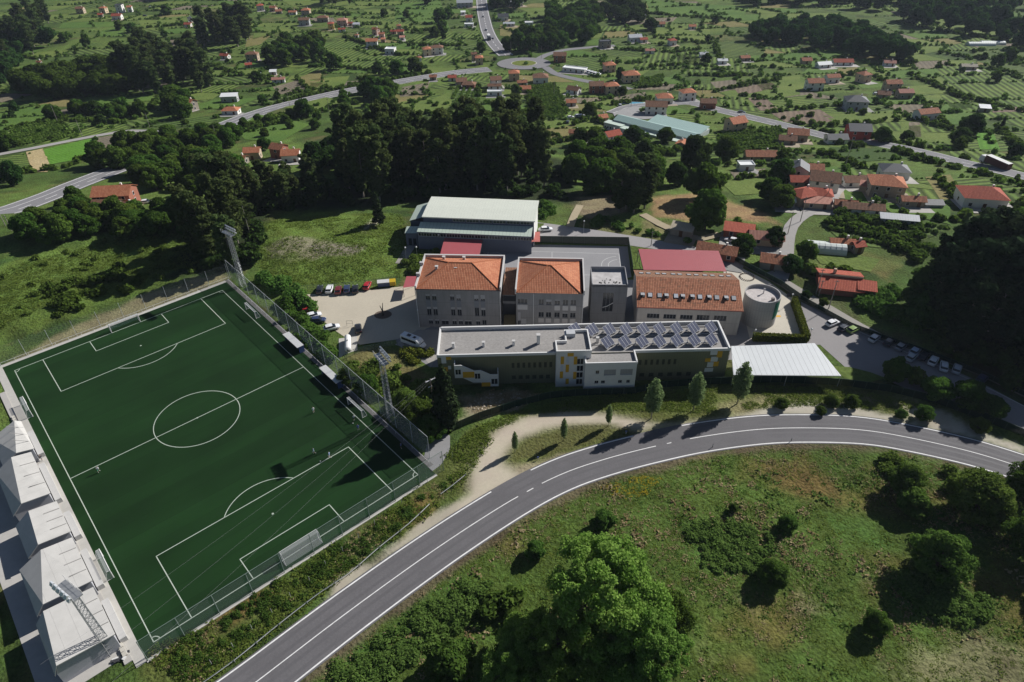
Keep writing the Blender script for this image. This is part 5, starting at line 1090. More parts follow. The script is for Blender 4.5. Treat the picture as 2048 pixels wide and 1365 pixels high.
for k, (px, py) in enumerate(((424, 1330), (467, 1296), (505, 1260), (545, 1228), (582, 1196), (620, 1164), (652, 1132), (686, 1104), (718, 1078), (750, 1050), (804, 1008), (828, 985), (855, 965), (905, 915), (880, 938))):
    p = U(px, py); tag(link("bank_post", wp, None, p), "thin concrete post in the line on the bank above the road", "post", "line of thin posts on the bank")
for k, (px, py) in enumerate(((1425, 892), (1582, 880))):
    p = U(px, py + 3); o = thing("marker_post", ("dark marker post on the outer road edge, left one", "dark marker post on the outer road edge, right one")[k], "marker post", p); MB().tube((0, 0, 0), (0, 0, 1.0), .07).build("post", DARKM, o); MB().box(-.08, .08, -.09, -.07, .65, .85).build("reflector", WHITE, o)
def stump(px, py, label):
    p = U(px, py); o = thing("delineator", label, "marker post", p); MB().tube((0, 0, 0), (0, 0, .9), .06).build("post", WHITE, o); MB().box(-.2, .2, -.05, .05, .6, .9).build("plate", mat("plate_blue", (.12, .16, .4), .5), o)
stump(1076, 920, "small white and blue post on the lay-by island, left"); stump(1252, 868, "small white and blue post on the lay-by island, right")
# ---------------------------------------------------------------- overhead line
def pylon(label, p, h, rz, arm=2.4):
    o = thing("power_pole", label, "utility pole", p, rz); MB().tube((0, 0, -.5), (0, 0, h), .17, .12, 8).build("pole", mat("pole_wood", (.16, .12, .09), .9, .15, 2), o)
    MB().box(-arm / 2, arm / 2, -.1, -.0, h - .3, h - .15).box(-arm / 2, arm / 2, .02, .12, h - .3, h - .15).build("crossarm", WHITE, o); MB().box(-.7, .7, -.06, .06, h - 2.0, h - 1.88).build("lower_arm", WHITE, o)
    for x in (-arm / 2 + .1, 0, arm / 2 - .1): MB().tube((x, 0, h - .15), (x, 0, h + .2), .06, .04, 6).build("insulator", WHITE, o)
p0 = U(868, 826); pylon("dark pole with white crossarm beside the tall conifer", p0, 9.8, R(35))
for k in range(3):
    a = p0 + Vector((math.cos(R(35)) * (-1.1 + 1.1 * k), math.sin(R(35)) * (-1.1 + 1.1 * k), 9.8)); e = U(80 + 60 * k, 1330 + 28 * k, 11.0); pts = []
    for i in range(21): t = i / 20; q = a.lerp(e, t); pts.append((q.x, q.y, q.z - 4 * 1.1 * t * (1 - t)))
    o = MB().path(pts, .009, 4).build("power_wire", mat("wire_metal", (.3, .3, .3), .4, 0)); tag(o, ("upper wire sagging across the pitch from the crossarm pole", "middle wire sagging across the pitch from the crossarm pole", "lower wire sagging across the pitch from the crossarm pole")[k], "wire", "wires across the pitch")
# ---------------------------------------------------------------- tank, bins, signs near the sandy yard
o = thing("gas_tank", "long white gas tank lying beside the sandy yard", "tank", U(697, 694), R(101)); m = MB()
for i in range(16):
    a, b = 2 * math.pi * i / 16, 2 * math.pi * (i + 1) / 16; prof = [(-3.2, .25), (-3.0, .6), (-2.7, .8), (2.7, .8), (3.0, .6), (3.2, .25)]
    for (x0, r0), (x1, r1) in zip(prof, prof[1:]): m.poly([(x0, r0 * math.cos(a), 1.2 + r0 * math.sin(a)), (x1, r1 * math.cos(a), 1.2 + r1 * math.sin(a)), (x1, r1 * math.cos(b), 1.2 + r1 * math.sin(b)), (x0, r0 * math.cos(b), 1.2 + r0 * math.sin(b))][::-1])
m.build("vessel", WHITE, o, True)
for x in (-2, 2): MB().box(x - .2, x + .2, -.6, .6, 0, .75).build("saddle", CONC, o)
MB().tube((0, 0, 1.95), (0, 0, 2.2), .2).build("valve_cover", GALV, o)
MB().box(-4, 4, -2.2, 2.4, 0.03, .09).build("tank_pad", CONC, o)
def bin_(px, py, c, label, kind):
    o = thing("recycling_bin", label, "bin", U(px, py), R(8)); mm = mat("bin_" + kind, c, .45, .05); MB().prism([(-.85, -.6), (.85, -.6), (.85, .6), (-.85, .6)], .12, 1.35).build("body", mm, o)
    MB().prism([(-.9, -.65), (.9, -.65), (.9, .65), (-.9, .65)], 1.36, [1.5, 1.5, 1.85, 1.85]).build("lid", WHITE if kind != "yellow" else mm, o)
    for x in (-.6, .6): MB().box(x - .1, x + .1, -.5, .5, 0, .12).build("foot", DARKM, o)
bin_(762, 573, (.10, .13, .22), "dark bin with white lid, left of the pair by the yard", "blue"); bin_(774, 572, (.09, .12, .20), "dark bin with white lid, next to the yellow one", "blue2"); bin_(786, 571, (.62, .42, .03), "yellow recycling bin at the back of the sandy yard", "yellow")
o = thing("site_hut_frame", "thin metal gate frame beside the gas tank", "gate", U(700, 652)); MB().tube((-.8, 0, 0), (-.8, 0, 1.6), .04).tube((.8, 0, 0), (.8, 0, 1.6), .04).build("post", DARKM, o); MB().tube((-.8, 0, 1.6), (.8, 0, 1.6), .04).tube((-.8, 0, .8), (.8, 0, .8), .03).build("bar", DARKM, o)
o = thing("dead_stump", "bare forked stump standing in the shaded yard", "stump", U(766, 630)); MB().tube((0, 0, 0), (0, 0, 1.4), .3, .25).tube((0, 0, 1.2), (-.5, 0, 3.0), .16, .08).tube((0, 0, 1.2), (.35, .1, 3.8), .18, .07).build("trunk", mat("dead_wood", (.14, .11, .09), .9, .2, 2), o)
sheet("stump_bed", [(U(766, 630).x + 2.4 * math.cos(t), U(766, 630).y + 2.0 * math.sin(t)) for t in np.linspace(0, 6.283, 17)[:-1]], mat("bed_soil", (.12, .09, .07), .95, .2, 2), .05)
# ring of stumps on the playground
c = U(1494, 555); sr = thing("seat_ring", "ring of small dark stumps on the paved playground", "seating", c)
me = MB().tube((0, 0, 0), (0, 0, .35), .16, .16, 7).mesh("stump_seat", [mat("dead_wood", (1, 1, 1))])
for i in range(22): link("stump_seat", me, sr, (2.0 * math.cos(i * .2856), 2.0 * math.sin(i * .2856), 0))
for px, py, l in ((1540, 572, "round dark planter on the playground, upper one"), (1577, 592, "round dark planter on the playground, lower one"), (1556, 566, "round dark planter by the playground fence")):
    o = thing("planter", l, "planter", U(px, py)); MB().tube((0, 0, 0), (0, 0, .5), .5, .6, 12).build("pot", DARKM, o)
q = U(1556, 633); tag(MB().box(-.7, .7, -.4, .4, .045, .06).build("yellow_mat", YEL, None, loc=q), "small yellow mark on the pale paving beside the round tower", "mat")
# box hedge round the paved corner
def hedge_box(label, a, b, w, h):
    global rng; rng = np.random.default_rng(int(a.x * 7) % 1000); d = b - a; L_ = d.length; n = int(L_ * (w + 2 * h) * 55); t = rng.random(n); s = rng.random(n) * (w + 2 * h); C = np.zeros((n, 3)); Nn = np.zeros((n, 3)); nx = np.array((-d.y, d.x, 0)) / L_
    off = np.where(s < h, -w / 2, np.where(s < h + w, s - h - w / 2, w / 2)); z = np.where(s < h, s, np.where(s < h + w, h, h - (s - h - w))); C = np.array(a)[None, :] + np.array(d)[None, :] * t[:, None] + nx[None, :] * off[:, None]; C[:, 2] = z + rng.normal(0, .05, n)
    Nn = np.where((s < h)[:, None], -nx, np.where((s < h + w)[:, None], np.array((0, 0, 1.0)), nx)); V = leaf_arrays(C + rng.normal(0, .06, (n, 3)), np.full(n, .13), Nn, .8)
    o = thing("hedge", label, "hedge", (a.x, a.y, 0)); f = link("foliage", leaf_mesh("foliage", V - np.array((a.x, a.y, 0)), rng.random(n), LM["hedge"]), o)
    core = MB(); ang = math.atan2(d.y, d.x); core.frame((0, 0, 0), ang); core.box(-.1, L_ + .1, -w / 2 + .08, w / 2 - .08, 0, h - .08); core.build("core", mat("hedge_core", (.03, .045, .01), .95), o)
hedge_box("clipped green hedge in front of the round tower's paving", U(1505, 681), U(1612, 685), 1.2, 2.0); hedge_box("clipped green hedge on the right side of the round tower's paving", U(1612, 683), U(1586, 606), 1.4, 2.0)
# ---------------------------------------------------------------- cars
TYRE = mat("tyre", (.02, .02, .02), .8, 0); RIM = mat("rim", (.5, .5, .52), .35, 0, metal=.7); CGL = mat("car_glass", (.015, .02, .025), .08, 0, spec=.7); HEADL = mat("headlight", (.75, .77, .8), .15, 0); TAILL = mat("tail_light", (.35, .02, .02), .25, 0)
def loft(sec, mi=0, close=True):
    """closed hull through cross-sections; each is (x, [(y, z)...]) for the right half, mirrored"""
    m = MB(); rings = []
    for x, pts in sec: rings.append([(x, y, z) for y, z in pts] + [(x, -y, z) for y, z in reversed(pts)])
    for a, b in zip(rings, rings[1:]):
        n = len(a)
        for i in range(n): m.poly([a[i], b[i], b[(i + 1) % n], a[(i + 1) % n]], mi)
    m.poly(rings[0], mi); m.poly(rings[-1][::-1], mi); return m
def s4(w, zb, zt, k=.86): return [(w * .8, zb), (w, zb + .12), (w, zt - .12), (w * k, zt)]
body_me = loft([(-2.1, s4(.72, .38, .82)), (-1.95, s4(.86, .30, .98)), (-1.2, s4(.90, .27, .98)), (0, s4(.91, .27, .96)), (.95, s4(.90, .27, .93)), (1.7, s4(.86, .28, .80)), (2.1, s4(.70, .36, .66))]).mesh("body", [WHITE], True)
glass_me = loft([(-1.85, [(.70, .95), (.70, .97), (.70, .99), (.62, 1.0)]), (-1.35, [(.78, .94), (.76, 1.1), (.70, 1.34), (.62, 1.36)]), (.15, [(.80, .93), (.77, 1.1), (.70, 1.38), (.62, 1.40)]), (1.05, [(.74, .90), (.74, .92), (.72, .94), (.6, .95)])]).mesh("glasshouse", [CGL], True)
roof_me = loft([(-1.45, [(.66, 1.345), (.67, 1.36), (.64, 1.38), (.55, 1.40)]), (-.6, [(.69, 1.38), (.70, 1.40), (.67, 1.44), (.5, 1.46)]), (.25, [(.66, 1.385), (.67, 1.40), (.63, 1.42), (.5, 1.43)])]).mesh("roof", [WHITE], True)
wheel_me = MB().tube((0, -.11, 0), (0, .11, 0), .31, .31, 14).mesh("wheel", [TYRE]); rim_me = MB().tube((0, -.12, 0), (0, .12, 0), .19, .19, 10).mesh("rim", [RIM])
hl_me = MB().box(-.05, .05, -.16, .16, -.07, .07).mesh("headlight", [HEADL]); tl_me = MB().box(-.05, .05, -.14, .14, -.1, .1).mesh("tail_light", [TAILL])
CARC = {}
def carpaint(n, c): return mat("car_paint_" + n, c, .3, 0, coat=.6, spec=.5)
CP = dict(white=(.76, .76, .76), black=(.016, .016, .018), red=(.42, .02, .025), darkred=(.16, .02, .02), grey=(.25, .26, .28), dark=(.035, .04, .05), blue=(.05, .09, .20), green=(.22, .32, .08), silver=(.5, .52, .54), pale=(.42, .48, .58), navy=(.03, .045, .10))
def car_parts(o, p, sc=1.0, roof=None):
    link("body", body_me, o, mats=[p]); link("glasshouse", glass_me, o); link("roof", roof_me, o, mats=[roof or p])
    for x in (-1.3, 1.3):
        for y in (-.80, .80): w = link("wheel", wheel_me, o, (x, y, .31)); link("rim", rim_me, w)
    for y in (-.6, .6): link("headlight", hl_me, o, (1.98, y, .66)); link("tail_light", tl_me, o, (-2.02, y, .78))
def face(px, py, qx, qy):
    a, b = G(px, py), G(qx, qy); return math.atan2(b.y - a.y, b.x - a.x)
def car(px, py, col, hd, label, group=None, sc=1.0, far=False, pos=None, z=None):
    p = G(px, py) if pos is None else pos; p = Vector((p[0], p[1], (float(T(p[0], p[1])) + .05) if z is None else z))
    car_parts(thing("parked_car", label, "car", p, R(hd), group, sc), carpaint(col, CP[col])); 
GA = "cars parked round the sandy yard"; GB = "cars parked in the shaded right car park"
for px, py, c, hd, l in ((640, 583, "black", 95, "black car at the left end of the row behind the sandy yard"), (659.5, 582, "white", 92, "white car second in the row behind the sandy yard"), (677, 584, "darkred", 96, "very dark maroon car third in the row behind the sandy yard"), (694, 582, "navy", 98, "dark blue car fourth in the row behind the sandy yard"), (711, 582, "black", 100, "black car beside the bright red one behind the sandy yard"), (735, 575, "red", 84, "bright red car at the right end of the back row"),
                        (606, 600, "darkred", 160, "dark red car topmost along the yard's left edge"), (612, 611, "white", 20, "white car below the dark red one on the yard's left edge"), (618, 624, "red", 14, "red car between two white ones on the yard's left edge"), (628, 635, "white", 24, "white car below the red one on the yard's left edge"), (637, 644, "navy", 6, "dark blue car lowest on the yard's left edge"), (664, 659, "white", 22, "white hatchback beside the gas tank"), (717, 661, "black", 104, "black car parked right of the gas tank")):
    car(px, py, c, hd, l, GA, 1.0 if c != "white" else 1.02)
for px, py, c, hd, l in ((1664, 650, "white", 28, "white car in the sun at the head of the right car park"), (1687, 660, "dark", 34, "dark car between the white and the green one"), (1706, 663, "green", 30, "lime green car at the edge of the tree shade"), (1748, 680, "silver", 40, "pale car just inside the tree shade"), (1778, 688, "dark", 40, "dark car beside the pale one in the shade"), (1829, 706, "pale", 42, "pale blue car in the shade, upper of a close pair"), (1822, 718, "silver", 40, "silver car in the shade, lower of a close pair"), (1865, 726, "white", 48, "white car in the shade, second from the right"), (1886, 737, "white", 60, "white car in the shade, rightmost of the row"), (1801, 697, "grey", 40, "grey car in the shade, third after the lime green one"), (1846, 716, "dark", 44, "dark car squeezed between pale ones in the shade"), (1912, 742, "silver", 52, "silver car in the shade just past the rightmost white one"), (1962, 762, "navy", 40, "dark blue car deep in the tree shade")):
    car(px, py, c, hd, l, GB)
for px, py, c, hd, l in ((1092, 462, "white", 4, "white estate car beside the sports hall's end wall"), (1462, 484, "white", 150, "white car on the grass by the red-roofed shed"), (1440, 444, "silver", 60, "small silver car by the shed lane under the dark tree")): car(px, py, c, hd, l)
# minibus
o = thing("minibus", "white minibus parked at the entrance drive beside the long block", "minibus", U(827, 690), R(-32))
loft([(-3.4, s4(.9, .4, 2.4, .8)), (-3.2, s4(1.02, .34, 2.6, .85)), (1.8, s4(1.02, .34, 2.6, .85)), (2.5, s4(1.0, .34, 2.2, .8)), (2.9, s4(.98, .34, 1.35, .85)), (3.5, s4(.85, .4, 1.0, .85))]).build("body", carpaint("white", CP["white"]), o, True)
MB().poly([(2.0, -.82, 2.36), (2.82, -.86, 1.52), (2.82, .86, 1.52), (2.0, .82, 2.36)]).poly([(2.06, -.82, 2.38), (2.88, -.86, 1.54), (2.88, .86, 1.54), (2.06, .82, 2.38)]).build("windscreen", CGL, o)
for s in (-1, 1): MB().box(-2.9, 1.7, s * 1.0 - .03, s * 1.0 + .05, 1.45, 2.2).build("side_windows", CGL, o)
MB().box(-1.6, -.6, -.4, .4, 2.6, 2.75).box(.3, 1.0, -.35, .35, 2.6, 2.68).build("roof_hatch", DARKM, o)
for x in (-2.2, 2.2):
    for y in (-.9, .9): w = link("wheel", wheel_me, o, (x, y, .33)); link("rim", rim_me, w)
for y in (-.65, .65): link("headlight", hl_me, o, (3.42, y, .8))
def truck(label, p, hd, cab, box_c, L_=11.5, sc=1.0):
    o = thing("truck", label, "truck", p, hd, None, sc); MB().box(-L_ / 2, L_ / 2 - 2.6, -1.25, 1.25, 1.0, 3.7, 0, 1).build("cargo_box", [box_c, WHITE], o)
    loft([(L_ / 2 - 2.3, s4(1.2, .6, 3.0, .9)), (L_ / 2 - .4, s4(1.2, .6, 2.9, .9)), (L_ / 2, s4(1.15, .6, 1.7, .95))]).build("cab", cab, o, True); MB().poly([(L_ / 2 - .42, -1.05, 2.75), (L_ / 2 - .02, -1.1, 1.75), (L_ / 2 - .02, 1.1, 1.75), (L_ / 2 - .42, 1.05, 2.75)][::-1]).build("windscreen", CGL, o)
    MB().box(-L_ / 2, L_ / 2 - .5, -1.0, 1.0, .6, .95).build("chassis", DARKM, o)
    for x in (-L_ / 2 + 1.2, -L_ / 2 + 2.4, L_ / 2 - 1.2):
        for y in (-1.05, 1.05): w = link("wheel", wheel_me, o, (x, y, .48), scale=(1.5, 1.5, 1.5)); link("rim", rim_me, w)
p = GH(1987, 333, .5); truck("lorry with white roof and dark sides on the right-hand road", p + Vector((0, 0, .3)), face(2030, 341, 1950, 322), WHITE, mat("dark_red_sides", (.10, .03, .03), .6), 13.0)
p = GH(978, 79, .5); truck("white lorry coming down towards the roundabout", p + Vector((0, 0, .3)), face(978, 84, 985, 95), mat("cab_dark", (.08, .08, .1)), WHITE, 9.0)
# ---------------------------------------------------------------- people on the pitch
def person_mesh(name, joints, edges, radii):
    me = bpy.data.meshes.new(name + "_skel"); me.from_pydata(joints, edges, []); ob = bpy.data.objects.new(name + "_skel", me); COL.objects.link(ob)
    sk = ob.modifiers.new("skin", 'SKIN'); ss = ob.modifiers.new("sub", 'SUBSURF'); ss.levels = 1; ss.render_levels = 1
    for i, r_ in enumerate(radii): me.skin_vertices[0].data[i].radius = (r_, r_) if not isinstance(r_, tuple) else r_
    me.skin_vertices[0].data[0].use_root = True; bpy.context.view_layer.update()
    ev = ob.evaluated_get(bpy.context.evaluated_depsgraph_get()); out = bpy.data.meshes.new_from_object(ev); out.name = name
    bpy.data.objects.remove(ob); bpy.data.meshes.remove(me); return out
def person(label, px, py, rz, pose, shirt, shorts):
    st = .32 if pose == 'run' else .1
    J = [(0, 0, .95), (0, .02, 1.18), (0, .02, 1.40), (0, .02, 1.53), (0, .06, 1.66), (0, .05, 1.76),
         (.19, 0, 1.40), (.27, -st * .5, 1.13), (.25, st * .3, .92), (-.19, 0, 1.40), (-.27, st * .5, 1.13), (-.25, st * .9, .98),
         (.10, 0, .90), (.11, st, .50), (.11, st * .4, .09), (.11, st * .4 + .16, .04), (-.10, 0, .90), (-.11, st * .1, .48), (-.11, -st * 1.1, .14 if pose == 'run' else .09), (-.11, -st * 1.1 + .16, .06)]
    Ed = [(0, 1), (1, 2), (2, 3), (3, 4), (4, 5), (2, 6), (6, 7), (7, 8), (2, 9), (9, 10), (10, 11), (0, 12), (12, 13), (13, 14), (14, 15), (0, 16), (16, 17), (17, 18), (18, 19)]
    Rd = [(.15, .11), (.14, .10), (.17, .11), .06, .10, .07, .065, .048, .035, .065, .048, .035, .10, .065, .045, .04, .10, .065, .045, .04]
    key = "person_" + pose
    me = bpy.data.meshes.get(key) or person_mesh(key, J, Ed, Rd); me = me.copy()
    co = np.zeros(len(me.vertices) * 3); me.vertices.foreach_get("co", co); co = co.reshape(-1, 3); z = co[:, 2]; ax = np.abs(co[:, 0])
    skin = np.array((.42, .25, .17)); colr = np.tile(skin, (len(z), 1)); colr[(z > .98) & (z < 1.5) & ((ax < .26) | (z > 1.2))] = shirt; colr[(z > .55) & (z <= .98) & (ax < .22)] = shorts; colr[z < .3] = (.6, .6, .6); colr[z < .1] = (.05, .05, .05); colr[(z > 1.68) & (co[:, 1] < .07)] = (.05, .035, .02); colr[z > 1.74] = (.05, .035, .02)
    a = me.color_attributes.new("cloth", 'FLOAT_COLOR', 'POINT'); a.data.foreach_set("color", np.concatenate([colr, np.ones((len(z), 1))], 1).astype(np.float32).reshape(-1))
    if "person_cloth" not in MATS:
        m = bpy.data.materials.new("person_cloth"); m.use_nodes = True; at = m.node_tree.nodes.new("ShaderNodeAttribute"); at.attribute_name = "cloth"; m.node_tree.links.new(at.outputs["Color"], m.node_tree.nodes["Principled BSDF"].inputs["Base Color"]); m.node_tree.nodes["Principled BSDF"].inputs["Roughness"].default_value = .8; MATS["person_cloth"] = m
    me.materials.clear(); me.materials.append(MATS["person_cloth"]); me.polygons.foreach_set("use_smooth", np.ones(len(me.polygons), bool))
    o = link("person", me, None, U(px, py) + Vector((0, 0, .04)), R(rz)); tag(o, label, "person", "players on the pitch")
WT, BL, DK, LB = (.75, .75, .75), (.10, .16, .40), (.03, .03, .04), (.45, .55, .70)
for a in (("player in white shirt near the halfway line on the stand side", 199, 945, 200, 'run', WT, (.1, .3, .2)), ("player in white shirt standing below the dugouts", 628, 826, 40, 'stand', WT, WT), ("player in pale kit running near the penalty area's top corner", 629, 908, 120, 'run', LB, WT), ("player in blue shirt running on the penalty area line", 660, 916, 100, 'run', (.3, .4, .65), WT), ("player in blue in the shade beside the small goal", 717, 861, 10, 'stand', BL, BL), ("person in white walking along the goal shade", 709, 842, 30, 'stand', WT, DK), ("person in blue standing in the dark corner of the pitch", 803, 898, 80, 'stand', BL, DK), ("person in dark clothes sitting on the terrace by the stands", 86, 922, 90, 'stand', DK, (.3, .3, .3))): person(*a)
for k in range(2):
    o = MB().ball((0, 0, .12), .12, 0, 10, 8).build("football", WHITE, None, True, loc=U(*((641, 924), (706, 848))[k]) + Vector((0, 0, .04))); tag(o, ("white ball at the feet of the blue-shirted player", "white ball near the small goal in the shade")[k], "ball")
# ================================================================ valley: roads, fields, houses
ROADS = []
def near_road(x, y, d):
    return any(np.min((c[:, 0] - x) ** 2 + (c[:, 1] - y) ** 2) < d * d for c in ROADS)
HPOS = []
def near_house(x, y, d): return any((a - x) ** 2 + (b - y) ** 2 < (d + r_) ** 2 for a, b, r_ in HPOS)
def croad(name, pts, w, mat_, label, dz=.3, lines=(), dash=None):
    c = cr([G(*p)[:2] for p in pts], 5.0); ROADS.append(c); o = ribbon(name, c, w / 2, -w / 2, mat_, dz); tag(o, label, kind="structure")
    for off, lw in lines: ribbon("lane_line", c, off + lw / 2, off - lw / 2, PAINTW, dz + .05, o)
    if dash:
        for off, lw in dash:
            cc = cr([G(*p)[:2] for p in pts], 2.0)
            for k in range(0, len(cc) - 4, 6): ribbon("lane_dash", cc[k:k + 4], off + lw / 2, off - lw / 2, PAINTW, dz + .06, o)
    return c
HWY = [(-120, 475), (0, 430), (90, 397), (150, 372), (270, 326), (400, 273), (480, 240), (545, 219), (610, 203), (680, 187), (760, 172), (840, 158), (910, 147), (980, 140)]
croad("highway", HWY, 12.5, FARASPH, "long main road crossing the valley towards the roundabout", .3, ((5.5, .35), (-5.5, .35), (1.6, .25)), ((-2.0, .3),))
croad("main_street", [(1012, 112), (996, 97), (983, 80), (974, 60), (969, 40), (965, 20), (962, -10), (960, -30)], 12, FARASPH, "main street leading up from the roundabout", .3, ((5.2, .4), (-5.2, .4)), ((0, .4),))
croad("side_road", [(1072, 122), (1095, 110), (1130, 101), (1180, 96), (1230, 92)], 6, FARASPH, "narrow road leaving the roundabout to the right", .28)
croad("link_road", [(1090, 135), (1115, 150), (1170, 163), (1240, 175), (1260, 180)], 6, FARASPH, "lane running down from the roundabout past the houses", .28)
croad("valley_road", [(1225, 228), (1262, 215), (1330, 210), (1385, 208), (1440, 222), (1500, 236), (1560, 250), (1620, 266), (1680, 280), (1740, 287), (1800, 297), (1860, 310), (1930, 328), (2000, 343), (2080, 362), (2300, 420)], 8.5, FARASPH, "road crossing the valley behind the green-roofed factory", .3, ((3.9, .3), (-3.9, .3)), ((0, .25),))
croad("farm_lane", [(-60, 322), (0, 310), (60, 299), (140, 283), (210, 270), (262, 263), (310, 265), (362, 268)], 3.8, mat("lane_asphalt", (.30, .285, .27), .9, .1, .6), "narrow farm lane between the left-hand fields", .3)
croad("village_lane", [(1560, 560), (1572, 520), (1574, 488), (1582, 455), (1606, 432), (1640, 416), (1662, 400), (1680, 378), (1690, 360)], 4.2, mat("lane_asphalt", (1, 1, 1)), "village lane climbing between walls right of the school", .3)
croad("dirt_track", [(1140, 455), (1150, 430), (1160, 412)], 2.6, mat("track_dirt", (.36, .30, .20), .95, .15, 1), "pale dirt track on the slope behind the sports hall", .3)
croad("dirt_track", [(1285, 430), (1320, 450), (1360, 468), (1400, 480), (1440, 470)], 3.0, mat("track_dirt", (1, 1, 1)), "pale dirt track leading to the sheds right of the rear car park", .3)
croad("hall_path", [(800, 528), (812, 508), (822, 492)], 3.0, mat("lane_gravel", (1, 1, 1)), "grey path up to the left end of the sports hall", .08)
rc = G(1048, 128); ROADS.append(np.array([(rc.x + 14 * math.cos(t), rc.y + 14 * math.sin(t)) for t in np.linspace(0, 6.28, 20)])); rz_ = float(T(rc.x, rc.y))
def disc(name, r0, r1, dz, mat_, label=None, kind="structure", sx=1.0):
    ring = []
    for r_ in (r1, r0) if r0 else (r1, .01):
        a = np.linspace(0, 2 * math.pi, 49); x = rc.x + r_ * np.cos(a); y = rc.y + r_ * np.sin(a); ring.append(np.stack([x, y, T(x, y) + dz], 1))
    o = link(name, grid_mesh(name, ring[::-1], mat_)); tag(o, label, kind=kind); return o
disc("roundabout", 8.5, 20, .38, FARASPH, "roundabout carriageway"); disc("roundabout_island", 0, 9.0, .55, field_mat("island_grass", (.12, .15, .03), (.15, .17, .04), 0), "round grass island of the roundabout")
ring = []
for r_ in (9.0, 9.6): a = np.linspace(0, 2 * math.pi, 49); x = rc.x + r_ * np.cos(a); y = rc.y + r_ * np.sin(a); ring.append(np.stack([x, y, T(x, y) + .5], 1))
tag(link("island_kerb", grid_mesh("island_kerb", ring, CONC)), "pale kerb round the roundabout island", kind="structure")
sheet("factory_yard", GP([(1225, 226), (1262, 212), (1330, 225), (1335, 235), (1290, 240), (1230, 236)]), mat("factory_asphalt", (.27, .265, .26), .9, .1, .5), .3)
# fields
FM = dict(
    bright=field_mat("bright_crop", (.085, .20, .022), (.10, .22, .03), 3.0, .5, .25), grass=field_mat("mown_grass", (.100, .146, .034), (.135, .175, .042), 0), lush=field_mat("lush_grass", (.070, .130, .026), (.095, .158, .032), 0),
    rows1=field_mat("row_crop", (.076, .122, .027), (.115, .160, .036), 4.0, .25, 1.0), rows2=field_mat("row_crop_across", (.076, .122, .027), (.12, .162, .038), 4.0, 1.35, 1.0), rows3=field_mat("row_crop_steep", (.066, .104, .027), (.10, .138, .036), 5.0, 2.3, 1.0),
    soil=field_mat("ploughed_soil", (.155, .115, .085), (.19, .145, .105), 3.0, .3, .3), soilg=field_mat("grey_soil", (.15, .13, .095), (.19, .16, .11), 3.0, .3, .3), straw=field_mat("straw_field", (.36, .28, .14), (.42, .34, .19), 2.5, 1.2, .3), dry=field_mat("dry_grass", (.15, .145, .05), (.20, .17, .07), 0), vine=field_mat("vineyard", (.060, .100, .024), (.095, .142, .034), 4.5, .9, 1.0), dark=field_mat("dark_pasture", (.04, .075, .017), (.055, .09, .02), 0))
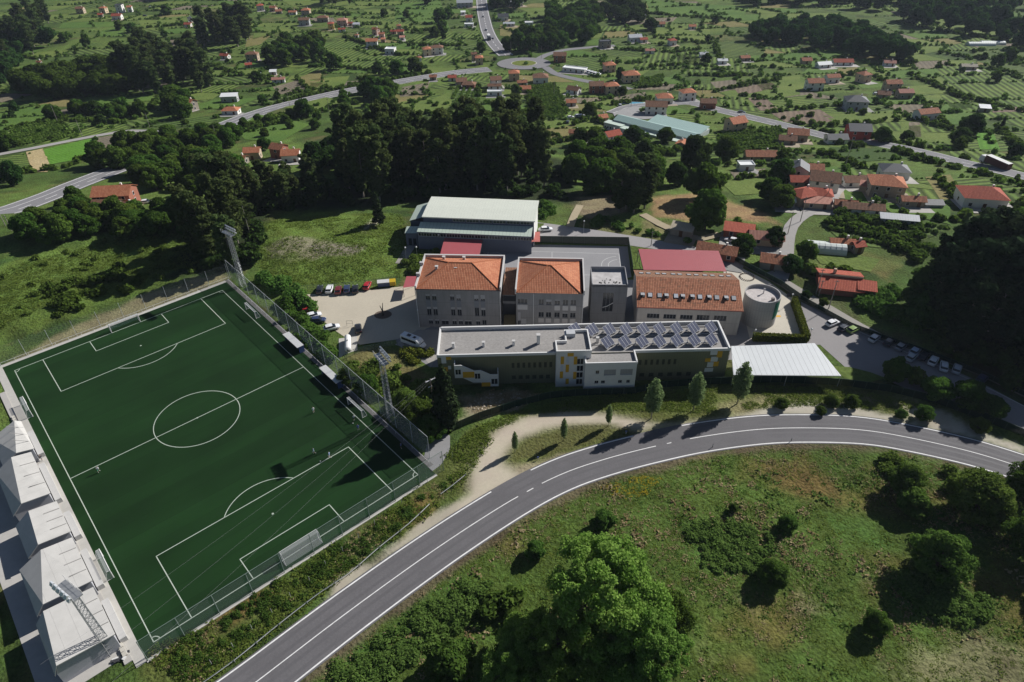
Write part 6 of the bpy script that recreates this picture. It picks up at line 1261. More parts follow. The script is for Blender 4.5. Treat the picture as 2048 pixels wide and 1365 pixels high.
FIELDS = [("bright", [(85, 300), (188, 277), (198, 300), (165, 318), (100, 330)]), ("straw", [(52, 305), (86, 298), (102, 330), (95, 345), (65, 345)]), ("soilg", [(190, 277), (262, 266), (290, 270), (240, 290), (200, 303)]), ("rows2", [(0, 318), (50, 306), (64, 345), (0, 360)]), ("lush", [(0, 228), (92, 208), (95, 240), (0, 262)]), ("rows1", [(20, 255), (120, 240), (250, 245), (255, 260), (150, 277), (30, 296)]), ("lush", [(165, 196), (310, 186), (290, 220), (190, 220)]), ("grass", [(190, 130), (240, 97), (268, 97), (262, 125), (208, 140)]), ("lush", [(40, 135), (82, 122), (84, 150), (55, 160)]), ("grass", [(275, 40), (380, 32), (380, 48), (320, 64), (285, 56)]), ("rows1", [(215, 140), (300, 132), (350, 140), (330, 160), (225, 160)]),
    ("grass", [(510, 62), (575, 38), (585, 45), (580, 66), (545, 68), (505, 80)]), ("dry", [(495, 78), (545, 70), (520, 90), (490, 95)]), ("rows1", [(640, 95), (690, 78), (800, 115), (790, 140), (690, 135), (640, 120)]), ("soilg", [(545, 175), (600, 160), (618, 180), (560, 190)]), ("dry", [(600, 155), (640, 140), (650, 165), (620, 185), (605, 170)]), ("grass", [(620, 160), (700, 152), (690, 170), (640, 185), (622, 182)]), ("lush", [(790, 10), (880, 0), (900, 60), (850, 45), (790, 40)]), ("grass", [(700, 35), (790, 45), (880, 60), (875, 75), (780, 60), (700, 50)]), ("soilg", [(805, 175), (860, 165), (850, 190), (800, 195)]), ("grass", [(560, 215), (650, 195), (700, 205), (640, 222)]),
    ("grass", [(800, 205), (860, 195), (870, 225), (815, 230)]), ("grass", [(863, 200), (900, 185), (905, 215), (868, 225)]), ("vine", [(905, 180), (955, 175), (960, 220), (905, 220)]), ("lush", [(1010, 215), (1070, 208), (1068, 245), (1008, 245)]), ("vine", [(1060, 175), (1110, 165), (1140, 225), (1120, 240), (1062, 235)]), ("soilg", [(1225, 195), (1290, 185), (1300, 198), (1232, 208)]), ("rows1", [(1260, 160), (1330, 150), (1320, 175), (1270, 178)]), ("grass", [(1130, 10), (1180, 0), (1160, 20), (1130, 22)]), ("dry", [(1000, 50), (1040, 52), (1030, 75), (1000, 72)]),
    ("soil", [(1470, 180), (1540, 165), (1560, 175), (1480, 192)]), ("soil", [(1495, 197), (1530, 195), (1560, 222), (1520, 222)]), ("soil", [(1540, 226), (1640, 220), (1672, 240), (1640, 250), (1570, 245)]), ("rows1", [(1430, 195), (1480, 194), (1520, 225), (1450, 215)]), ("grass", [(1510, 165), (1600, 150), (1600, 190), (1540, 200)]), ("grass", [(1640, 230), (1790, 222), (1800, 238), (1680, 250)]), ("rows2", [(1535, 200), (1620, 190), (1640, 212), (1560, 222)]), ("soilg", [(1420, 165), (1470, 160), (1480, 178), (1440, 185)]),
    ("grass", [(1730, 135), (1775, 145), (1770, 155), (1735, 152)]), ("dry", [(1675, 138), (1715, 135), (1710, 150), (1680, 152)]), ("grass", [(1835, 195), (1880, 190), (1890, 212), (1850, 212)]), ("bright", [(1950, 262), (1985, 260), (2000, 300), (1960, 300)]), ("grass", [(1800, 245), (1840, 240), (1850, 275), (1805, 285)]), ("soilg", [(1818, 245), (1840, 245), (1842, 275), (1816, 276)]), ("rows1", [(1870, 130), (2048, 150), (2080, 220), (1900, 190)]), ("rows3", [(1960, 90), (2060, 95), (2060, 150), (1940, 120)]), ("rows1", [(1880, 190), (2060, 225), (2060, 260), (1900, 215)]), ("grass", [(1790, 75), (1880, 85), (1860, 105), (1800, 95)]), ("soil", [(1985, 215), (2060, 215), (2060, 224), (1985, 226)]), ("dark", [(1660, 295), (1830, 300), (1850, 315), (1720, 325), (1650, 310)]), ("rows1", [(1900, 290), (2060, 315), (2060, 345), (1900, 318)]), ("lush", [(1860, 200), (1940, 205), (1960, 250), (1880, 250)]),
    ("grass", [(1290, 320), (1340, 335), (1330, 365), (1290, 345)]), ("grass", [(1440, 365), (1540, 355), (1560, 385), (1470, 392)]), ("vine", [(1430, 265), (1560, 255), (1570, 300), (1440, 310)]), ("lush", [(1680, 360), (1740, 375), (1770, 405), (1690, 400)]), ("lush", [(1750, 400), (1900, 410), (1900, 450), (1780, 425)]), ("rows3", [(1640, 445), (1760, 425), (1900, 460), (1800, 500), (1690, 490)]), ("grass", [(1620, 500), (1680, 505), (1760, 520), (1740, 545), (1640, 528)]), ("vine", [(1210, 300), (1290, 285), (1340, 300), (1290, 320)]), ("soilg", [(1460, 345), (1530, 338), (1535, 352), (1470, 358)]), ("dry", [(1850, 355), (1900, 350), (1930, 400), (1880, 400)]),
    ("lush", [(470, 225), (560, 235), (620, 250), (560, 285), (490, 280), (470, 260)]), ("rows2", [(250, 205), (330, 200), (335, 240), (250, 243)]), ("rows1", [(1270, 95), (1400, 100), (1400, 130), (1300, 135)]), ("grass", [(1300, 40), (1420, 60), (1420, 85), (1310, 75)]), ("rows3", [(1430, 85), (1520, 80), (1530, 110), (1440, 118)]), ("lush", [(1290, 0), (1500, 15), (1480, 40), (1300, 25)]), ("grass", [(1820, 20), (2060, 60), (2060, 85), (1850, 50)]), ("grass", [(560, 0), (700, -10), (690, 30), (600, 20)]), ("rows1", [(820, 60), (930, 70), (930, 90), (840, 90)]), ("dry", [(1080, 260), (1150, 250), (1160, 280), (1100, 290)]), ("rows1", [(1350, 110), (1500, 120), (1500, 150), (1370, 150)])]
# the patchwork of small plots between the named ones: a bent grid of unequal quads
PARC_EDGES = []
def parcels():
    r = random.Random(31); gx, gy = 27.0, 17.0; V0 = GP([(-150, 330), (-150, 40), (300, -30), (1000, -40), (1800, -20), (2200, 60), (2200, 470), (1700, 430), (1500, 345), (1150, 290), (960, 232), (640, 222), (420, 300), (230, 310)]); rc0 = {}
    def node(i, j):
        if (i, j) not in rc0:
            q = random.Random(i * 977 + j * 131 + 5); x = i * gx * (1 + .0) + (j % 2) * 9; y = 215 + j * gy * (1 + j * .012); rc0[i, j] = (x + q.uniform(-7, 7) + 12 * math.sin(y / 70), y + q.uniform(-4.5, 4.5) + 14 * math.sin(x / 95 + y / 160))
        return rc0[i, j]
    keys = ["grass", "lush", "rows1", "rows2", "rows3", "grass", "dry", "grass", "lush", "vine", "soilg", "rows1", "rows3", "scrubby"]
    FM["scrubby"] = field_mat("rough_pasture", (.05, .08, .02), (.13, .13, .045), 0, nsc=.15)
    for j in range(0, 34):
        for i in range(-24, 25):
            q = [node(i, j), node(i + 1, j), node(i + 1, j + 1), node(i, j + 1)]; c = np.mean(q, axis=0)
            if poly_sd(np.array([c[0]]), np.array([c[1]]), V0)[0] > 0: continue
            if r.random() < .74 and not near_road(c[0], c[1], 13):
                q2 = [tuple(np.array(p) + (c - np.array(p)) * .06) for p in q]; me = bpy.data.meshes.new("field"); z = T(np.array([p[0] for p in q2]), np.array([p[1] for p in q2])) + .10
                A, B, C_, D_ = [np.array((p[0], p[1], zz)) for p, zz in zip(q2, z)]; rows_ = []
                for a_ in np.linspace(0, 1, 6): rows_.append([tuple(w_[:2]) for w_ in ((A * (1 - t) + B * t) * (1 - a_) + (D_ * (1 - t) + C_ * t) * a_ for t in np.linspace(0, 1, 7))])
                P_ = np.array(rows_); zz = T(P_[..., 0].ravel(), P_[..., 1].ravel()).reshape(P_.shape[:2]) + .11
                tag(link("field", grid_mesh("field", np.concatenate([P_, zz[..., None]], -1), FM[r.choice(keys)])), None, kind="structure")
            if r.random() < .62: PARC_EDGES.append((q[0], q[1]))
            if r.random() < .5: PARC_EDGES.append((q[1], q[2]))
parcels()
for i, (k, p) in enumerate(FIELDS): tag(sheet("field", GP(p), FM[k], .16, 7), None, kind="structure")
# houses
RC = dict(orange=TILE, red=tile_mat("red_tiles", (.30, .055, .035), (.44, .12, .07)), brown=TILEK, rust=TILEB, pink=tile_mat("pink_tiles", (.40, .17, .13), (.52, .27, .20)), slate=mat("slate", (.065, .07, .08), .6, .15, 1.5, .2), metal=seam_mat("grey_sheet", (.42, .44, .46), .8, 0, .2), white=mat("white_roof", (.72, .73, .72), .6, .06), flat=GRAVEL, wood=seam_mat("old_sheet", (.42, .36, .26), .5, 0, .35, .8, .3))
WC = dict(white=mat("white_wall", (.72, .70, .66), .9, .08, .5), cream=mat("cream_wall", (.62, .50, .33), .9, .08, .5), stone=mat("stone_wall", (.30, .26, .21), .95, .25, 1.2, .3), grey=mat("grey_wall", (.40, .40, .40), .9, .1, .6), brick=mat("brick_wall", (.30, .12, .08), .95, .15, 1.2), pink=mat("pink_wall", (.55, .36, .30), .9, .1, .5), yellow=mat("yellow_wall", (.62, .46, .14), .9, .08, .5), tan=mat("tan_wall", (.46, .36, .26), .9, .1, .6), redw=mat("red_wall", (.42, .07, .05), .8, .1, .6))
win_me = MB().box(-.6, .6, -.06, 0, -.7, .7, 0).box(-.48, .48, -.09, -.06, -.58, .58, 1).mesh("window", [WHITE, GLASS]); door_me = MB().box(-.55, .55, -.08, 0, 0, 2.1).mesh("door", [mat("door_brown", (.12, .06, .03), .6)])
YARDM = [mat('yard_concrete', (.36, .34, .31), .9, .15, .6), mat('yard_earth', (.30, .25, .18), .95, .2, .5), mat('yard_grey', (.24, .235, .22), .9, .15, .6)]
def house(px, py, w, d, rot, st, kind, rc_, wc, label, ch=1, hr=None, name="house", cat="house", wins=True):
    w *= .75; d *= .75; hw = 2.5 * st + .2; p = GH(px, py, hw + .8); o = thing(name, label, cat, p, R(rot)); HPOS.append((p.x, p.y, (w + d) / 4))
    m = MB(); x, y = w / 2, d / 2; rise = (hr if hr is not None else min(w, d) * .26); oh = .45
    if kind == 'gable':
        m.prism([(-x, -y), (x, -y), (x, y), (-x, y)], -2.5, hw); 
        for s in (-x, x): f = [(s, -y, hw), (s, y, hw), (s, 0, hw + rise)]; m.poly(f if s > 0 else f[::-1])
        r_ = MB(); zz = hw - rise * oh / y
        for s in (-1, 1):
            q = [(-x - oh, s * (y + oh), zz), (x + oh, s * (y + oh), zz), (x + oh, 0, hw + rise), (-x - oh, 0, hw + rise)]; q = q if s < 0 else q[::-1]; q = [(a, b, c + .06) for a, b, c in q]; r_.poly(q); r_.poly([(a, b, c - .14) for a, b, c in q[::-1]])
            for i in range(4): a, b = q[i], q[(i + 1) % 4]; r_.poly([(a[0], a[1], a[2] - .14), (b[0], b[1], b[2] - .14), b, a])
    elif kind == 'hip':
        m.prism([(-x, -y), (x, -y), (x, y), (-x, y)], -2.5, hw); r_ = MB(); hip_roof(r_, -x - oh, x + oh, -y - oh, y + oh, hw + .02, hw + rise)
    elif kind == 'shed':
        m.prism([(-x, -y), (x, -y), (x, y), (-x, y)], -2.0, [hw - .3, hw - .3, hw + .5, hw + .5]); q = [(-x - .3, -y - .3, hw - .3), (x + .3, -y - .3, hw - .3), (x + .3, y + .3, hw + .6), (-x - .3, y + .3, hw + .6)]; r_ = MB().prism([(a, b) for a, b, c in q], [c for a, b, c in q], [c + .12 for a, b, c in q])
    else:
        m.prism([(-x, -y), (x, -y), (x, y), (-x, y)], -2.5, hw); r_ = MB().box(-x - .1, x + .1, -y - .1, y + .1, hw, hw + .15).box(-x - .1, x + .1, -y - .1, -y + .15, hw + .15, hw + .5).box(-x - .1, x + .1, y - .15, y + .1, hw + .15, hw + .5).box(-x - .1, -x + .15, -y + .15, y - .15, hw + .15, hw + .5).box(x - .15, x + .1, -y + .15, y - .15, hw + .15, hw + .5)
    m.build("wall", WC[wc], o); ro = r_.build("roof", RC[rc_], o)
    if ch and kind in ('gable', 'hip'): chimney(ro, w * .22, d * .12, hw + rise * .55, 1.3, .6, WC['white'] if ch == 1 else WC['brick'], False)
    if st >= 1 and (int(px) * 7 + int(py)) % 10 < 7:
        a_ = R(rot); ux, uy = math.cos(a_), math.sin(a_); q_ = [(p.x + ux * u - uy * v, p.y + uy * u + ux * v) for u, v in ((-x * 1.2, -y - 5.5), (x * 1.5, -y - 5), (x * 1.5, y * .6), (-x * 1.2, y * .6))]
        sheet("house_yard", q_, YARDM[(int(px) + int(py)) % 3], .17, 5)
    if wins:
        n = max(1, int(w / 3.4))
        for s in range(int(st)):
            for k in range(n):
                u = -x + w * (k + .5) / n
                if s == 0 and k == n // 2: link("door", door_me, o, (u, -y, .1))
                else: link("window", win_me, o, (u, -y, 1.6 + 2.5 * s))
            for sd_ in (-1, 1):
                for k in range(max(1, int(d / 5))): link("window", win_me, o, (sd_ * x, -y + d * (k + .5) / max(1, int(d / 5)), 1.5 + 2.5 * s), R(90 * sd_))
    return o
H = [
 # upper left hamlet
 (159, 15, 10, 8, 5, 2, 'gable', 'brown', 'tan', "brown-roofed house at the left end of the top-left hamlet"), (205, 14, 9, 7, -10, 2, 'hip', 'orange', 'cream', "orange-roofed house left of the tall white block at top left"), (237, 8, 9, 8, 0, 3, 'flat', 'slate', 'white', "tall white block with dark windows in the top-left hamlet"), (258, 12, 6, 6, 10, 2, 'gable', 'orange', 'white', "small orange-roofed house right of the tall white block"), (233, 29, 12, 8, 3, 1.5, 'gable', 'red', 'white', "long red-roofed white house below the tall white block"), (200, 27, 6, 5, 12, 1, 'gable', 'red', 'stone', "small red-roofed outbuilding left of the long red-roofed house"), (375, 46, 8, 6, 0, 1, 'gable', 'red', 'white', "small white house with red roof at the edge of the dark wood"), (378, 34, 5, 5, 20, 1.5, 'hip', 'slate', 'white', "small slate-roofed house just above the red-roofed one by the wood"), (77, 121, 4, 3, 0, 1, 'gable', 'rust', 'stone', "tiny brown shed at the corner of the left clearing"),
 # hamlet top centre-left
 (519, 9, 9, 8, 20, 2, 'hip', 'red', 'grey', "red hip-roofed house at the very top left of the centre hamlet"), (546, 13, 9, 7, -15, 1.5, 'gable', 'orange', 'tan', "orange-roofed house near the top of the centre hamlet"), (557, 20, 8, 7, 10, 1, 'gable', 'rust', 'stone', "rust-roofed stone house beside the orange one in the centre hamlet"), (585, 22, 10, 6, 0, 1, 'gable', 'orange', 'white', "low orange-roofed house left of the tall orange-roofed one"), (611, 18, 11, 9, 0, 2, 'hip', 'orange', 'tan', "tall orange hip-roofed house with chimney in the centre hamlet"), (607.6, 37, 13, 8, 3, 2, 'gable', 'brown', 'grey', "grey house with long brown roof in front of the centre hamlet"), (645, 33, 14, 9, 3, 1.5, 'hip', 'brown', 'stone', "broad brown-roofed house in the middle of the centre hamlet"), (661, 45, 7, 7, 10, 2, 'hip', 'red', 'yellow', "yellow-walled house with red roof in the centre hamlet"), (684, 38, 12, 9, 0, 2, 'hip', 'pink', 'pink', "pink house with pale brown hip roof in the centre hamlet"), (683, 56, 8, 4, 10, 1, 'gable', 'red', 'white', "low red-roofed annexe below the pink house"), (712, 46, 8, 5, 0, 1, 'shed', 'metal', 'grey', "grey sheet-roofed shed right of the pink house"), (701, 44, 6, 4, 0, 1, 'gable', 'red', 'tan', "small red-roofed hut between pink house and grey shed"),
 (751, 56, 7, 6, -30, 2, 'gable', 'orange', 'pink', "orange gabled house at the top of the roadside cluster"), (763, 65, 6, 5, 0, 1.5, 'gable', 'orange', 'pink', "small orange-roofed wing right of the orange gabled house"), (743, 79, 12, 8, 5, 2, 'gable', 'orange', 'white', "white house with broad orange roof in the roadside cluster"), (766, 76, 5, 3, 0, 1, 'shed', 'orange', 'pink', "low orange lean-to right of the broad orange roof"), (713, 68, 4, 4, 0, 1, 'hip', 'rust', 'white', "tiny pavilion with pointed roof on the field edge"), (797, 49, 5, 5, 15, 2, 'hip', 'rust', 'tan', "narrow rust-roofed house above the twin red roofs"), (787, 60, 7, 4, 0, 1, 'gable', 'red', 'pink', "low red-roofed house, left of the twin red roofs"), (801, 60, 7, 6, 0, 1.5, 'gable', 'red', 'tan', "red-roofed house, right of the twin red roofs"), (804, 72, 6, 4, 0, 1, 'shed', 'pink', 'white', "low pinkish shed below the twin red roofs"),
 (780.5, 95, 10, 9, -8, 1.5, 'flat', 'white', 'white', "modern white cube house with flat roof inside a walled plot"), (853, 95, 8, 8, 15, 2, 'hip', 'orange', 'cream', "orange hip-roofed corner house above the main road"), (873, 92, 13, 8, 3, 2, 'hip', 'brown', 'white', "brown-roofed house joined to the orange corner house"), (835, 113, 7, 5, 10, 1, 'hip', 'rust', 'white', "small rust-roofed house below the orange corner house"),
 (449, 108, 9, 6, -15, 1, 'gable', 'red', 'white', "red-roofed house against the dark wood above the highway"), (503, 105, 12, 8, 0, 2, 'hip', 'brown', 'tan', "brown hip-roofed house with white chimneys among trees"), (496, 126, 6, 5, 20, 1, 'gable', 'red', 'stone', "small red-roofed shed below the brown hip-roofed house"), (545, 140, 6, 4, 5, 1, 'shed', 'white', 'grey', "white sheet-roofed shed among bushes above the ploughed plot"), (516, 146, 4, 3, 0, 1, 'shed', 'metal', 'grey', "tiny grey shed left of the white sheet roof"), (556, 155, 11, 5, 8, 1, 'gable', 'pink', 'white', "long low house with pale pink roof above the ploughed plot"), (457, 188, 13, 6, 4, 1.5, 'shed', 'white', 'grey', "long white-roofed shed above the orange bungalow"), (461, 216, 12, 8, 0, 1, 'hip', 'orange', 'white', "orange-roofed bungalow beside the highway"), (376, 200, 10, 8, -25, 2, 'gable', 'orange', 'stone', "stone house with orange gable roof left of the highway"),
 # street and roundabout
 (938, 32, 8, 8, 0, 1.5, 'gable', 'red', 'white', "white house with red roof left of the main street"), (938, 46, 11, 7, 0, 1, 'flat', 'white', 'white', "low white flat building below the red roof on the street"), (929, 2, 22, 14, 5, 2, 'gable', 'metal', 'grey', "large blue-grey roofed warehouse at the top left of the street"), (926, 22, 6, 4, 5, 1, 'shed', 'white', 'white', "small white kiosk above the red roof on the street"), (1006, 30, 13, 10, 3, 1.5, 'gable', 'slate', 'white', "white house with dark slate roof right of the main street"), (1058, 43, 10, 8, 0, 1, 'flat', 'white', 'white', "white flat building at the right end of the walled yard"), (1030, 3, 20, 12, 15, 1.5, 'gable', 'metal', 'white', "long hall with greenish-grey roof at the top of the picture"), (1018, 45, 14, 4, 0, 1, 'shed', 'metal', 'white', "low wall-like shed along the yard right of the street"),
 (958, 112, 7, 8, 5, 2, 'hip', 'orange', 'tan', "orange tower-like house left of the roundabout"), (948, 105, 5, 5, 5, 2, 'gable', 'brown', 'stone', "dark stone house touching the orange tower-like house"), (1120, 107, 12, 9, -5, 2, 'gable', 'brown', 'brick', "brown gabled brick house right of the roundabout"), (1150, 134, 22, 8, -25, 1, 'flat', 'white', 'white', "long white showroom beside the roundabout"), (1219, 126, 10, 9, 10, 2, 'hip', 'orange', 'pink', "orange hip-roofed house right of the showroom"), (1262, 145, 14, 11, 5, 2, 'hip', 'orange', 'cream', "large cream house with orange hip roof near the parked cars"), (1193, 166, 11, 9, 0, 2, 'gable', 'brown', 'brick', "red-brick house with brown roof below the showroom"), (1223, 167, 11, 9, 8, 2, 'hip', 'orange', 'cream', "orange-roofed house beside the red-brick one"), (1148, 175, 10, 8, -30, 1, 'gable', 'brown', 'white', "dark gable-roofed bungalow among bushes below the showroom"), (1142.5, 200, 7, 6, 0, 1, 'gable', 'orange', 'grey', "small grey house with bright orange roof in the green plots"), (1205, 230, 6, 6, 20, 1, 'gable', 'orange', 'tan', "tiny orange-roofed house left of the factory"), (1224, 264, 10, 8, 25, 1, 'gable', 'red', 'white', "white house with red roof just below the factory"), (1198, 270, 4, 4, 0, 1, 'gable', 'orange', 'white', "little orange-roofed hut left of the white house by the factory"),
 (1028, 142, 9, 9, 0, 2, 'hip', 'orange', 'tan', "tall house with orange and brown roof below the roundabout"), (1044, 161, 8, 5, 5, 1, 'gable', 'rust', 'stone', "low rust-roofed house between the two orange roofs"), (1049, 173, 10, 7, 0, 1, 'gable', 'orange', 'tan', "long orange-roofed bungalow below the roundabout"), (1081, 150, 13, 11, 0, 1.5, 'hip', 'brown', 'white', "broad brown hip-roofed house below the roundabout"), (991, 155, 9, 8, 10, 2, 'gable', 'brown', 'white', "white-gabled brown-roofed house left of the orange tower roofs"), (989, 168, 11, 5, 0, 1, 'gable', 'brown', 'white', "long low brown roof in front of the white-gabled house"), (989, 180, 12, 5, 0, 1, 'flat', 'white', 'white', "white flat annexe with terrace below the brown roofs"), (922, 158, 9, 8, 10, 1, 'gable', 'brown', 'stone', "dark stone farmhouse among trees left of the white gable"), (938, 165, 11, 8, -8, 1, 'hip', 'brown', 'brick', "brown-roofed brick farmhouse right of the stone one"), (904, 151, 7, 6, 5, 1, 'gable', 'red', 'white', "small red-roofed house just below the highway's end"), (866, 150, 6, 5, 0, 1, 'gable', 'rust', 'stone', "dark rust-roofed hut above the highway bend"),
 (1284, 30, 9, 7, 5, 1, 'gable', 'slate', 'grey', "dark shed at the right of the far wood"), (1270, 71, 14, 9, 8, 1.5, 'gable', 'metal', 'white', "farm building with pale metal roof at top right of centre"), (1287, 76, 8, 6, 8, 1, 'gable', 'red', 'white', "red-roofed house attached to the metal-roofed farm"), (1210, 80, 12, 8, 5, 2, 'flat', 'slate', 'stone', "grey stone block house right of the roundabout wood"), (1300, 98, 9, 5, 0, 1, 'gable', 'pink', 'white', "low pink-roofed house on the far fields"), (1322, 45, 9, 7, 0, 1, 'gable', 'rust', 'white', "rust-roofed farm on the upper right fields"), (1345, 78, 8, 7, 10, 1.5, 'hip', 'red', 'white', "red hip-roofed house on the upper right fields"), (1385, 50, 8, 6, 0, 1, 'gable', 'orange', 'white', "orange-roofed farm left of the big top-right wood"), (1408, 105, 8, 5, 0, 1, 'gable', 'metal', 'white', "pale metal shed on the right-hand fields"), (1445, 118, 9, 5, 0, 1, 'gable', 'white', 'white', "white-roofed shed on the right-hand fields"), (1490, 112, 9, 6, 10, 1, 'gable', 'rust', 'stone', "rust-roofed barn below the top-right wood"),
 # factory row
 (1329, 190, 12, 10, 0, 1.5, 'hip', 'orange', 'white', "orange hip-roofed house above the factory yard"), (1313, 206, 15, 10, -8, 2, 'gable', 'brown', 'white', "big white gabled house with brown roof beside the factory yard"), (1376, 180, 11, 9, 10, 2, 'hip', 'orange', 'white', "orange-roofed white house right of the factory yard"), (1417, 200, 11, 8, -8, 1.5, 'gable', 'brown', 'brick', "dark brown house standing on the valley road"), (1473, 238, 11, 10, 20, 2, 'gable', 'orange', 'tan', "tan house with blank gable wall right of the factory"), (1366, 283, 6, 7, 60, 1, 'gable', 'orange', 'stone', "small orange gable poking from trees below the factory"), (1597, 261, 12, 9, -15, 1.5, 'gable', 'rust', 'stone', "rust-roofed farm beside the valley road"), (1576, 273, 10, 7, -15, 1, 'gable', 'brown', 'stone', "brown-roofed barn behind the dark bushes"), (1674, 271, 12, 8, 0, 1, 'gable', 'slate', 'white', "white house with grey slate roof on the valley road"), (1719, 253, 13, 11, -8, 2, 'gable', 'slate', 'redw', "red-walled house with dark roof on the valley road"), (1522, 304, 17, 8, -4, 1, 'gable', 'rust', 'stone', "long rust-roofed barn in the middle of the gardens"), (1493, 324, 8, 6, 0, 1, 'flat', 'white', 'white', "white flat-roofed house below the long barn"), (1600, 330, 9, 9, 70, 2, 'gable', 'slate', 'grey', "grey gabled house at the top of the village cluster"), (1628, 331, 9, 8, -10, 1.5, 'gable', 'rust', 'stone', "rust-roofed house right of the grey gable"), (1612, 354, 15, 7, -5, 1, 'gable', 'red', 'stone', "long dull red roof in the village cluster"), (1652, 350, 13, 11, -20, 2, 'gable', 'brown', 'white', "big white gabled house with brown roof in the village cluster"), (1610, 381, 11, 9, 20, 1.5, 'hip', 'red', 'tan', "red hip-roofed house at the bend of the village lane"), (1642, 380, 10, 8, -15, 1.5, 'hip', 'red', 'tan', "red-roofed wing right of the bend house"), (1637, 397, 12, 5, -10, 1, 'shed', 'pink', 'tan', "flat pinkish terrace roof in front of the bend house"), (1573.5, 392, 8, 6, -15, 1, 'shed', 'white', 'grey', "bright white sheet roof left of the bend house"), (1366, 450, 9, 5, -25, 1, 'shed', 'wood', 'stone', "weathered sheet-roofed shed by the dirt track"), (1480, 452, 12, 6, -18, 1, 'shed', 'red', 'brick', "red-roofed low building behind the rear car park"), (1534, 466, 13, 7, -12, 1, 'gable', 'pink', 'tan', "pale pink-roofed house by the village lane"), (1436, 492, 15, 7, -22, 1, 'gable', 'rust', 'brick', "brown-roofed brick house right behind the red canopy"), (1548, 512, 9, 7, -18, 1, 'gable', 'rust', 'stone', "rust-roofed cottage above the round tower"),
 # right
 (1613, 117, 9, 7, 0, 1, 'gable', 'rust', 'tan', "rust-roofed house left of the long red sheet roofs"), (1648, 125, 13, 7, 10, 1, 'gable', 'white', 'white', "white-roofed farm shed left of the long red roofs"), (1686, 120, 18, 8, -3, 1, 'gable', 'red', 'white', "long reddish roof at the top of the right hamlet"), (1780, 122, 10, 6, -12, 1, 'gable', 'pink', 'white', "pink-roofed house below the top-right wood"), (1666, 150, 11, 7, 5, 1.5, 'gable', 'rust', 'white', "rust-roofed white house in the right hamlet"), (1631, 160, 13, 9, 0, 2, 'gable', 'rust', 'white', "two-storey house with rust roof at left of the right hamlet"), (1730, 145, 9, 9, 20, 2, 'hip', 'rust', 'tan', "tall rust-roofed house in the middle of the right hamlet"), (1787, 162, 12, 8, 0, 2, 'gable', 'rust', 'tan', "rust-roofed house at right of the right hamlet"), (1811, 180, 11, 7, 0, 1.5, 'gable', 'pink', 'stone', "pinkish-roofed barn below the right hamlet"), (1769, 184, 9, 7, -20, 1, 'gable', 'brown', 'stone', "dark brown barn beside the pinkish one"), (1714, 196, 15, 12, -10, 2, 'hip', 'slate', 'grey', "dark slate hip-roofed house alone on the right fields"), (1855, 220, 15, 8, 12, 1.5, 'gable', 'rust', 'white', "rust-roofed house on the right slope"), (1971.5, 211, 7, 5, -15, 1, 'shed', 'metal', 'stone', "small grey shed on the far right fields"), (1938.5, 129, 13, 6, -8, 1, 'gable', 'wood', 'stone', "long low farm shed on the far right fields"), (1791, 333, 13, 10, -12, 1.5, 'hip', 'slate', 'white', "white house with dark hip roof above the valley's orange roof"), (1776, 358, 15, 12, -15, 2, 'hip', 'orange', 'stone', "large orange hip-roofed house on the right slope"), (1710, 354, 11, 7, 0, 1, 'gable', 'brown', 'white', "brown-roofed cottage right of the village cluster"), (1743, 366, 9, 4, -25, 1, 'shed', 'pink', 'stone', "narrow pinkish lean-to left of the orange hip roof"), (1827, 393, 10, 5, -8, 1, 'gable', 'rust', 'stone', "brown shed in the yard of the orange hip-roofed house"), (1967, 382, 18, 13, -12, 1.5, 'hip', 'red', 'white', "red hip-roofed house at the right edge above the wood"), (1727, 408, 17, 6, -12, 1, 'gable', 'brown', 'white', "long dark brown-roofed barn among bushes on the right"), (1693, 401, 9, 5, -15, 1, 'gable', 'rust', 'stone', "rust-roofed barn joined to the long dark one"), (1801, 431, 15, 3, -14, 1, 'shed', 'metal', 'grey', "narrow grey-roofed shed along the terrace wall"), (1870, 402, 8, 3, -5, .5, 'shed', 'slate', 'grey', "low dark covered heap in the right-hand yard"), (1686, 477, 9, 4, -10, 1, 'gable', 'orange', 'stone', "orange-roofed garden shed behind the plastic tunnel"), (1718, 483, 4, 4, 10, 1, 'gable', 'red', 'stone', "tiny red-roofed hut right of the garden shed"), (1736, 568, 6, 5, -18, 1, 'shed', 'red', 'brick', "small red lean-to right of the red garden house"),
 # left, by the highway
 (226, 378, 17, 11, 5, 2, 'gable', 'orange', 'brick', "large orange-roofed house among trees below the highway"), (212, 402, 12, 7, 0, 1, 'gable', 'brown', 'stone', "low brown-roofed annexe in front of the large orange roof"), (248, 408, 12, 8, -10, 1, 'gable', 'brown', 'pink', "brown-roofed wing at the right of the large orange roof"), (503, 297, 9, 7, 5, 1.5, 'gable', 'orange', 'tan', "orange-roofed house left in the row behind the grove"), (478, 312, 8, 6, -10, 1, 'gable', 'rust', 'stone', "small rust-roofed annexe of the left house in the row"), (556, 290, 8, 8, -20, 2, 'gable', 'rust', 'brick', "brick house with steep rust roof behind the grove"), (580, 302, 10, 8, 5, 1.5, 'gable', 'orange', 'white', "white house with orange roof in the row behind the grove"), (631, 293, 7, 7, -35, 1.5, 'gable', 'orange', 'white', "orange gabled house at the right end of the row behind the grove"), (377, 335, 6, 4, 10, 1, 'shed', 'white', 'cream', "small cream-roofed shed by the highway trees"), (1150, 260, 7, 5, -10, 1, 'gable', 'rust', 'tan', "rust-roofed hut beside the parked cars above the grove"), (1165, 266, 8, 4, 10, 1, 'shed', 'pink', 'tan', "pinkish lean-to by the cars above the grove"),
]
for row in H: house(*row)
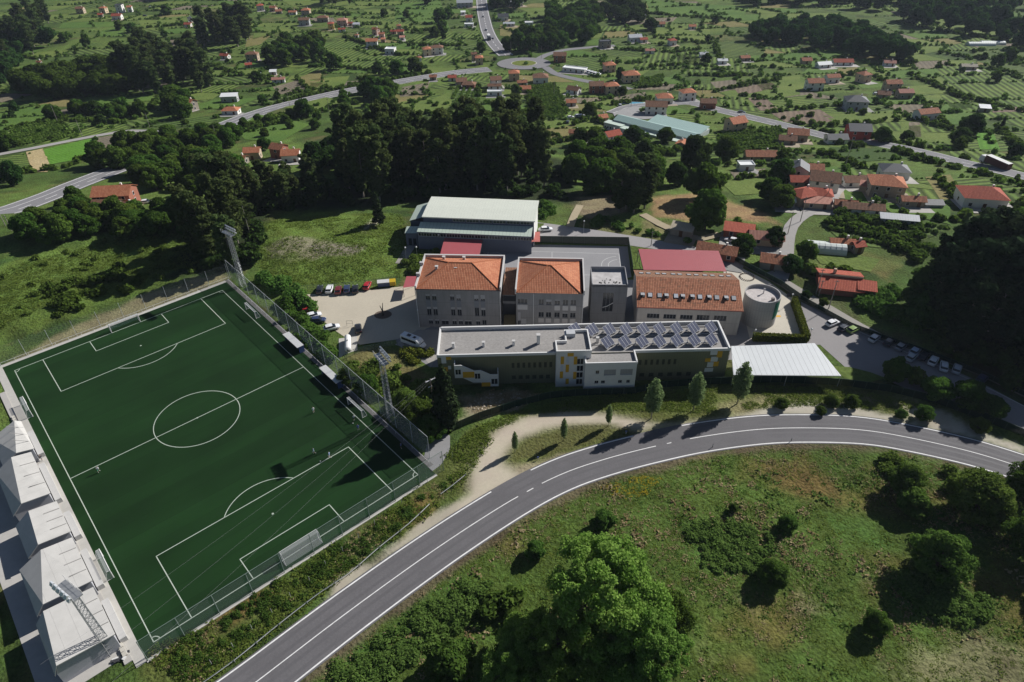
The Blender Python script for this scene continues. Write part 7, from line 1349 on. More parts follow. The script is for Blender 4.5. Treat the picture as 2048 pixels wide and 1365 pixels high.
# red garden house with two roof levels
o = thing("garden_house", "red-roofed house with stepped double roof near the school lane", "house", GH(1680, 560, 2.5), R(-14))
MB().box(-5.5, 5.5, -4.5, 4.5, -1, 2.2).build("wall", WC['brick'], o); RM_ = RC['red']
MB().prism([(-6, -5), (6, -5), (6, .2), (-6, .2)], [1.9, 1.9, 3.3, 3.3], [2.05, 2.05, 3.45, 3.45]).build("lower_roof", RM_, o); MB().prism([(-6, .2), (6, .2), (6, 5), (-6, 5)], [3.9, 3.9, 2.6, 2.6], [4.05, 4.05, 2.75, 2.75]).build("upper_roof", RM_, o); MB().box(-5.8, 5.8, .0, .2, 3.3, 3.95).build("step_wall", WC['tan'], o); MB().box(-2, -1.3, .8, 1.5, 3.4, 5.2).build("chimney", WC['tan'], o)
# factory
fa = thing("factory", "long factory with pale green roof and white side wings", "factory", GH(1228, 238, 5), face(1224, 240, 1424, 272), None, (.74, .82, .82))
MB().box(0, 60, 0, 10, -3, 5.5).build("wall", mat("factory_wall", (.55, .60, .58), .8, .08, .5), fa)
FR = seam_mat("factory_green_roof", (.33, .46, .42), 1.5, 0, .25); MB().poly([(-.4, -.4, 5.6), (60.4, -.4, 5.6), (60.4, 5, 7.4), (-.4, 5, 7.4)]).poly([(-.4, 5, 7.4), (60.4, 5, 7.4), (60.4, 10.4, 5.6), (-.4, 10.4, 5.6)]).build("roof", FR, fa)
for x0, x1, y0, h in ((-4, 10, -5.5, 4.6), (10, 17, -7, 4.2), (17, 40, -4.5, 3.8), (40, 60, -6, 4.2)):
    MB().box(x0, x1, y0, -.01, -3, h).build("wing_wall", mat("factory_wall", (1, 1, 1)), fa); MB().box(x0 - .2, x1 + .2, y0 - .2, 0, h + .01, h + .2).build("wing_roof", mat("wing_pale", (.50, .58, .50), .7, .08), fa)
    for k in range(int((x1 - x0) / 2.2)): link("window", win_me, fa, (x0 + 1.2 + k * 2.2, y0, 2.2))
MB().poly([(20, 10, 5.5), (60, 10, 5.5), (60, 22, 6.8), (20, 22, 6.8)]).build("rear_roof", FR, fa); MB().box(20, 60, 10.02, 22, -3, 5.4).build("rear_wall", mat("factory_wall", (1, 1, 1)), fa)
# greenhouses
def tunnel(px, py, w, l, rot, label, net=.9):
    o = thing("greenhouse", label, "greenhouse", GH(px, py, 1.2), R(rot)); m = MB(); n = 9
    for i in range(n):
        a, b = math.pi * i / n, math.pi * (i + 1) / n; m.poly([(-l / 2, w / 2 * math.cos(a), 2.6 * math.sin(a)), (l / 2, w / 2 * math.cos(a), 2.6 * math.sin(a)), (l / 2, w / 2 * math.cos(b), 2.6 * math.sin(b)), (-l / 2, w / 2 * math.cos(b), 2.6 * math.sin(b))])
    for s in (-l / 2, l / 2): m.poly([(s, w / 2 * math.cos(math.pi * i / n), 2.6 * math.sin(math.pi * i / n)) for i in range(n + 1)])
    m.build("cover", mat("plastic_sheet", (.62, .66, .62), .4, .08, .8), o)
    for k in range(int(l / 1.6) + 1):
        h_ = MB(); x = -l / 2 + k * 1.6; h_.path([(x, (w / 2 + .03) * math.cos(math.pi * i / n), 2.63 * math.sin(math.pi * i / n)) for i in range(n + 1)], .035, 4); h_.build("hoop", WHITE, o)
tunnel(1653, 494, 6, 11, -12, "plastic tunnel greenhouse in the garden right of the school"); tunnel(1962, 88, 7, 20, -5, "bright white plastic greenhouse at top right, left one"); tunnel(1985, 86, 7, 18, -5, "bright white plastic greenhouse at top right, right one")
# pools and tanks
def pool(px, py, r_, label):
    o = thing("pool", label, "pool", G(px, py)); MB().tube((0, 0, 0), (0, 0, .9), r_, r_, 20, cap=False).build("wall", mat("pool_blue", (.08, .42, .55), .4), o); MB().poly([(r_ * .97 * math.cos(i * .314), r_ * .97 * math.sin(i * .314), .75) for i in range(20)]).build("water", mat("pool_water", (.10, .48, .60), .08, 0), o)
pool(1536, 391, 2.6, "round turquoise garden pool right of the brown field")
o = thing("pool", "blue pool with pale edge beside the big white gabled house", "pool", G(1266, 208), R(-12)); MB().box(-7, 7, -2, 2, 0, .5).build("surround", mat("pool_edge", (.5, .6, .62)), o); MB().box(-6, 6, -1.5, 1.5, .5, .56).build("water", mat("pool_water2", (.08, .30, .42), .1, 0), o)
# showroom vans and far cars
for k in range(7):
    t = k / 6; car(1160 + 36 * t, 142 + 10 * t, "white", 60, f"white van {('first','second','third','fourth','fifth','sixth','last')[k]} from the left in the showroom row", "white vans beside the showroom", 1.5)
for px, py, c, hd, l in ((1141, 237, "white", 20, "white car in the small lot above the grove, left"), (1156, 234, "silver", 20, "silver car in the small lot above the grove, middle"), (1163, 234, "white", 20, "white car in the small lot above the grove, right"), (1135, 247, "dark", 80, "dark car at the left edge of the small lot"), (1483, 227, "dark", -18, "dark car on the valley road"), (290, 33, "dark", 0, "dark car parked near the top-left hamlet"), (302, 16, "white", 0, "white van at the wood's edge in the top-left hamlet"), (972, 62, "dark", -80, "dark car on the main street above the lorry"), (966, 35, "dark", 95, "dark car high up on the main street"), (985, 79, "dark", 100, "dark car passing the lorry on the main street"), (1240, 213, "silver", 90, "pale car at the factory yard gate"), (294, 407, "white", 15, "white car by the large orange-roofed house among trees"), (1752, 190, "white", 0, "white car in the yard of the right hamlet")): car(px, py, c, hd, l)
# poles in the valley
for i, (px, py, h, l) in enumerate(((165, 274, 9, "wooden pole beside the left farm lane"), (115, 243, 9, "wooden pole in the vegetable rows at left"), (580, 215, 10, "pole above the ploughed plot by the highway"), (300, 256, 8, "pole near the end of the farm lane"), (336, 285, 8, "pole between highway trees and lane"), (438, 295, 11, "dark pole in front of the highway embankment"), (1657, 618, 9, "dark pole on the lane beside the car park, right one"), (1632, 588, 8, "dark pole on the lane beside the red garden house"), (1637, 592, 5, "short dark post beside the lane pole"), (1650, 410, 9, "pole at the village lane bend"), (1600, 445, 9, "pole beside the village lane"), (1690, 335, 12, "tall pole above the village cluster"), (1108, 190, 8, "pole among the vines"), (1022, 108, 9, "pole at the roundabout's left"), (1083, 118, 9, "lamp pole at the roundabout's right"), (660, 233, 10, "pole in front of the highway"), (557, 198, 8, "slim pole on the highway verge"), (500, 470, 12, "bare pole beside the far-corner floodlight mast"), (16, 462, 9, "pole at the highway's left end"), (30, 475, 8, "second pole at the highway's left end"), (1575, 470, 8, "white-banded pole at the village lane"), (1262, 215, 9, "pole at the factory yard corner"), (1302, 492, 5, "thin post in the rear car park"), (1404, 190, 8, "pole behind the dark brown road house"))):
    p = G(px, py); o = thing("utility_pole", l, "utility pole", p); MB().tube((0, 0, -.3), (0, 0, h), .13, .09, 6).build("pole", mat("grey_pole", (.30, .27, .24), .9, .1), o); MB().box(-.6, .6, -.05, .05, h - .5, h - .38).build("crossarm", DARKM, o)
# ================================================================ trees and ground cover in place
def along(pts, step, h0, h1, w0, w1, seed, jit=1.0):
    c = cr([G(*p)[:2] for p in pts], step); r = random.Random(seed); out = []
    for p in c:
        x, y = p[0] + r.uniform(-jit, jit), p[1] + r.uniform(-jit, jit); near_road(x, y, 7.5) or out.append((x, y, float(T(x, y)) - .2, r.uniform(h0, h1), r.uniform(w0, w1)))
    return out
def patch(poly, n, h0, h1, w0, w1, seed):
    r = random.Random(seed); return [(x, y, float(T(x, y)) - .25, r.uniform(h0, h1), r.uniform(w0, w1)) for x, y in scatter(poly, n, seed) if y < 200 or not (near_road(x, y, 8) or near_house(x, y, 1))]
def grove(poly, n, kind, h0, h1, name, label, group, seed, mind=3.0, wide=1.0, cat="tree"):
    r = random.Random(seed)
    pts = scatter(poly, n, seed, True, mind); xs_ = sorted(p[0] / p[1] for p in pts); ys_ = sorted(p[1] for p in pts); m_ = len(pts)
    for (x, y) in pts:
        lab = label if m_ < 9 else label + ", " + ("left part", "middle part", "right part")[sum(x / y > xs_[m_ * k // 3] for k in (1, 2))] + (" near side" if y < ys_[m_ // 2] else " far side")
        plant(kind, onT((x, y), -.2), r.uniform(h0, h1), name, lab, cat, group, r.uniform(0, 6.28), wide * r.uniform(.85, 1.15), r.randrange(9))
grove([(655, 398), (690, 340), (800, 318), (980, 308), (1070, 322), (1090, 372), (1085, 392), (1000, 383), (860, 388), (760, 405)], 62, "euc", 20, 29, "eucalyptus_tree", "tall dark eucalyptus in the dense grove behind the sports hall", "eucalyptus grove behind the sports hall", 1, 3.6, 1.15)
grove([(390, 545), (395, 460), (430, 410), (480, 395), (520, 420), (505, 470), (505, 530), (440, 560)], 16, "euc", 15, 22, "eucalyptus_tree", "dark eucalyptus in the wood beside the far-corner floodlight", "eucalyptus wood at the pitch's far corner", 2, 3.2, 1.2)
grove([(480, 395), (560, 375), (650, 370), (660, 405), (560, 418), (510, 430)], 18, "euc", 10, 14, "eucalyptus_tree", "dark eucalyptus in the belt left of the main grove", "eucalyptus belt left of the main grove", 3, 3.5, 1.2)
grove([(1120, 330), (1240, 325), (1310, 350), (1320, 385), (1230, 405), (1120, 395)], 17, "oak", 8, 13, "broadleaf_tree", "dark broadleaf tree at the grove's right-hand edge", "broadleaf edge of the main grove", 4, 4.0)
grove([(1225, 440), (1275, 435), (1300, 405), (1260, 400)], 6, "euc", 16, 20, "eucalyptus_tree", "tall dark eucalyptus clump standing above the rear car park", "eucalyptus clump above the rear car park", 5, 2.5, 1.3)
grove([(1870, 700), (1900, 640), (1960, 590), (2060, 560), (2330, 560), (2330, 740), (2060, 745), (1960, 740)], 46, "eucshaded", 19, 27, "eucalyptus_tree", "tall dark tree in the shaded wood at the right edge", "dark wood at the right edge", 6, 4.0, 1.45)
grove([(1848, 645), (1880, 600), (1930, 580), (1950, 640), (1900, 690)], 12, "eucshaded", 22, 27, "eucalyptus_tree", "tall dark tree shading the right car park", "tall trees over the right car park", 66, 3.0, 1.4)
grove([(1830, 640), (1900, 590), (1960, 560), (2050, 520), (2060, 560), (1960, 600), (1880, 680)], 16, "darkoak", 8, 14, "broadleaf_tree", "dark broadleaf tree on the near side of the right-edge wood", "broadleaf fringe of the right-edge wood", 7, 4.0)
grove([(1960, 520), (2060, 440), (2300, 440), (2300, 560), (2060, 560)], 22, "oak", 9, 16, "broadleaf_tree", "green broadleaf tree at the top of the right-edge wood", "upper fringe of the right-edge wood", 8, 4.5)
grove([(20, 510), (40, 478), (160, 462), (190, 445), (330, 440), (400, 430), (390, 465), (330, 475), (200, 485), (100, 500)], 30, "oak", 6, 9, "broadleaf_tree", "green broadleaf tree in the belt below the orange-roofed house", "tree belt left of the pitch's far corner", 9, 4.0)
grove([(110, 420), (180, 392), (180, 430), (120, 440)], 6, "oak", 5, 8, "broadleaf_tree", "broadleaf tree between the highway and the orange-roofed house", "trees along the highway's left end", 10, 4)
grove([(270, 345), (400, 320), (470, 330), (480, 370), (400, 390), (280, 380)], 26, "oak", 7, 11, "broadleaf_tree", "broadleaf tree around the plots right of the orange-roofed house", "trees right of the orange-roofed house", 11, 4.5)
grove([(180, 330), (260, 300), (360, 290), (470, 275), (470, 300), (330, 325), (230, 350)], 26, "oak", 7, 11, "broadleaf_tree", "broadleaf tree in the hedge below the bright green field", "trees between the bright field and the highway", 12, 4.5)
mass("left_wood", patch([(100, 200), (260, 190), (250, 150), (150, 150), (60, 175), (0, 200), (0, 215)], 56, 11, 17, 8, 12, 13), "large broadleaf wood at the left edge", "wood", "broad", 60, .62, 9)
grove([(95, 230), (200, 215), (290, 230), (280, 243), (150, 243), (100, 245)], 14, "far", 6, 9, "broadleaf_tree", "broadleaf tree in the hedge row above the vegetable plots", "hedge row above the left plots", 14, 5)
grove([(0, 120), (60, 30), (110, 20), (100, 100), (40, 140), (0, 150)], 20, "euc", 18, 26, "eucalyptus_tree", "tall dark eucalyptus at the top left edge", "eucalyptus stand at top left", 15, 7, 1.4)
grove([(240, 185), (280, 130), (360, 130), (430, 160), (420, 185), (330, 190)], 30, "euc", 20, 28, "eucalyptus_tree", "tall dark eucalyptus in the wood above the stone house", "eucalyptus wood above the stone house", 16, 6, 1.4)
grove([(400, 100), (410, 60), (520, 50), (500, 95), (430, 105)], 16, "euc", 20, 28, "eucalyptus_tree", "tall dark eucalyptus at the top left of centre", "eucalyptus wood left of the centre hamlet", 17, 7, 1.5)
grove([(530, 125), (560, 95), (640, 95), (650, 125), (590, 138)], 20, "far", 10, 15, "broadleaf_tree", "dark broadleaf tree in the copse below the centre hamlet", "copse below the centre hamlet", 18, 6)
grove([(320, 235), (350, 205), (385, 215), (370, 245)], 7, "oak", 9, 13, "broadleaf_tree", "dark tree in the clump left of the stone house", "clump left of the stone house", 19, 4)
grove([(720, 205), (740, 180), (790, 178), (800, 200), (760, 215)], 8, "oak", 9, 14, "broadleaf_tree", "dark tree in the clump on the near side of the highway", "clump on the near side of the highway", 20, 4)
grove([(1010, 105), (1030, 75), (1110, 70), (1130, 95), (1080, 108)], 22, "far", 9, 14, "broadleaf_tree", "broadleaf tree in the copse beside the roundabout", "copse beside the roundabout", 21, 6)
mass("roundabout_wood", patch([(1085, 65), (1100, 30), (1170, 20), (1200, 60), (1190, 90), (1130, 85)], 42, 10, 16, 8, 12, 22), "far broadleaf wood above the roundabout", "wood", "broad", 60, .62, 9)
mass("far_wood", patch([(1160, 25), (1200, 0), (1290, 10), (1280, 50), (1200, 55)], 28, 9, 14, 8, 12, 23), "dark far wood at top centre right", "wood", "dark", 60, .62, 9)
mass("long_wood", patch([(1500, 70), (1640, 60), (1760, 90), (1830, 115), (1790, 128), (1640, 100), (1520, 95)], 64, 12, 18, 8, 12, 24), "long dark wood at the top right", "wood", "dark", 60, .62, 9)
grove([(1110, 20), (980, 20), (985, 0), (1020, -5)], 6, "fardark", 14, 20, "broadleaf_tree", "dark tree beside the top of the main street", "trees beside the main street", 25, 6)
grove([(640, 15), (700, 15), (700, -10), (640, -10)], 10, "euc", 16, 22, "eucalyptus_tree", "tall dark tree above the centre hamlet", "stand above the centre hamlet", 26, 8, 1.5)
grove([(620, 345), (690, 300), (740, 290), (730, 320), (680, 345)], 9, "darkoak", 9, 14, "broadleaf_tree", "dark broadleaf tree left of the main grove by the orange roofs", "trees by the orange-roofed row", 27, 5)
grove([(480, 245), (600, 235), (640, 235), (640, 262), (560, 290), (480, 275)], 10, "oak", 4, 7, "broadleaf_tree", "small tree on the rough slope below the highway", "small trees below the highway", 28, 6)
# single trees, by photo position of the foot
S = [("nearoak", 700, 765, 4.5, "broadleaf_tree", "bushy tree behind the nearer dugout", 1.2), ("neardark", 735, 785, 5, "broadleaf_tree", "dark bushy tree left of the mast by the school", 1.2), ("nearoak", 812, 815, 5, "broadleaf_tree", "bushy tree right of the mast by the school", 1.2), ("neardark", 835, 850, 7, "broadleaf_tree", "dark bushy tree at the pitch's shaded corner, upper", 1.2), ("neardark", 862, 875, 6, "broadleaf_tree", "dark bushy tree at the pitch's shaded corner, lower", 1.2), ("chestnut", 1195, 1275, 21, 'chestnut_tree', "tall bright green leafy tree in the bottom foreground", 1.0), ("chestnut", 1112, 1345, 14.5, "chestnut_tree", "lower bright leafy tree at the left foot of the tall one", 1.0), ("chestnut", 1062, 1312, 9.5, "chestnut_tree", "smallest bright leafy tree on the far left of the foreground clump", 1.15), ("chestnut", 1030, 1378, 10.5, "chestnut_tree", "bright leafy tree cut by the bottom edge at the clump's left", 1.2), ("chestnut", 1280, 1352, 14, "chestnut_tree", "lower bright leafy tree at the bottom edge under the tall one", 1.0), ("neardark", 1330, 1262, 9, 'broadleaf_tree', "dark green tree close at the right of the bright foreground tree", .9), ("pale", 905, 1345, 6.0, 'broadleaf_tree', "dull olive small tree left of the bright foreground tree", 1.25), ("bush", 1005, 1210, 3.6, 'shrub', "yellow-green shrub at the upper left of the bright foreground tree", 1.1), ("nearoak", 1940, 1035, 9.5, 'broadleaf_tree', "big dark round tree below the road's right end", 1.25), ("nearoak", 1865, 1145, 8.5, 'broadleaf_tree', "round dark green tree with large shadow at lower right", 1.15), ("neardark", 2040, 1110, 8, 'broadleaf_tree', "dark tree at the right edge below the road", 1.2), ("neardark", 2050, 990, 8.5, 'broadleaf_tree', "dark tree cut by the right edge near the road", 1.2), ("neardark", 2120, 1200, 7, 'broadleaf_tree', "dark tree mostly beyond the right edge", 1.2), ("nearoak", 1805, 980, 6.5, 'broadleaf_tree', "small dark tree just under the road at right", 1.0), ("pale", 1822, 1020, 4.5, 'broadleaf_tree', "pale small tree beside the small dark one under the road", 1.3), ("nearoak", 1540, 1165, 4.6, 'broadleaf_tree', "rounded tree at the edge of the brambles in the meadow", 1.2), ("neardark", 1745, 1262, 4.4, 'broadleaf_tree', "dark sparse tree with a long shadow in the lower meadow", 1.1), ("nearoak", 1570, 1062, 3.0, 'broadleaf_tree', "small round tree standing alone in the meadow", 1.2), ("nearoak", 1463, 1030, 1.8, 'sapling', "tiny sapling with a shadow in the meadow", 1.0), ("pale", 1205, 1060, 3.4, 'broadleaf_tree', "pale small tree left in the upper meadow", 1.2), ("pale", 1070, 1110, 3.0, 'broadleaf_tree', "grey-green small tree near the road's lower verge", 1.2), ("conifer", 760, 455, 12, 'conifer', "lone dark conifer left of the sports hall", 1.0), ("cypress", 895, 858, 18, 'cypress', "tall dark conifer at the left end of the long block", 1.05), ("cypress", 880, 845, 7.5, 'cypress', "shorter dark conifer beside the tall one by the crossarm pole", 1.4), ("cypress", 2000, 262, 7, 'cypress', "dark pointed cypress on the far right fields", 1.0), ("oak", 1405, 400, 13, 'broadleaf_tree', "big dark round tree at the left of the brown field", .95), ("oak", 1410, 458, 13, 'broadleaf_tree', "big dark round tree in front of the brown field", .95), ("oak", 1560, 365, 9, 'broadleaf_tree', "dark round tree left of the village cluster", .95), ("oak", 1450, 320, 10, 'broadleaf_tree', "round grey-green tree below the factory", 1.0), ("darkoak", 1385, 340, 14, 'broadleaf_tree', "tall dark tree between factory and brown field", .9), ("darkoak", 1290, 385, 13, 'broadleaf_tree', "tall dark tree left of the small bright lawn", .9), ("darkoak", 1350, 370, 9, 'broadleaf_tree', "dark tree right of the small bright lawn", .9), ("oak", 1330, 285, 7, 'broadleaf_tree', "rounded green tree in front of the factory wing", 1.2), ("oak", 1535, 400, 8, 'broadleaf_tree', "dark tree beside the round pool, left one", 1.1), ("oak", 1560, 415, 8, 'broadleaf_tree', "dark tree beside the round pool, right one", 1.1), ("oak", 1485, 505, 6, 'broadleaf_tree', "tree by the brick house behind the red canopy", 1.1), ("darkoak", 1545, 490, 6, 'broadleaf_tree', "dark rounded tree in front of the pale pink roof", 1.0), ("darkoak", 1580, 545, 5.5, 'broadleaf_tree', "dark round tree at the foot of the village lane", 1.1), ("oak", 1610, 520, 6, 'broadleaf_tree', "tree beside the plastic tunnel, left", 1.0), ("darkoak", 1918, 292, 8, 'broadleaf_tree', "dark round tree beside the right-hand road, left one", 1.1), ("darkoak", 1940, 270, 10, 'broadleaf_tree', "tall dark tree on the right fields", 1.1), ("darkoak", 2028, 315, 6, 'broadleaf_tree', "dark round tree beside the right-hand road, right one", 1.0), ("far", 1993, 135, 9, 'broadleaf_tree', "round tree on the far right rows, left", 1.0), ("far", 2018, 122, 9, 'broadleaf_tree', "round tree on the far right rows, right", 1.0), ("far", 1990, 165, 7, 'broadleaf_tree', "small round tree on the far right rows", 1.0), ("oak", 1762, 285, 7, 'broadleaf_tree', "dark tree on the valley road right of the grey house", 1.2), ("oak", 1812, 283, 5, 'broadleaf_tree', "dark bush-like tree right along the valley road", 1.2), ("far", 962, 105, 8, 'broadleaf_tree', "round tree above the orange tower-like house", 1.1), ("far", 880, 45, 12, 'broadleaf_tree', "dark round tree on the field above the corner house", 1.1), ("far", 898, 38, 10, 'broadleaf_tree', "second dark round tree on the field above the corner house", 1.0), ("far", 870, 75, 9, 'broadleaf_tree', "tree in the clump left of the street, near one", 1.1), ("far", 885, 70, 12, 'broadleaf_tree', "tree in the clump left of the street, tall one", 1.0), ("far", 668, 140, 12, 'broadleaf_tree', "isolated dark round tree in the meadow above the highway", 1.1), ("far", 757, 150, 9, 'broadleaf_tree', "tree above the highway bend, left", 1.0), ("far", 795, 150, 10, 'broadleaf_tree', "tree above the highway bend, middle", 1.1), ("far", 830, 145, 10, 'broadleaf_tree', "tree above the highway bend, right", 1.1), ("oak", 610, 235, 10, 'broadleaf_tree', "dark tree standing against the highway, left", 1.0), ("oak", 690, 215, 8, 'broadleaf_tree', "dark tree standing against the highway, middle", .9), ("far", 855, 8, 12, 'broadleaf_tree', "tree at the top edge above the open field", 1.0), ("far", 175, 95, 11, 'broadleaf_tree', "dark pointed tree in the top-left fields", .7), ("far", 130, 85, 8, 'broadleaf_tree', "bushy tree in the top-left fields", 1.2), ("far", 240, 60, 8, 'broadleaf_tree', "tree below the long red-roofed house, left", 1.2), ("far", 265, 65, 8, 'broadleaf_tree', "tree below the long red-roofed house, right", 1.3), ("far", 335, 30, 10, 'broadleaf_tree', "round tree in the field at the top left", 1.3), ("darkoak", 335, 128, 9, 'broadleaf_tree', "dark tree at the edge of the light strip field", 1.1), ("oak", 15, 300, 9, 'broadleaf_tree', "dark tree cut by the left edge at the farm lane", 1.1), ("darkoak", 35, 370, 10, 'broadleaf_tree', "dark tree below the left strip fields", .7), ("darkoak", 10, 365, 9, 'broadleaf_tree', "second dark tree below the left strip fields", .7), ("oak", 530, 300, 6, 'broadleaf_tree', "round tree between the orange-roofed houses", 1.0), ("oak", 1045, 255, 9, 'broadleaf_tree', "tree on the top edge of the main grove", 1.0), ("oak", 1160, 290, 8, 'broadleaf_tree', "tree beside the hut above the grove, left", 1.0), ("oak", 1190, 292, 9, 'broadleaf_tree', "tree beside the hut above the grove, right", .9), ("oak", 1180, 235, 8, 'broadleaf_tree', "dark tree by the small lot above the grove", 1.0), ("darkoak", 1265, 285, 8, 'broadleaf_tree', "dark tree below the white house by the factory", 1.2), ("oak", 1245, 190, 5, 'broadleaf_tree', "small tree between the cream and orange houses", 1.2), ("darkoak", 1300, 60, 10, 'broadleaf_tree', "dark tree at the far metal-roofed farm", 1.3), ("darkoak", 1240, 160, 8, 'broadleaf_tree', "dark tree beside the large cream house", .8),
 ("oak", 1785, 760, 6.0, 'broadleaf_tree', "leafy tree at the shaded lower edge of the car park", .9), ("bush", 1832, 765, 4.5, 'shrub', "bright narrow shrub lit at the car park's lower edge", .7), ("oak", 1870, 795, 5.0, 'broadleaf_tree', "shaded bushy tree below the car park, left", 1.3), ("oak", 1930, 810, 6.0, 'broadleaf_tree', "shaded bushy tree below the car park, right", 1.3), ("darkoak", 1975, 830, 5, 'broadleaf_tree', "dark bushy tree by the fence's right end", 1.2), ("oak", 1645, 612, 2.4, 'shrub', "round bush beside the lane near the hedge", 1.0), ("darkoak", 1610, 597, 2.4, 'shrub', "dark round bush by the lane above the hedge", 1.2)]
for k, px, py, h, nm, l, wd in S: at_px(k, px, py, h, nm, l, "tree" if nm != 'shrub' else "shrub", wide=wd)
for i, (px, py, h, l) in enumerate(((1030, 905, 6.0, "smallest poplar, leftmost on the lay-by island"), (1127, 882, 6.6, "thin young poplar second from the left"), (1216, 853, 6.4, "young poplar third from the left at the lay-by"), (1302, 838, 11.6, "full poplar left of the three big ones on the verge"), (1386, 822, 11.0, "full poplar in the middle of the three big ones"), (1474, 808, 12.0, "full poplar right of the three big ones, before the canopy"))): at_px("poplar", px, py, h, 'poplar_tree', l, "tree", wide=.95 if i > 2 else .66)
for px, py, h, l in ((1562, 815, 2.6, "sparse small tree on the verge right of the poplars"), (1660, 812, 3.0, "small round verge tree, first of a pair"), (1702, 812, 3.0, "small round verge tree, second of a pair"), (1640, 828, 2.0, "low verge bush near the road"), (1845, 838, 3.6, "verge tree with its shadow on the sand"), (1800, 835, 2.2, "low verge bush left of the shaded tree"), (1955, 862, 3.4, "round verge tree at the start of the road's shade")): at_px("nearoak", px, py, h, 'verge_tree', l, "tree", wide=1.2)
# hedges and scrub masses
mass("roadside_brambles", patch([(590, 690), (620, 650), (645, 680), (672, 720), (650, 720), (610, 690)], 14, 1.5, 2.8, 2.2, 3.4, 41) + patch([(560, 600), (590, 600), (625, 655), (670, 720), (645, 700), (600, 660)], 24, 1.8, 3.2, 2.2, 3.4, 42), "dense green bushes between the pitch fence and the sandy yard", "bushes", "broad", 80, .24)
mass("slope_scrub", patch([(690, 735), (760, 730), (860, 780), (870, 830), (800, 840), (740, 790)], 42, 1.2, 3.0, 2, 3.5, 43), "rough scrub on the slope below the gas tank", "scrub", "bush", 70, .22)
mass("corner_scrub", patch([(500, 555), (560, 560), (600, 590), (640, 640), (560, 590), (500, 560)], 26, 2, 4, 2.5, 4, 44), "bushes along the far corner fence of the pitch", "bushes", "bush", 70, .24)
mass("back_field_scrub", patch([(-20, 560), (200, 480), (400, 470), (420, 540), (280, 590), (110, 640), (0, 680)], 55, .5, 1.5, 1.4, 2.6, 45), "low bushes on the rough ground behind the far goal", "scrub", "bush", 46, .30)
mass("back_field_dark_scrub", patch([(60, 600), (150, 560), (230, 540), (300, 560), (250, 600), (100, 640)], 24, 1.2, 2.8, 2.4, 4, 46), "dark bushes on the rough ground behind the far goal", "bushes", "broad", 46, .30)
mass("meadow_brambles", patch([(1365, 1060), (1470, 1050), (1555, 1085), (1520, 1150), (1410, 1150)], 90, .4, .9, 1.4, 2.2, 47), "patch of low dark brambles in the meadow", "brambles", "bramble", 110, .15, 6, 1.2)
mass("lower_brambles", patch([(1775, 1150), (1890, 1170), (1990, 1220), (1950, 1260), (1840, 1230)], 60, .6, 1.5, 1.5, 2.6, 48), "low brambles below the round dark tree", "brambles", "bramble", 110, .15, 6, 1.2)
mass("verge_brambles", patch([(655, 1345), (800, 1250), (920, 1170), (1000, 1165), (950, 1240), (840, 1310), (740, 1390)], 120, .5, 1.3, 1.4, 2.4, 49), "dense brambles along the road's lower side", "brambles", "bramble", 110, .15, 6, 1.2)
mass("corner_brambles", patch([(1760, 910), (1830, 930), (1830, 990), (1770, 960)], 22, 1, 2.2, 2, 3, 50) + patch([(1890, 940), (1960, 960), (1990, 1010), (1900, 990)], 20, 1, 2.5, 2, 3, 51), "bushes under the road beside the dark trees", "bushes", "bush", 100, .17)
mass("bank_bushes", patch([(300, 1300), (420, 1250), (600, 1135), (800, 1020), (880, 950), (920, 960), (760, 1090), (560, 1235), (380, 1365)], 170, .3, .9, .8, 1.7, 52), "low bushes on the bank between the pitch and the road", "bushes", "bush", 110, .12)
mass("entrance_bush", patch([(805, 702), (860, 705), (870, 725), (820, 728)], 16, .8, 1.6, 1.8, 2.6, 53), "bright bushes beside the entrance drive", "bushes", "hedge", 110, .15)
mass("lane_thicket", patch([(1700, 570), (1780, 580), (1860, 620), (1860, 660), (1780, 650), (1710, 610)], 60, 1.2, 2.6, 2.5, 4, 54), "thicket of bushes below the red garden house", "bushes", "bush", 70, .24)
mass("garden_scrub", patch([(1650, 395), (1790, 440), (1870, 470), (1840, 530), (1760, 500), (1690, 470), (1630, 440)], 70, 1, 3, 2.2, 4, 55), "bushes in the terraced gardens right of the lane", "bushes", "bush", 44, .34)
mass("court_shrubs", patch([(815, 520), (870, 505), (880, 515), (830, 560), (800, 550)], 26, 1.2, 2.4, 2, 3, 56), "shrubs left of the dark red canopy", "shrubs", "bush", 90, .2)
mass("slope_shrubs", patch([(1150, 425), (1220, 440), (1280, 460), (1340, 480), (1400, 490), (1300, 470), (1200, 455), (1130, 440)], 50, .8, 2.0, 1.6, 3, 57) + patch([(985, 385), (1080, 395), (1120, 420), (1080, 440), (1085, 400)], 24, .8, 2, 2, 3, 58), "shrubs on the slope behind the rear car park", "shrubs", "bush", 60, .24)
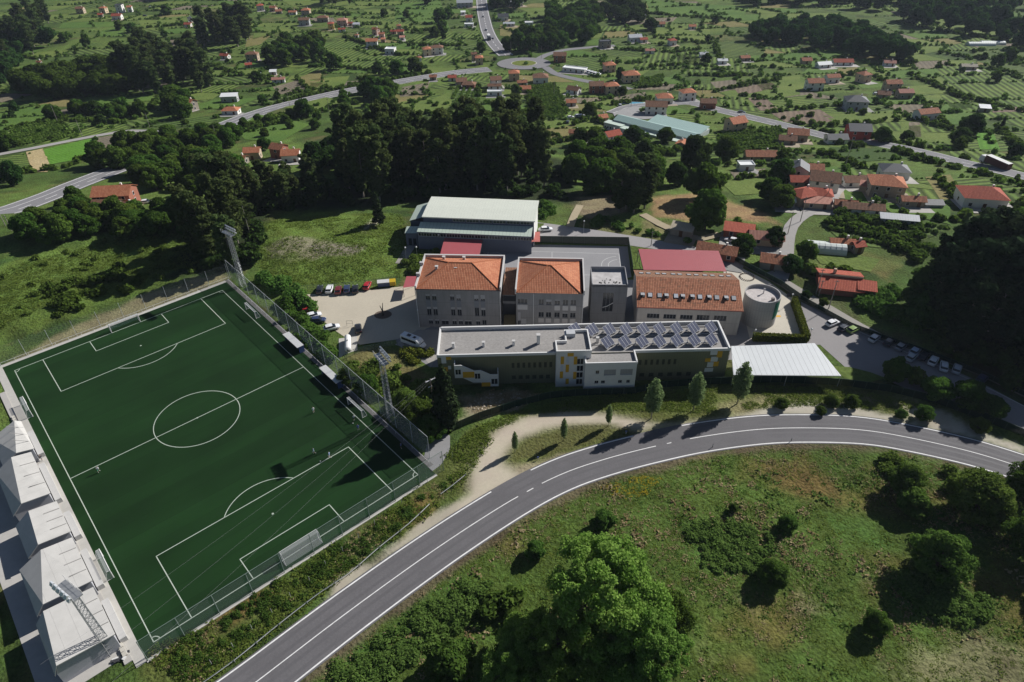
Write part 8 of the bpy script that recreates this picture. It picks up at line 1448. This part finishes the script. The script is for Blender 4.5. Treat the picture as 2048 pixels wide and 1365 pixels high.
HEDGES = [[(0, 262), (95, 245)], [(95, 240), (250, 247)], [(30, 350), (130, 335), (200, 305)], [(400, 300), (480, 262), (600, 222)], [(480, 232), (600, 197), (740, 168), (860, 148)], [(500, 262), (620, 228), (720, 205)], [(560, 195), (618, 182), (650, 178)], [(640, 130), (720, 140), (790, 145)], [(690, 75), (800, 112)], [(595, 158), (622, 185)], [(780, 62), (880, 62)], [(700, 52), (760, 50)], [(862, 232), (960, 222)], [(905, 178), (960, 175)], [(1000, 248), (1075, 245)], [(1060, 175), (1060, 240)], [(1225, 210), (1300, 200)], [(1425, 185), (1560, 160)], [(1440, 225), (1560, 255), (1680, 288), (1760, 295)], [(1535, 226), (1640, 215), (1700, 212)], [(1480, 192), (1530, 196)], [(1570, 248), (1690, 252), (1800, 240)], [(1640, 262), (1800, 288), (1900, 312), (2048, 348)], [(1780, 300), (1880, 330), (2048, 370)], [(1840, 240), (1880, 255), (1950, 262)], [(1700, 150), (1760, 160), (1800, 190)], [(1820, 150), (1890, 180), (1930, 200)], [(1880, 130), (1990, 140), (2048, 160)], [(1900, 190), (2048, 225)], [(1850, 215), (1900, 260)], [(1990, 260), (2048, 300)], [(1880, 108), (1960, 118), (2048, 120)], [(1250, 100), (1330, 105), (1400, 100)], [(1300, 135), (1400, 130), (1480, 155)], [(1270, 178), (1330, 172)], [(1120, 250), (1200, 245), (1290, 285)], [(1210, 300), (1290, 320), (1360, 300)], [(1430, 300), (1500, 300)], [(1440, 360), (1540, 355)], [(1560, 300), (1640, 310), (1700, 325)], [(1690, 330), (1780, 345)], [(1590, 435), (1640, 440), (1700, 455), (1790, 480)], [(1590, 540), (1640, 548), (1690, 540)], [(1800, 430), (1880, 440), (1940, 430)], [(1880, 370), (1930, 410)], [(1400, 470), (1470, 460), (1560, 490)], [(100, 160), (200, 165)], [(190, 140), (260, 130)], [(330, 185), (300, 220)], [(20, 110), (90, 120)], [(280, 58), (380, 50)], [(420, 130), (480, 150), (540, 160)], [(1300, 28), (1480, 42)], [(1310, 76), (1420, 88)], [(1380, 152), (1500, 152)], [(1840, 55), (2048, 90)], [(1430, 85), (1440, 118)], [(820, 92), (930, 92)], [(560, 20), (700, 32)], [(820, 230), (870, 228)], [(1090, 290), (1160, 280)]]
items = []
for i, hd in enumerate(HEDGES): items += along(hd, 4.0 if i % 2 else 3.2, 1.0, 3.2, 2.0, 4.2, 200 + i, 1.2)
hr_ = random.Random(77); small = []
for (a, b) in PARC_EDGES:
    n = int(math.dist(a, b) / 2.2)
    for k in range(n):
        if hr_.random() < .85:
            x = a[0] + (b[0] - a[0]) * k / n + hr_.uniform(-.8, .8); y = a[1] + (b[1] - a[1]) * k / n + hr_.uniform(-.8, .8); hh = hr_.choice((.6, .8, 1.0, 1.3, 1.8, 2.6)); near_road(x, y, 8.5) or near_house(x, y, 1.5) or small.append((x, y, float(base_h(y)) - .2, hh, hh * hr_.uniform(1.0, 1.5)))
mass("plot_edges", small, "bushy edges between the valley's small plots", "hedgerow", "bush", 16, .5, 2)
mass("hedgerow", items, "dark hedgerows dividing the valley's plots", "hedgerow", "broad", 22, .60, 5)
# garden clutter: bushes and small trees dotted through the settled valley
V1 = [(380, 60), (900, 20), (1500, 40), (2060, 100), (2060, 420), (1700, 420), (1500, 350), (1150, 300), (960, 235), (800, 240), (640, 225), (420, 300), (230, 300), (0, 300), (0, 100)]
mass("valley_bushes", patch(V1, 190, .9, 3.4, 1.8, 4.0, 71), "scattered bushes between the valley's houses and plots", "bushes", "broad", 20, .60, 5)
mass("valley_light_bushes", patch(V1, 150, .6, 2.0, 1.6, 3.2, 72), "paler scattered bushes between the valley's plots", "bushes", "vine", 20, .55, 4)
vr = random.Random(9); k = 0
for (x, y) in scatter(V1, 50, 73, True, 14):
    if near_road(x, y, 9) or near_house(x, y, 2.5): continue
    plant("far" if vr.random() < .7 else "fardark", onT((x, y), -.2), vr.uniform(4, 8), "garden_tree", "small round garden tree dotted among the valley's houses", "tree", "garden trees of the valley", None, vr.uniform(.9, 1.2))
# vine rows
def rows(poly, ang, gap, seed, h=1.3):
    w = GP(poly); c = np.array(w).mean(0); r = random.Random(seed); d = np.array((math.cos(ang), math.sin(ang))); n = np.array((-d[1], d[0])); out = []
    for i in range(-30, 31):
        for j in range(-40, 41):
            p = c + n * i * gap + d * j * 1.8 + np.array((r.uniform(-.2, .2), r.uniform(-.2, .2)))
            if poly_sd(np.array([p[0]]), np.array([p[1]]), w)[0] < 0: out.append((p[0], p[1], float(T(p[0], p[1])) - .1, h * r.uniform(.8, 1.2), 1.5))
    return out
VR = rows([(905, 180), (955, 175), (960, 220), (905, 220)], 1.5, 4, 1) + rows([(1060, 175), (1110, 165), (1140, 225), (1120, 240), (1062, 235)], .6, 4, 2) + rows([(1430, 265), (1560, 255), (1570, 300), (1440, 310)], .2, 4, 3) + rows([(1210, 300), (1290, 285), (1340, 300), (1290, 320)], .5, 4, 4) + rows([(1640, 445), (1760, 425), (1900, 460), (1800, 500), (1690, 490)], -.4, 4.5, 5) + rows([(1260, 160), (1330, 150), (1320, 175), (1270, 178)], .3, 4, 6) + rows([(20, 255), (120, 240), (160, 275), (30, 296)], 1.3, 4.5, 7)
mass("vine_rows", VR, "rows of vines and vegetables on the valley plots", "vines", "vine", 26, .5, 3)
# ---------------------------------------------------------------- grass and weeds
def tufts(name, poly, n, label, lm, s0, s1, h, seed, per=9, px=True, keep=None):
    global rng; rng = np.random.default_rng(seed); w = GP(poly) if px else poly; x0 = min(p[0] for p in w); x1 = max(p[0] for p in w); y0 = min(p[1] for p in w); y1 = max(p[1] for p in w)
    x = rng.uniform(x0, x1, n * 3); y = rng.uniform(y0, y1, n * 3); k = poly_sd(x, y, w) < 0
    cl = fbm(x, y, 9, seed % 17); k &= cl > .42 if keep is None else cl > keep; x, y = x[k][:n], y[k][:n]; m = len(x); z = T(x, y)
    sz = s0 + (s1 - s0) * rng.random(m) ** 2; hh = h * (.4 + rng.random(m)); X = np.repeat(x, per) + rng.normal(0, 1, m * per) * np.repeat(sz, per) * 1.3; Y = np.repeat(y, per) + rng.normal(0, 1, m * per) * np.repeat(sz, per) * 1.3; Z = np.repeat(z, per) + rng.random(m * per) * np.repeat(hh, per)
    C = np.stack([X, Y, Z], 1); Nn = rng.normal(0, 1, C.shape); Nn[:, 2] = np.abs(Nn[:, 2]) + 1.6; V = leaf_arrays(C, np.repeat(sz, per) * .55, Nn, .4, .6); t = np.clip(np.repeat(rng.random(m), per) * .7 + rng.random(m * per) * .3, 0, 1)
    o = link(name, leaf_mesh(name, V, t, LM[lm])); tag(o, label, "grass", kind="stuff")
MEADOW = [tuple(p) for p in (ROADC - _rn * 6.0)[4:]] + [(150, 40), (110, 20), (-70, 20)]
tufts("meadow_grass", MEADOW, 24000, "rough green grass of the foreground meadow", "grass", .08, .28, .10, 61, 8, False, .30)
tufts("meadow_weeds", MEADOW, 2600, "darker weeds and ferns in the foreground meadow", "bush", .12, .34, .2, 62, 9, False, .54)
tufts("meadow_dry_stalks", MEADOW, 5200, "pale dry stalks in the foreground meadow", "dry", .12, .30, .25, 63, 8, False, .50)
for k_, (n_, lm_, nm_, lb_) in enumerate(((900, "dry", "pale_tussocks", "pale dead tussocks dotting the foreground meadow"), (700, "bramble", "fern_clumps", "bright fern clumps dotting the foreground meadow"))): tufts(nm_, MEADOW, n_, lb_, lm_, .25, .6, .35, 90 + k_, 14, False, .57)
tufts("gorse_flowers", [(1200, 975), (1280, 950), (1330, 960), (1290, 995), (1240, 1005)], 160, "yellow flowering weeds in the upper meadow", "gorse", .1, .22, .5, 64, 6, True, .2)
tufts("bank_grass", [(290, 1310), (420, 1250), (640, 1110), (800, 1010), (900, 900), (960, 850), (985, 880), (930, 965), (860, 1030), (700, 1145), (500, 1305), (390, 1390)], 5200, "rough grass on the bank above the road", "grass", .15, .4, .4, 65, 8, True, .3)
tufts("bank_dry_stalks", [(290, 1310), (420, 1250), (640, 1110), (800, 1010), (900, 900), (930, 960), (860, 1020), (700, 1135), (500, 1295), (390, 1380)], 1400, "dry brown stalks on the bank above the road", "dry", .12, .3, .4, 66, 8, True, .45)
tufts("verge_grass", [(930, 868), (1030, 822), (1200, 788), (1500, 772), (1700, 778), (1860, 812), (1800, 822), (1600, 812), (1400, 826), (1200, 820), (1060, 828), (970, 870)], 4200, "short grass on the verge above the lay-by", "grass", .12, .3, .25, 67, 8, True, .3)
tufts("rubble_weeds", [(925, 800), (985, 780), (1060, 785), (1105, 790), (1050, 812), (960, 838)], 500, "weeds on the stony heap below the long block", "dry", .12, .3, .3, 68, 7, True, .3)
tufts("field_grass", [(500, 450), (640, 425), (800, 430), (820, 470), (800, 555), (640, 570), (540, 570), (510, 510)], 4200, "rough grass on the field behind the sandy yard", "grass", .15, .4, .2, 69, 8, True, .34)
tufts("back_field_grass", [(-20, 680), (105, 620), (275, 568), (420, 525), (480, 470), (200, 490), (-20, 560)], 5200, "rough grass behind the far goal", "grass", .15, .4, .25, 70, 8, True, .3)
# stones of the rubble heap below the long block
rs = random.Random(3); hp = thing("stone_heap", "pale stony heap with weeds below the long block", "rubble", U(1010, 805))
sme = [MB().ball((0, 0, 0), 1, 0, 6, 4, .6).mesh("stone", [mat("pale_stone", (.42, .36, .28), .95, .2, 2)]) for _ in range(1)]
for (x, y) in scatter([(930, 808), (985, 785), (1060, 788), (1100, 792), (1050, 810), (965, 834)], 130, 81): s_ = rs.uniform(.12, .4); link("stone", sme[0], hp, Vector((x, y, .05)) - U(1010, 805), rs.random() * 3, scale=(s_, s_ * rs.uniform(.6, 1), s_ * .8))
# far woods along the top of the view
for nm, poly, n, h0, h1, lm, l, sd_ in (("ridge_wood", [(1770, 30), (1850, 62), (2080, 105), (2250, 60), (2200, -60), (1800, -60)], 280, 13, 19, "dark", "bluish dark wood at the top right corner", 301), ("upper_wood", [(1490, 12), (1780, 22), (1790, -60), (1490, -50)], 130, 12, 18, "dark", "dark wood along the top edge right of centre", 302), ("top_left_wood", [(95, -8), (420, 8), (430, -60), (90, -60)], 90, 12, 18, "dark", "dark wood along the top edge at left", 303), ("top_centre_wood", [(560, -12), (900, -12), (910, -50), (560, -50)], 60, 11, 16, "broad", "wood along the top edge left of the main street", 304), ("edge_wood", [(1040, -14), (1490, -8), (1490, -50), (1040, -50)], 80, 11, 16, "broad", "wood along the top edge right of the main street", 305), ("left_slope_wood", [(-60, 110), (60, 60), (110, 90), (60, 130), (-20, 190), (-100, 200)], 50, 11, 17, "dark", "dark wood rising at the upper left edge", 306)):
    mass(nm, patch(poly, n, h0, h1, 9, 13, sd_), l, "wood", lm, 44, .8, 8)
mass("grove_undergrowth", patch([(640, 405), (700, 330), (1000, 305), (1130, 330), (1150, 405), (1000, 392), (860, 398), (760, 412)], 130, 2, 5, 3.5, 6, 310) + patch([(380, 550), (390, 440), (480, 385), (660, 365), (665, 412), (530, 430), (512, 530)], 90, 2, 5, 3.5, 6, 311), "dark undergrowth beneath the eucalyptus groves", "undergrowth", "dark", 44, .4)
mass("right_wood_undergrowth", patch([(1840, 690), (1900, 620), (1990, 580), (2100, 560), (2300, 600), (2300, 800), (2060, 810), (1960, 770)], 110, 2, 6, 3.5, 6, 312), "dark undergrowth of the right-edge wood", "undergrowth", "dark", 44, .4)
# the valley's air
hz = bpy.data.materials.new("valley_haze"); hz.use_nodes = True; nt = hz.node_tree; nt.nodes.remove(nt.nodes["Principled BSDF"]); pv = nt.nodes.new("ShaderNodeVolumePrincipled")
pv.inputs["Color"].default_value = (.72, .82, 1.0, 1); pv.inputs["Density"].default_value = .00006; pv.inputs["Anisotropy"].default_value = .2
nt.links.new(pv.outputs[0], nt.nodes["Material Output"].inputs["Volume"])
tag(MB().box(-1900, 1900, -300, 2700, -75, 125).build("haze", hz), "thin bluish air over the valley", "haze", kind="stuff")
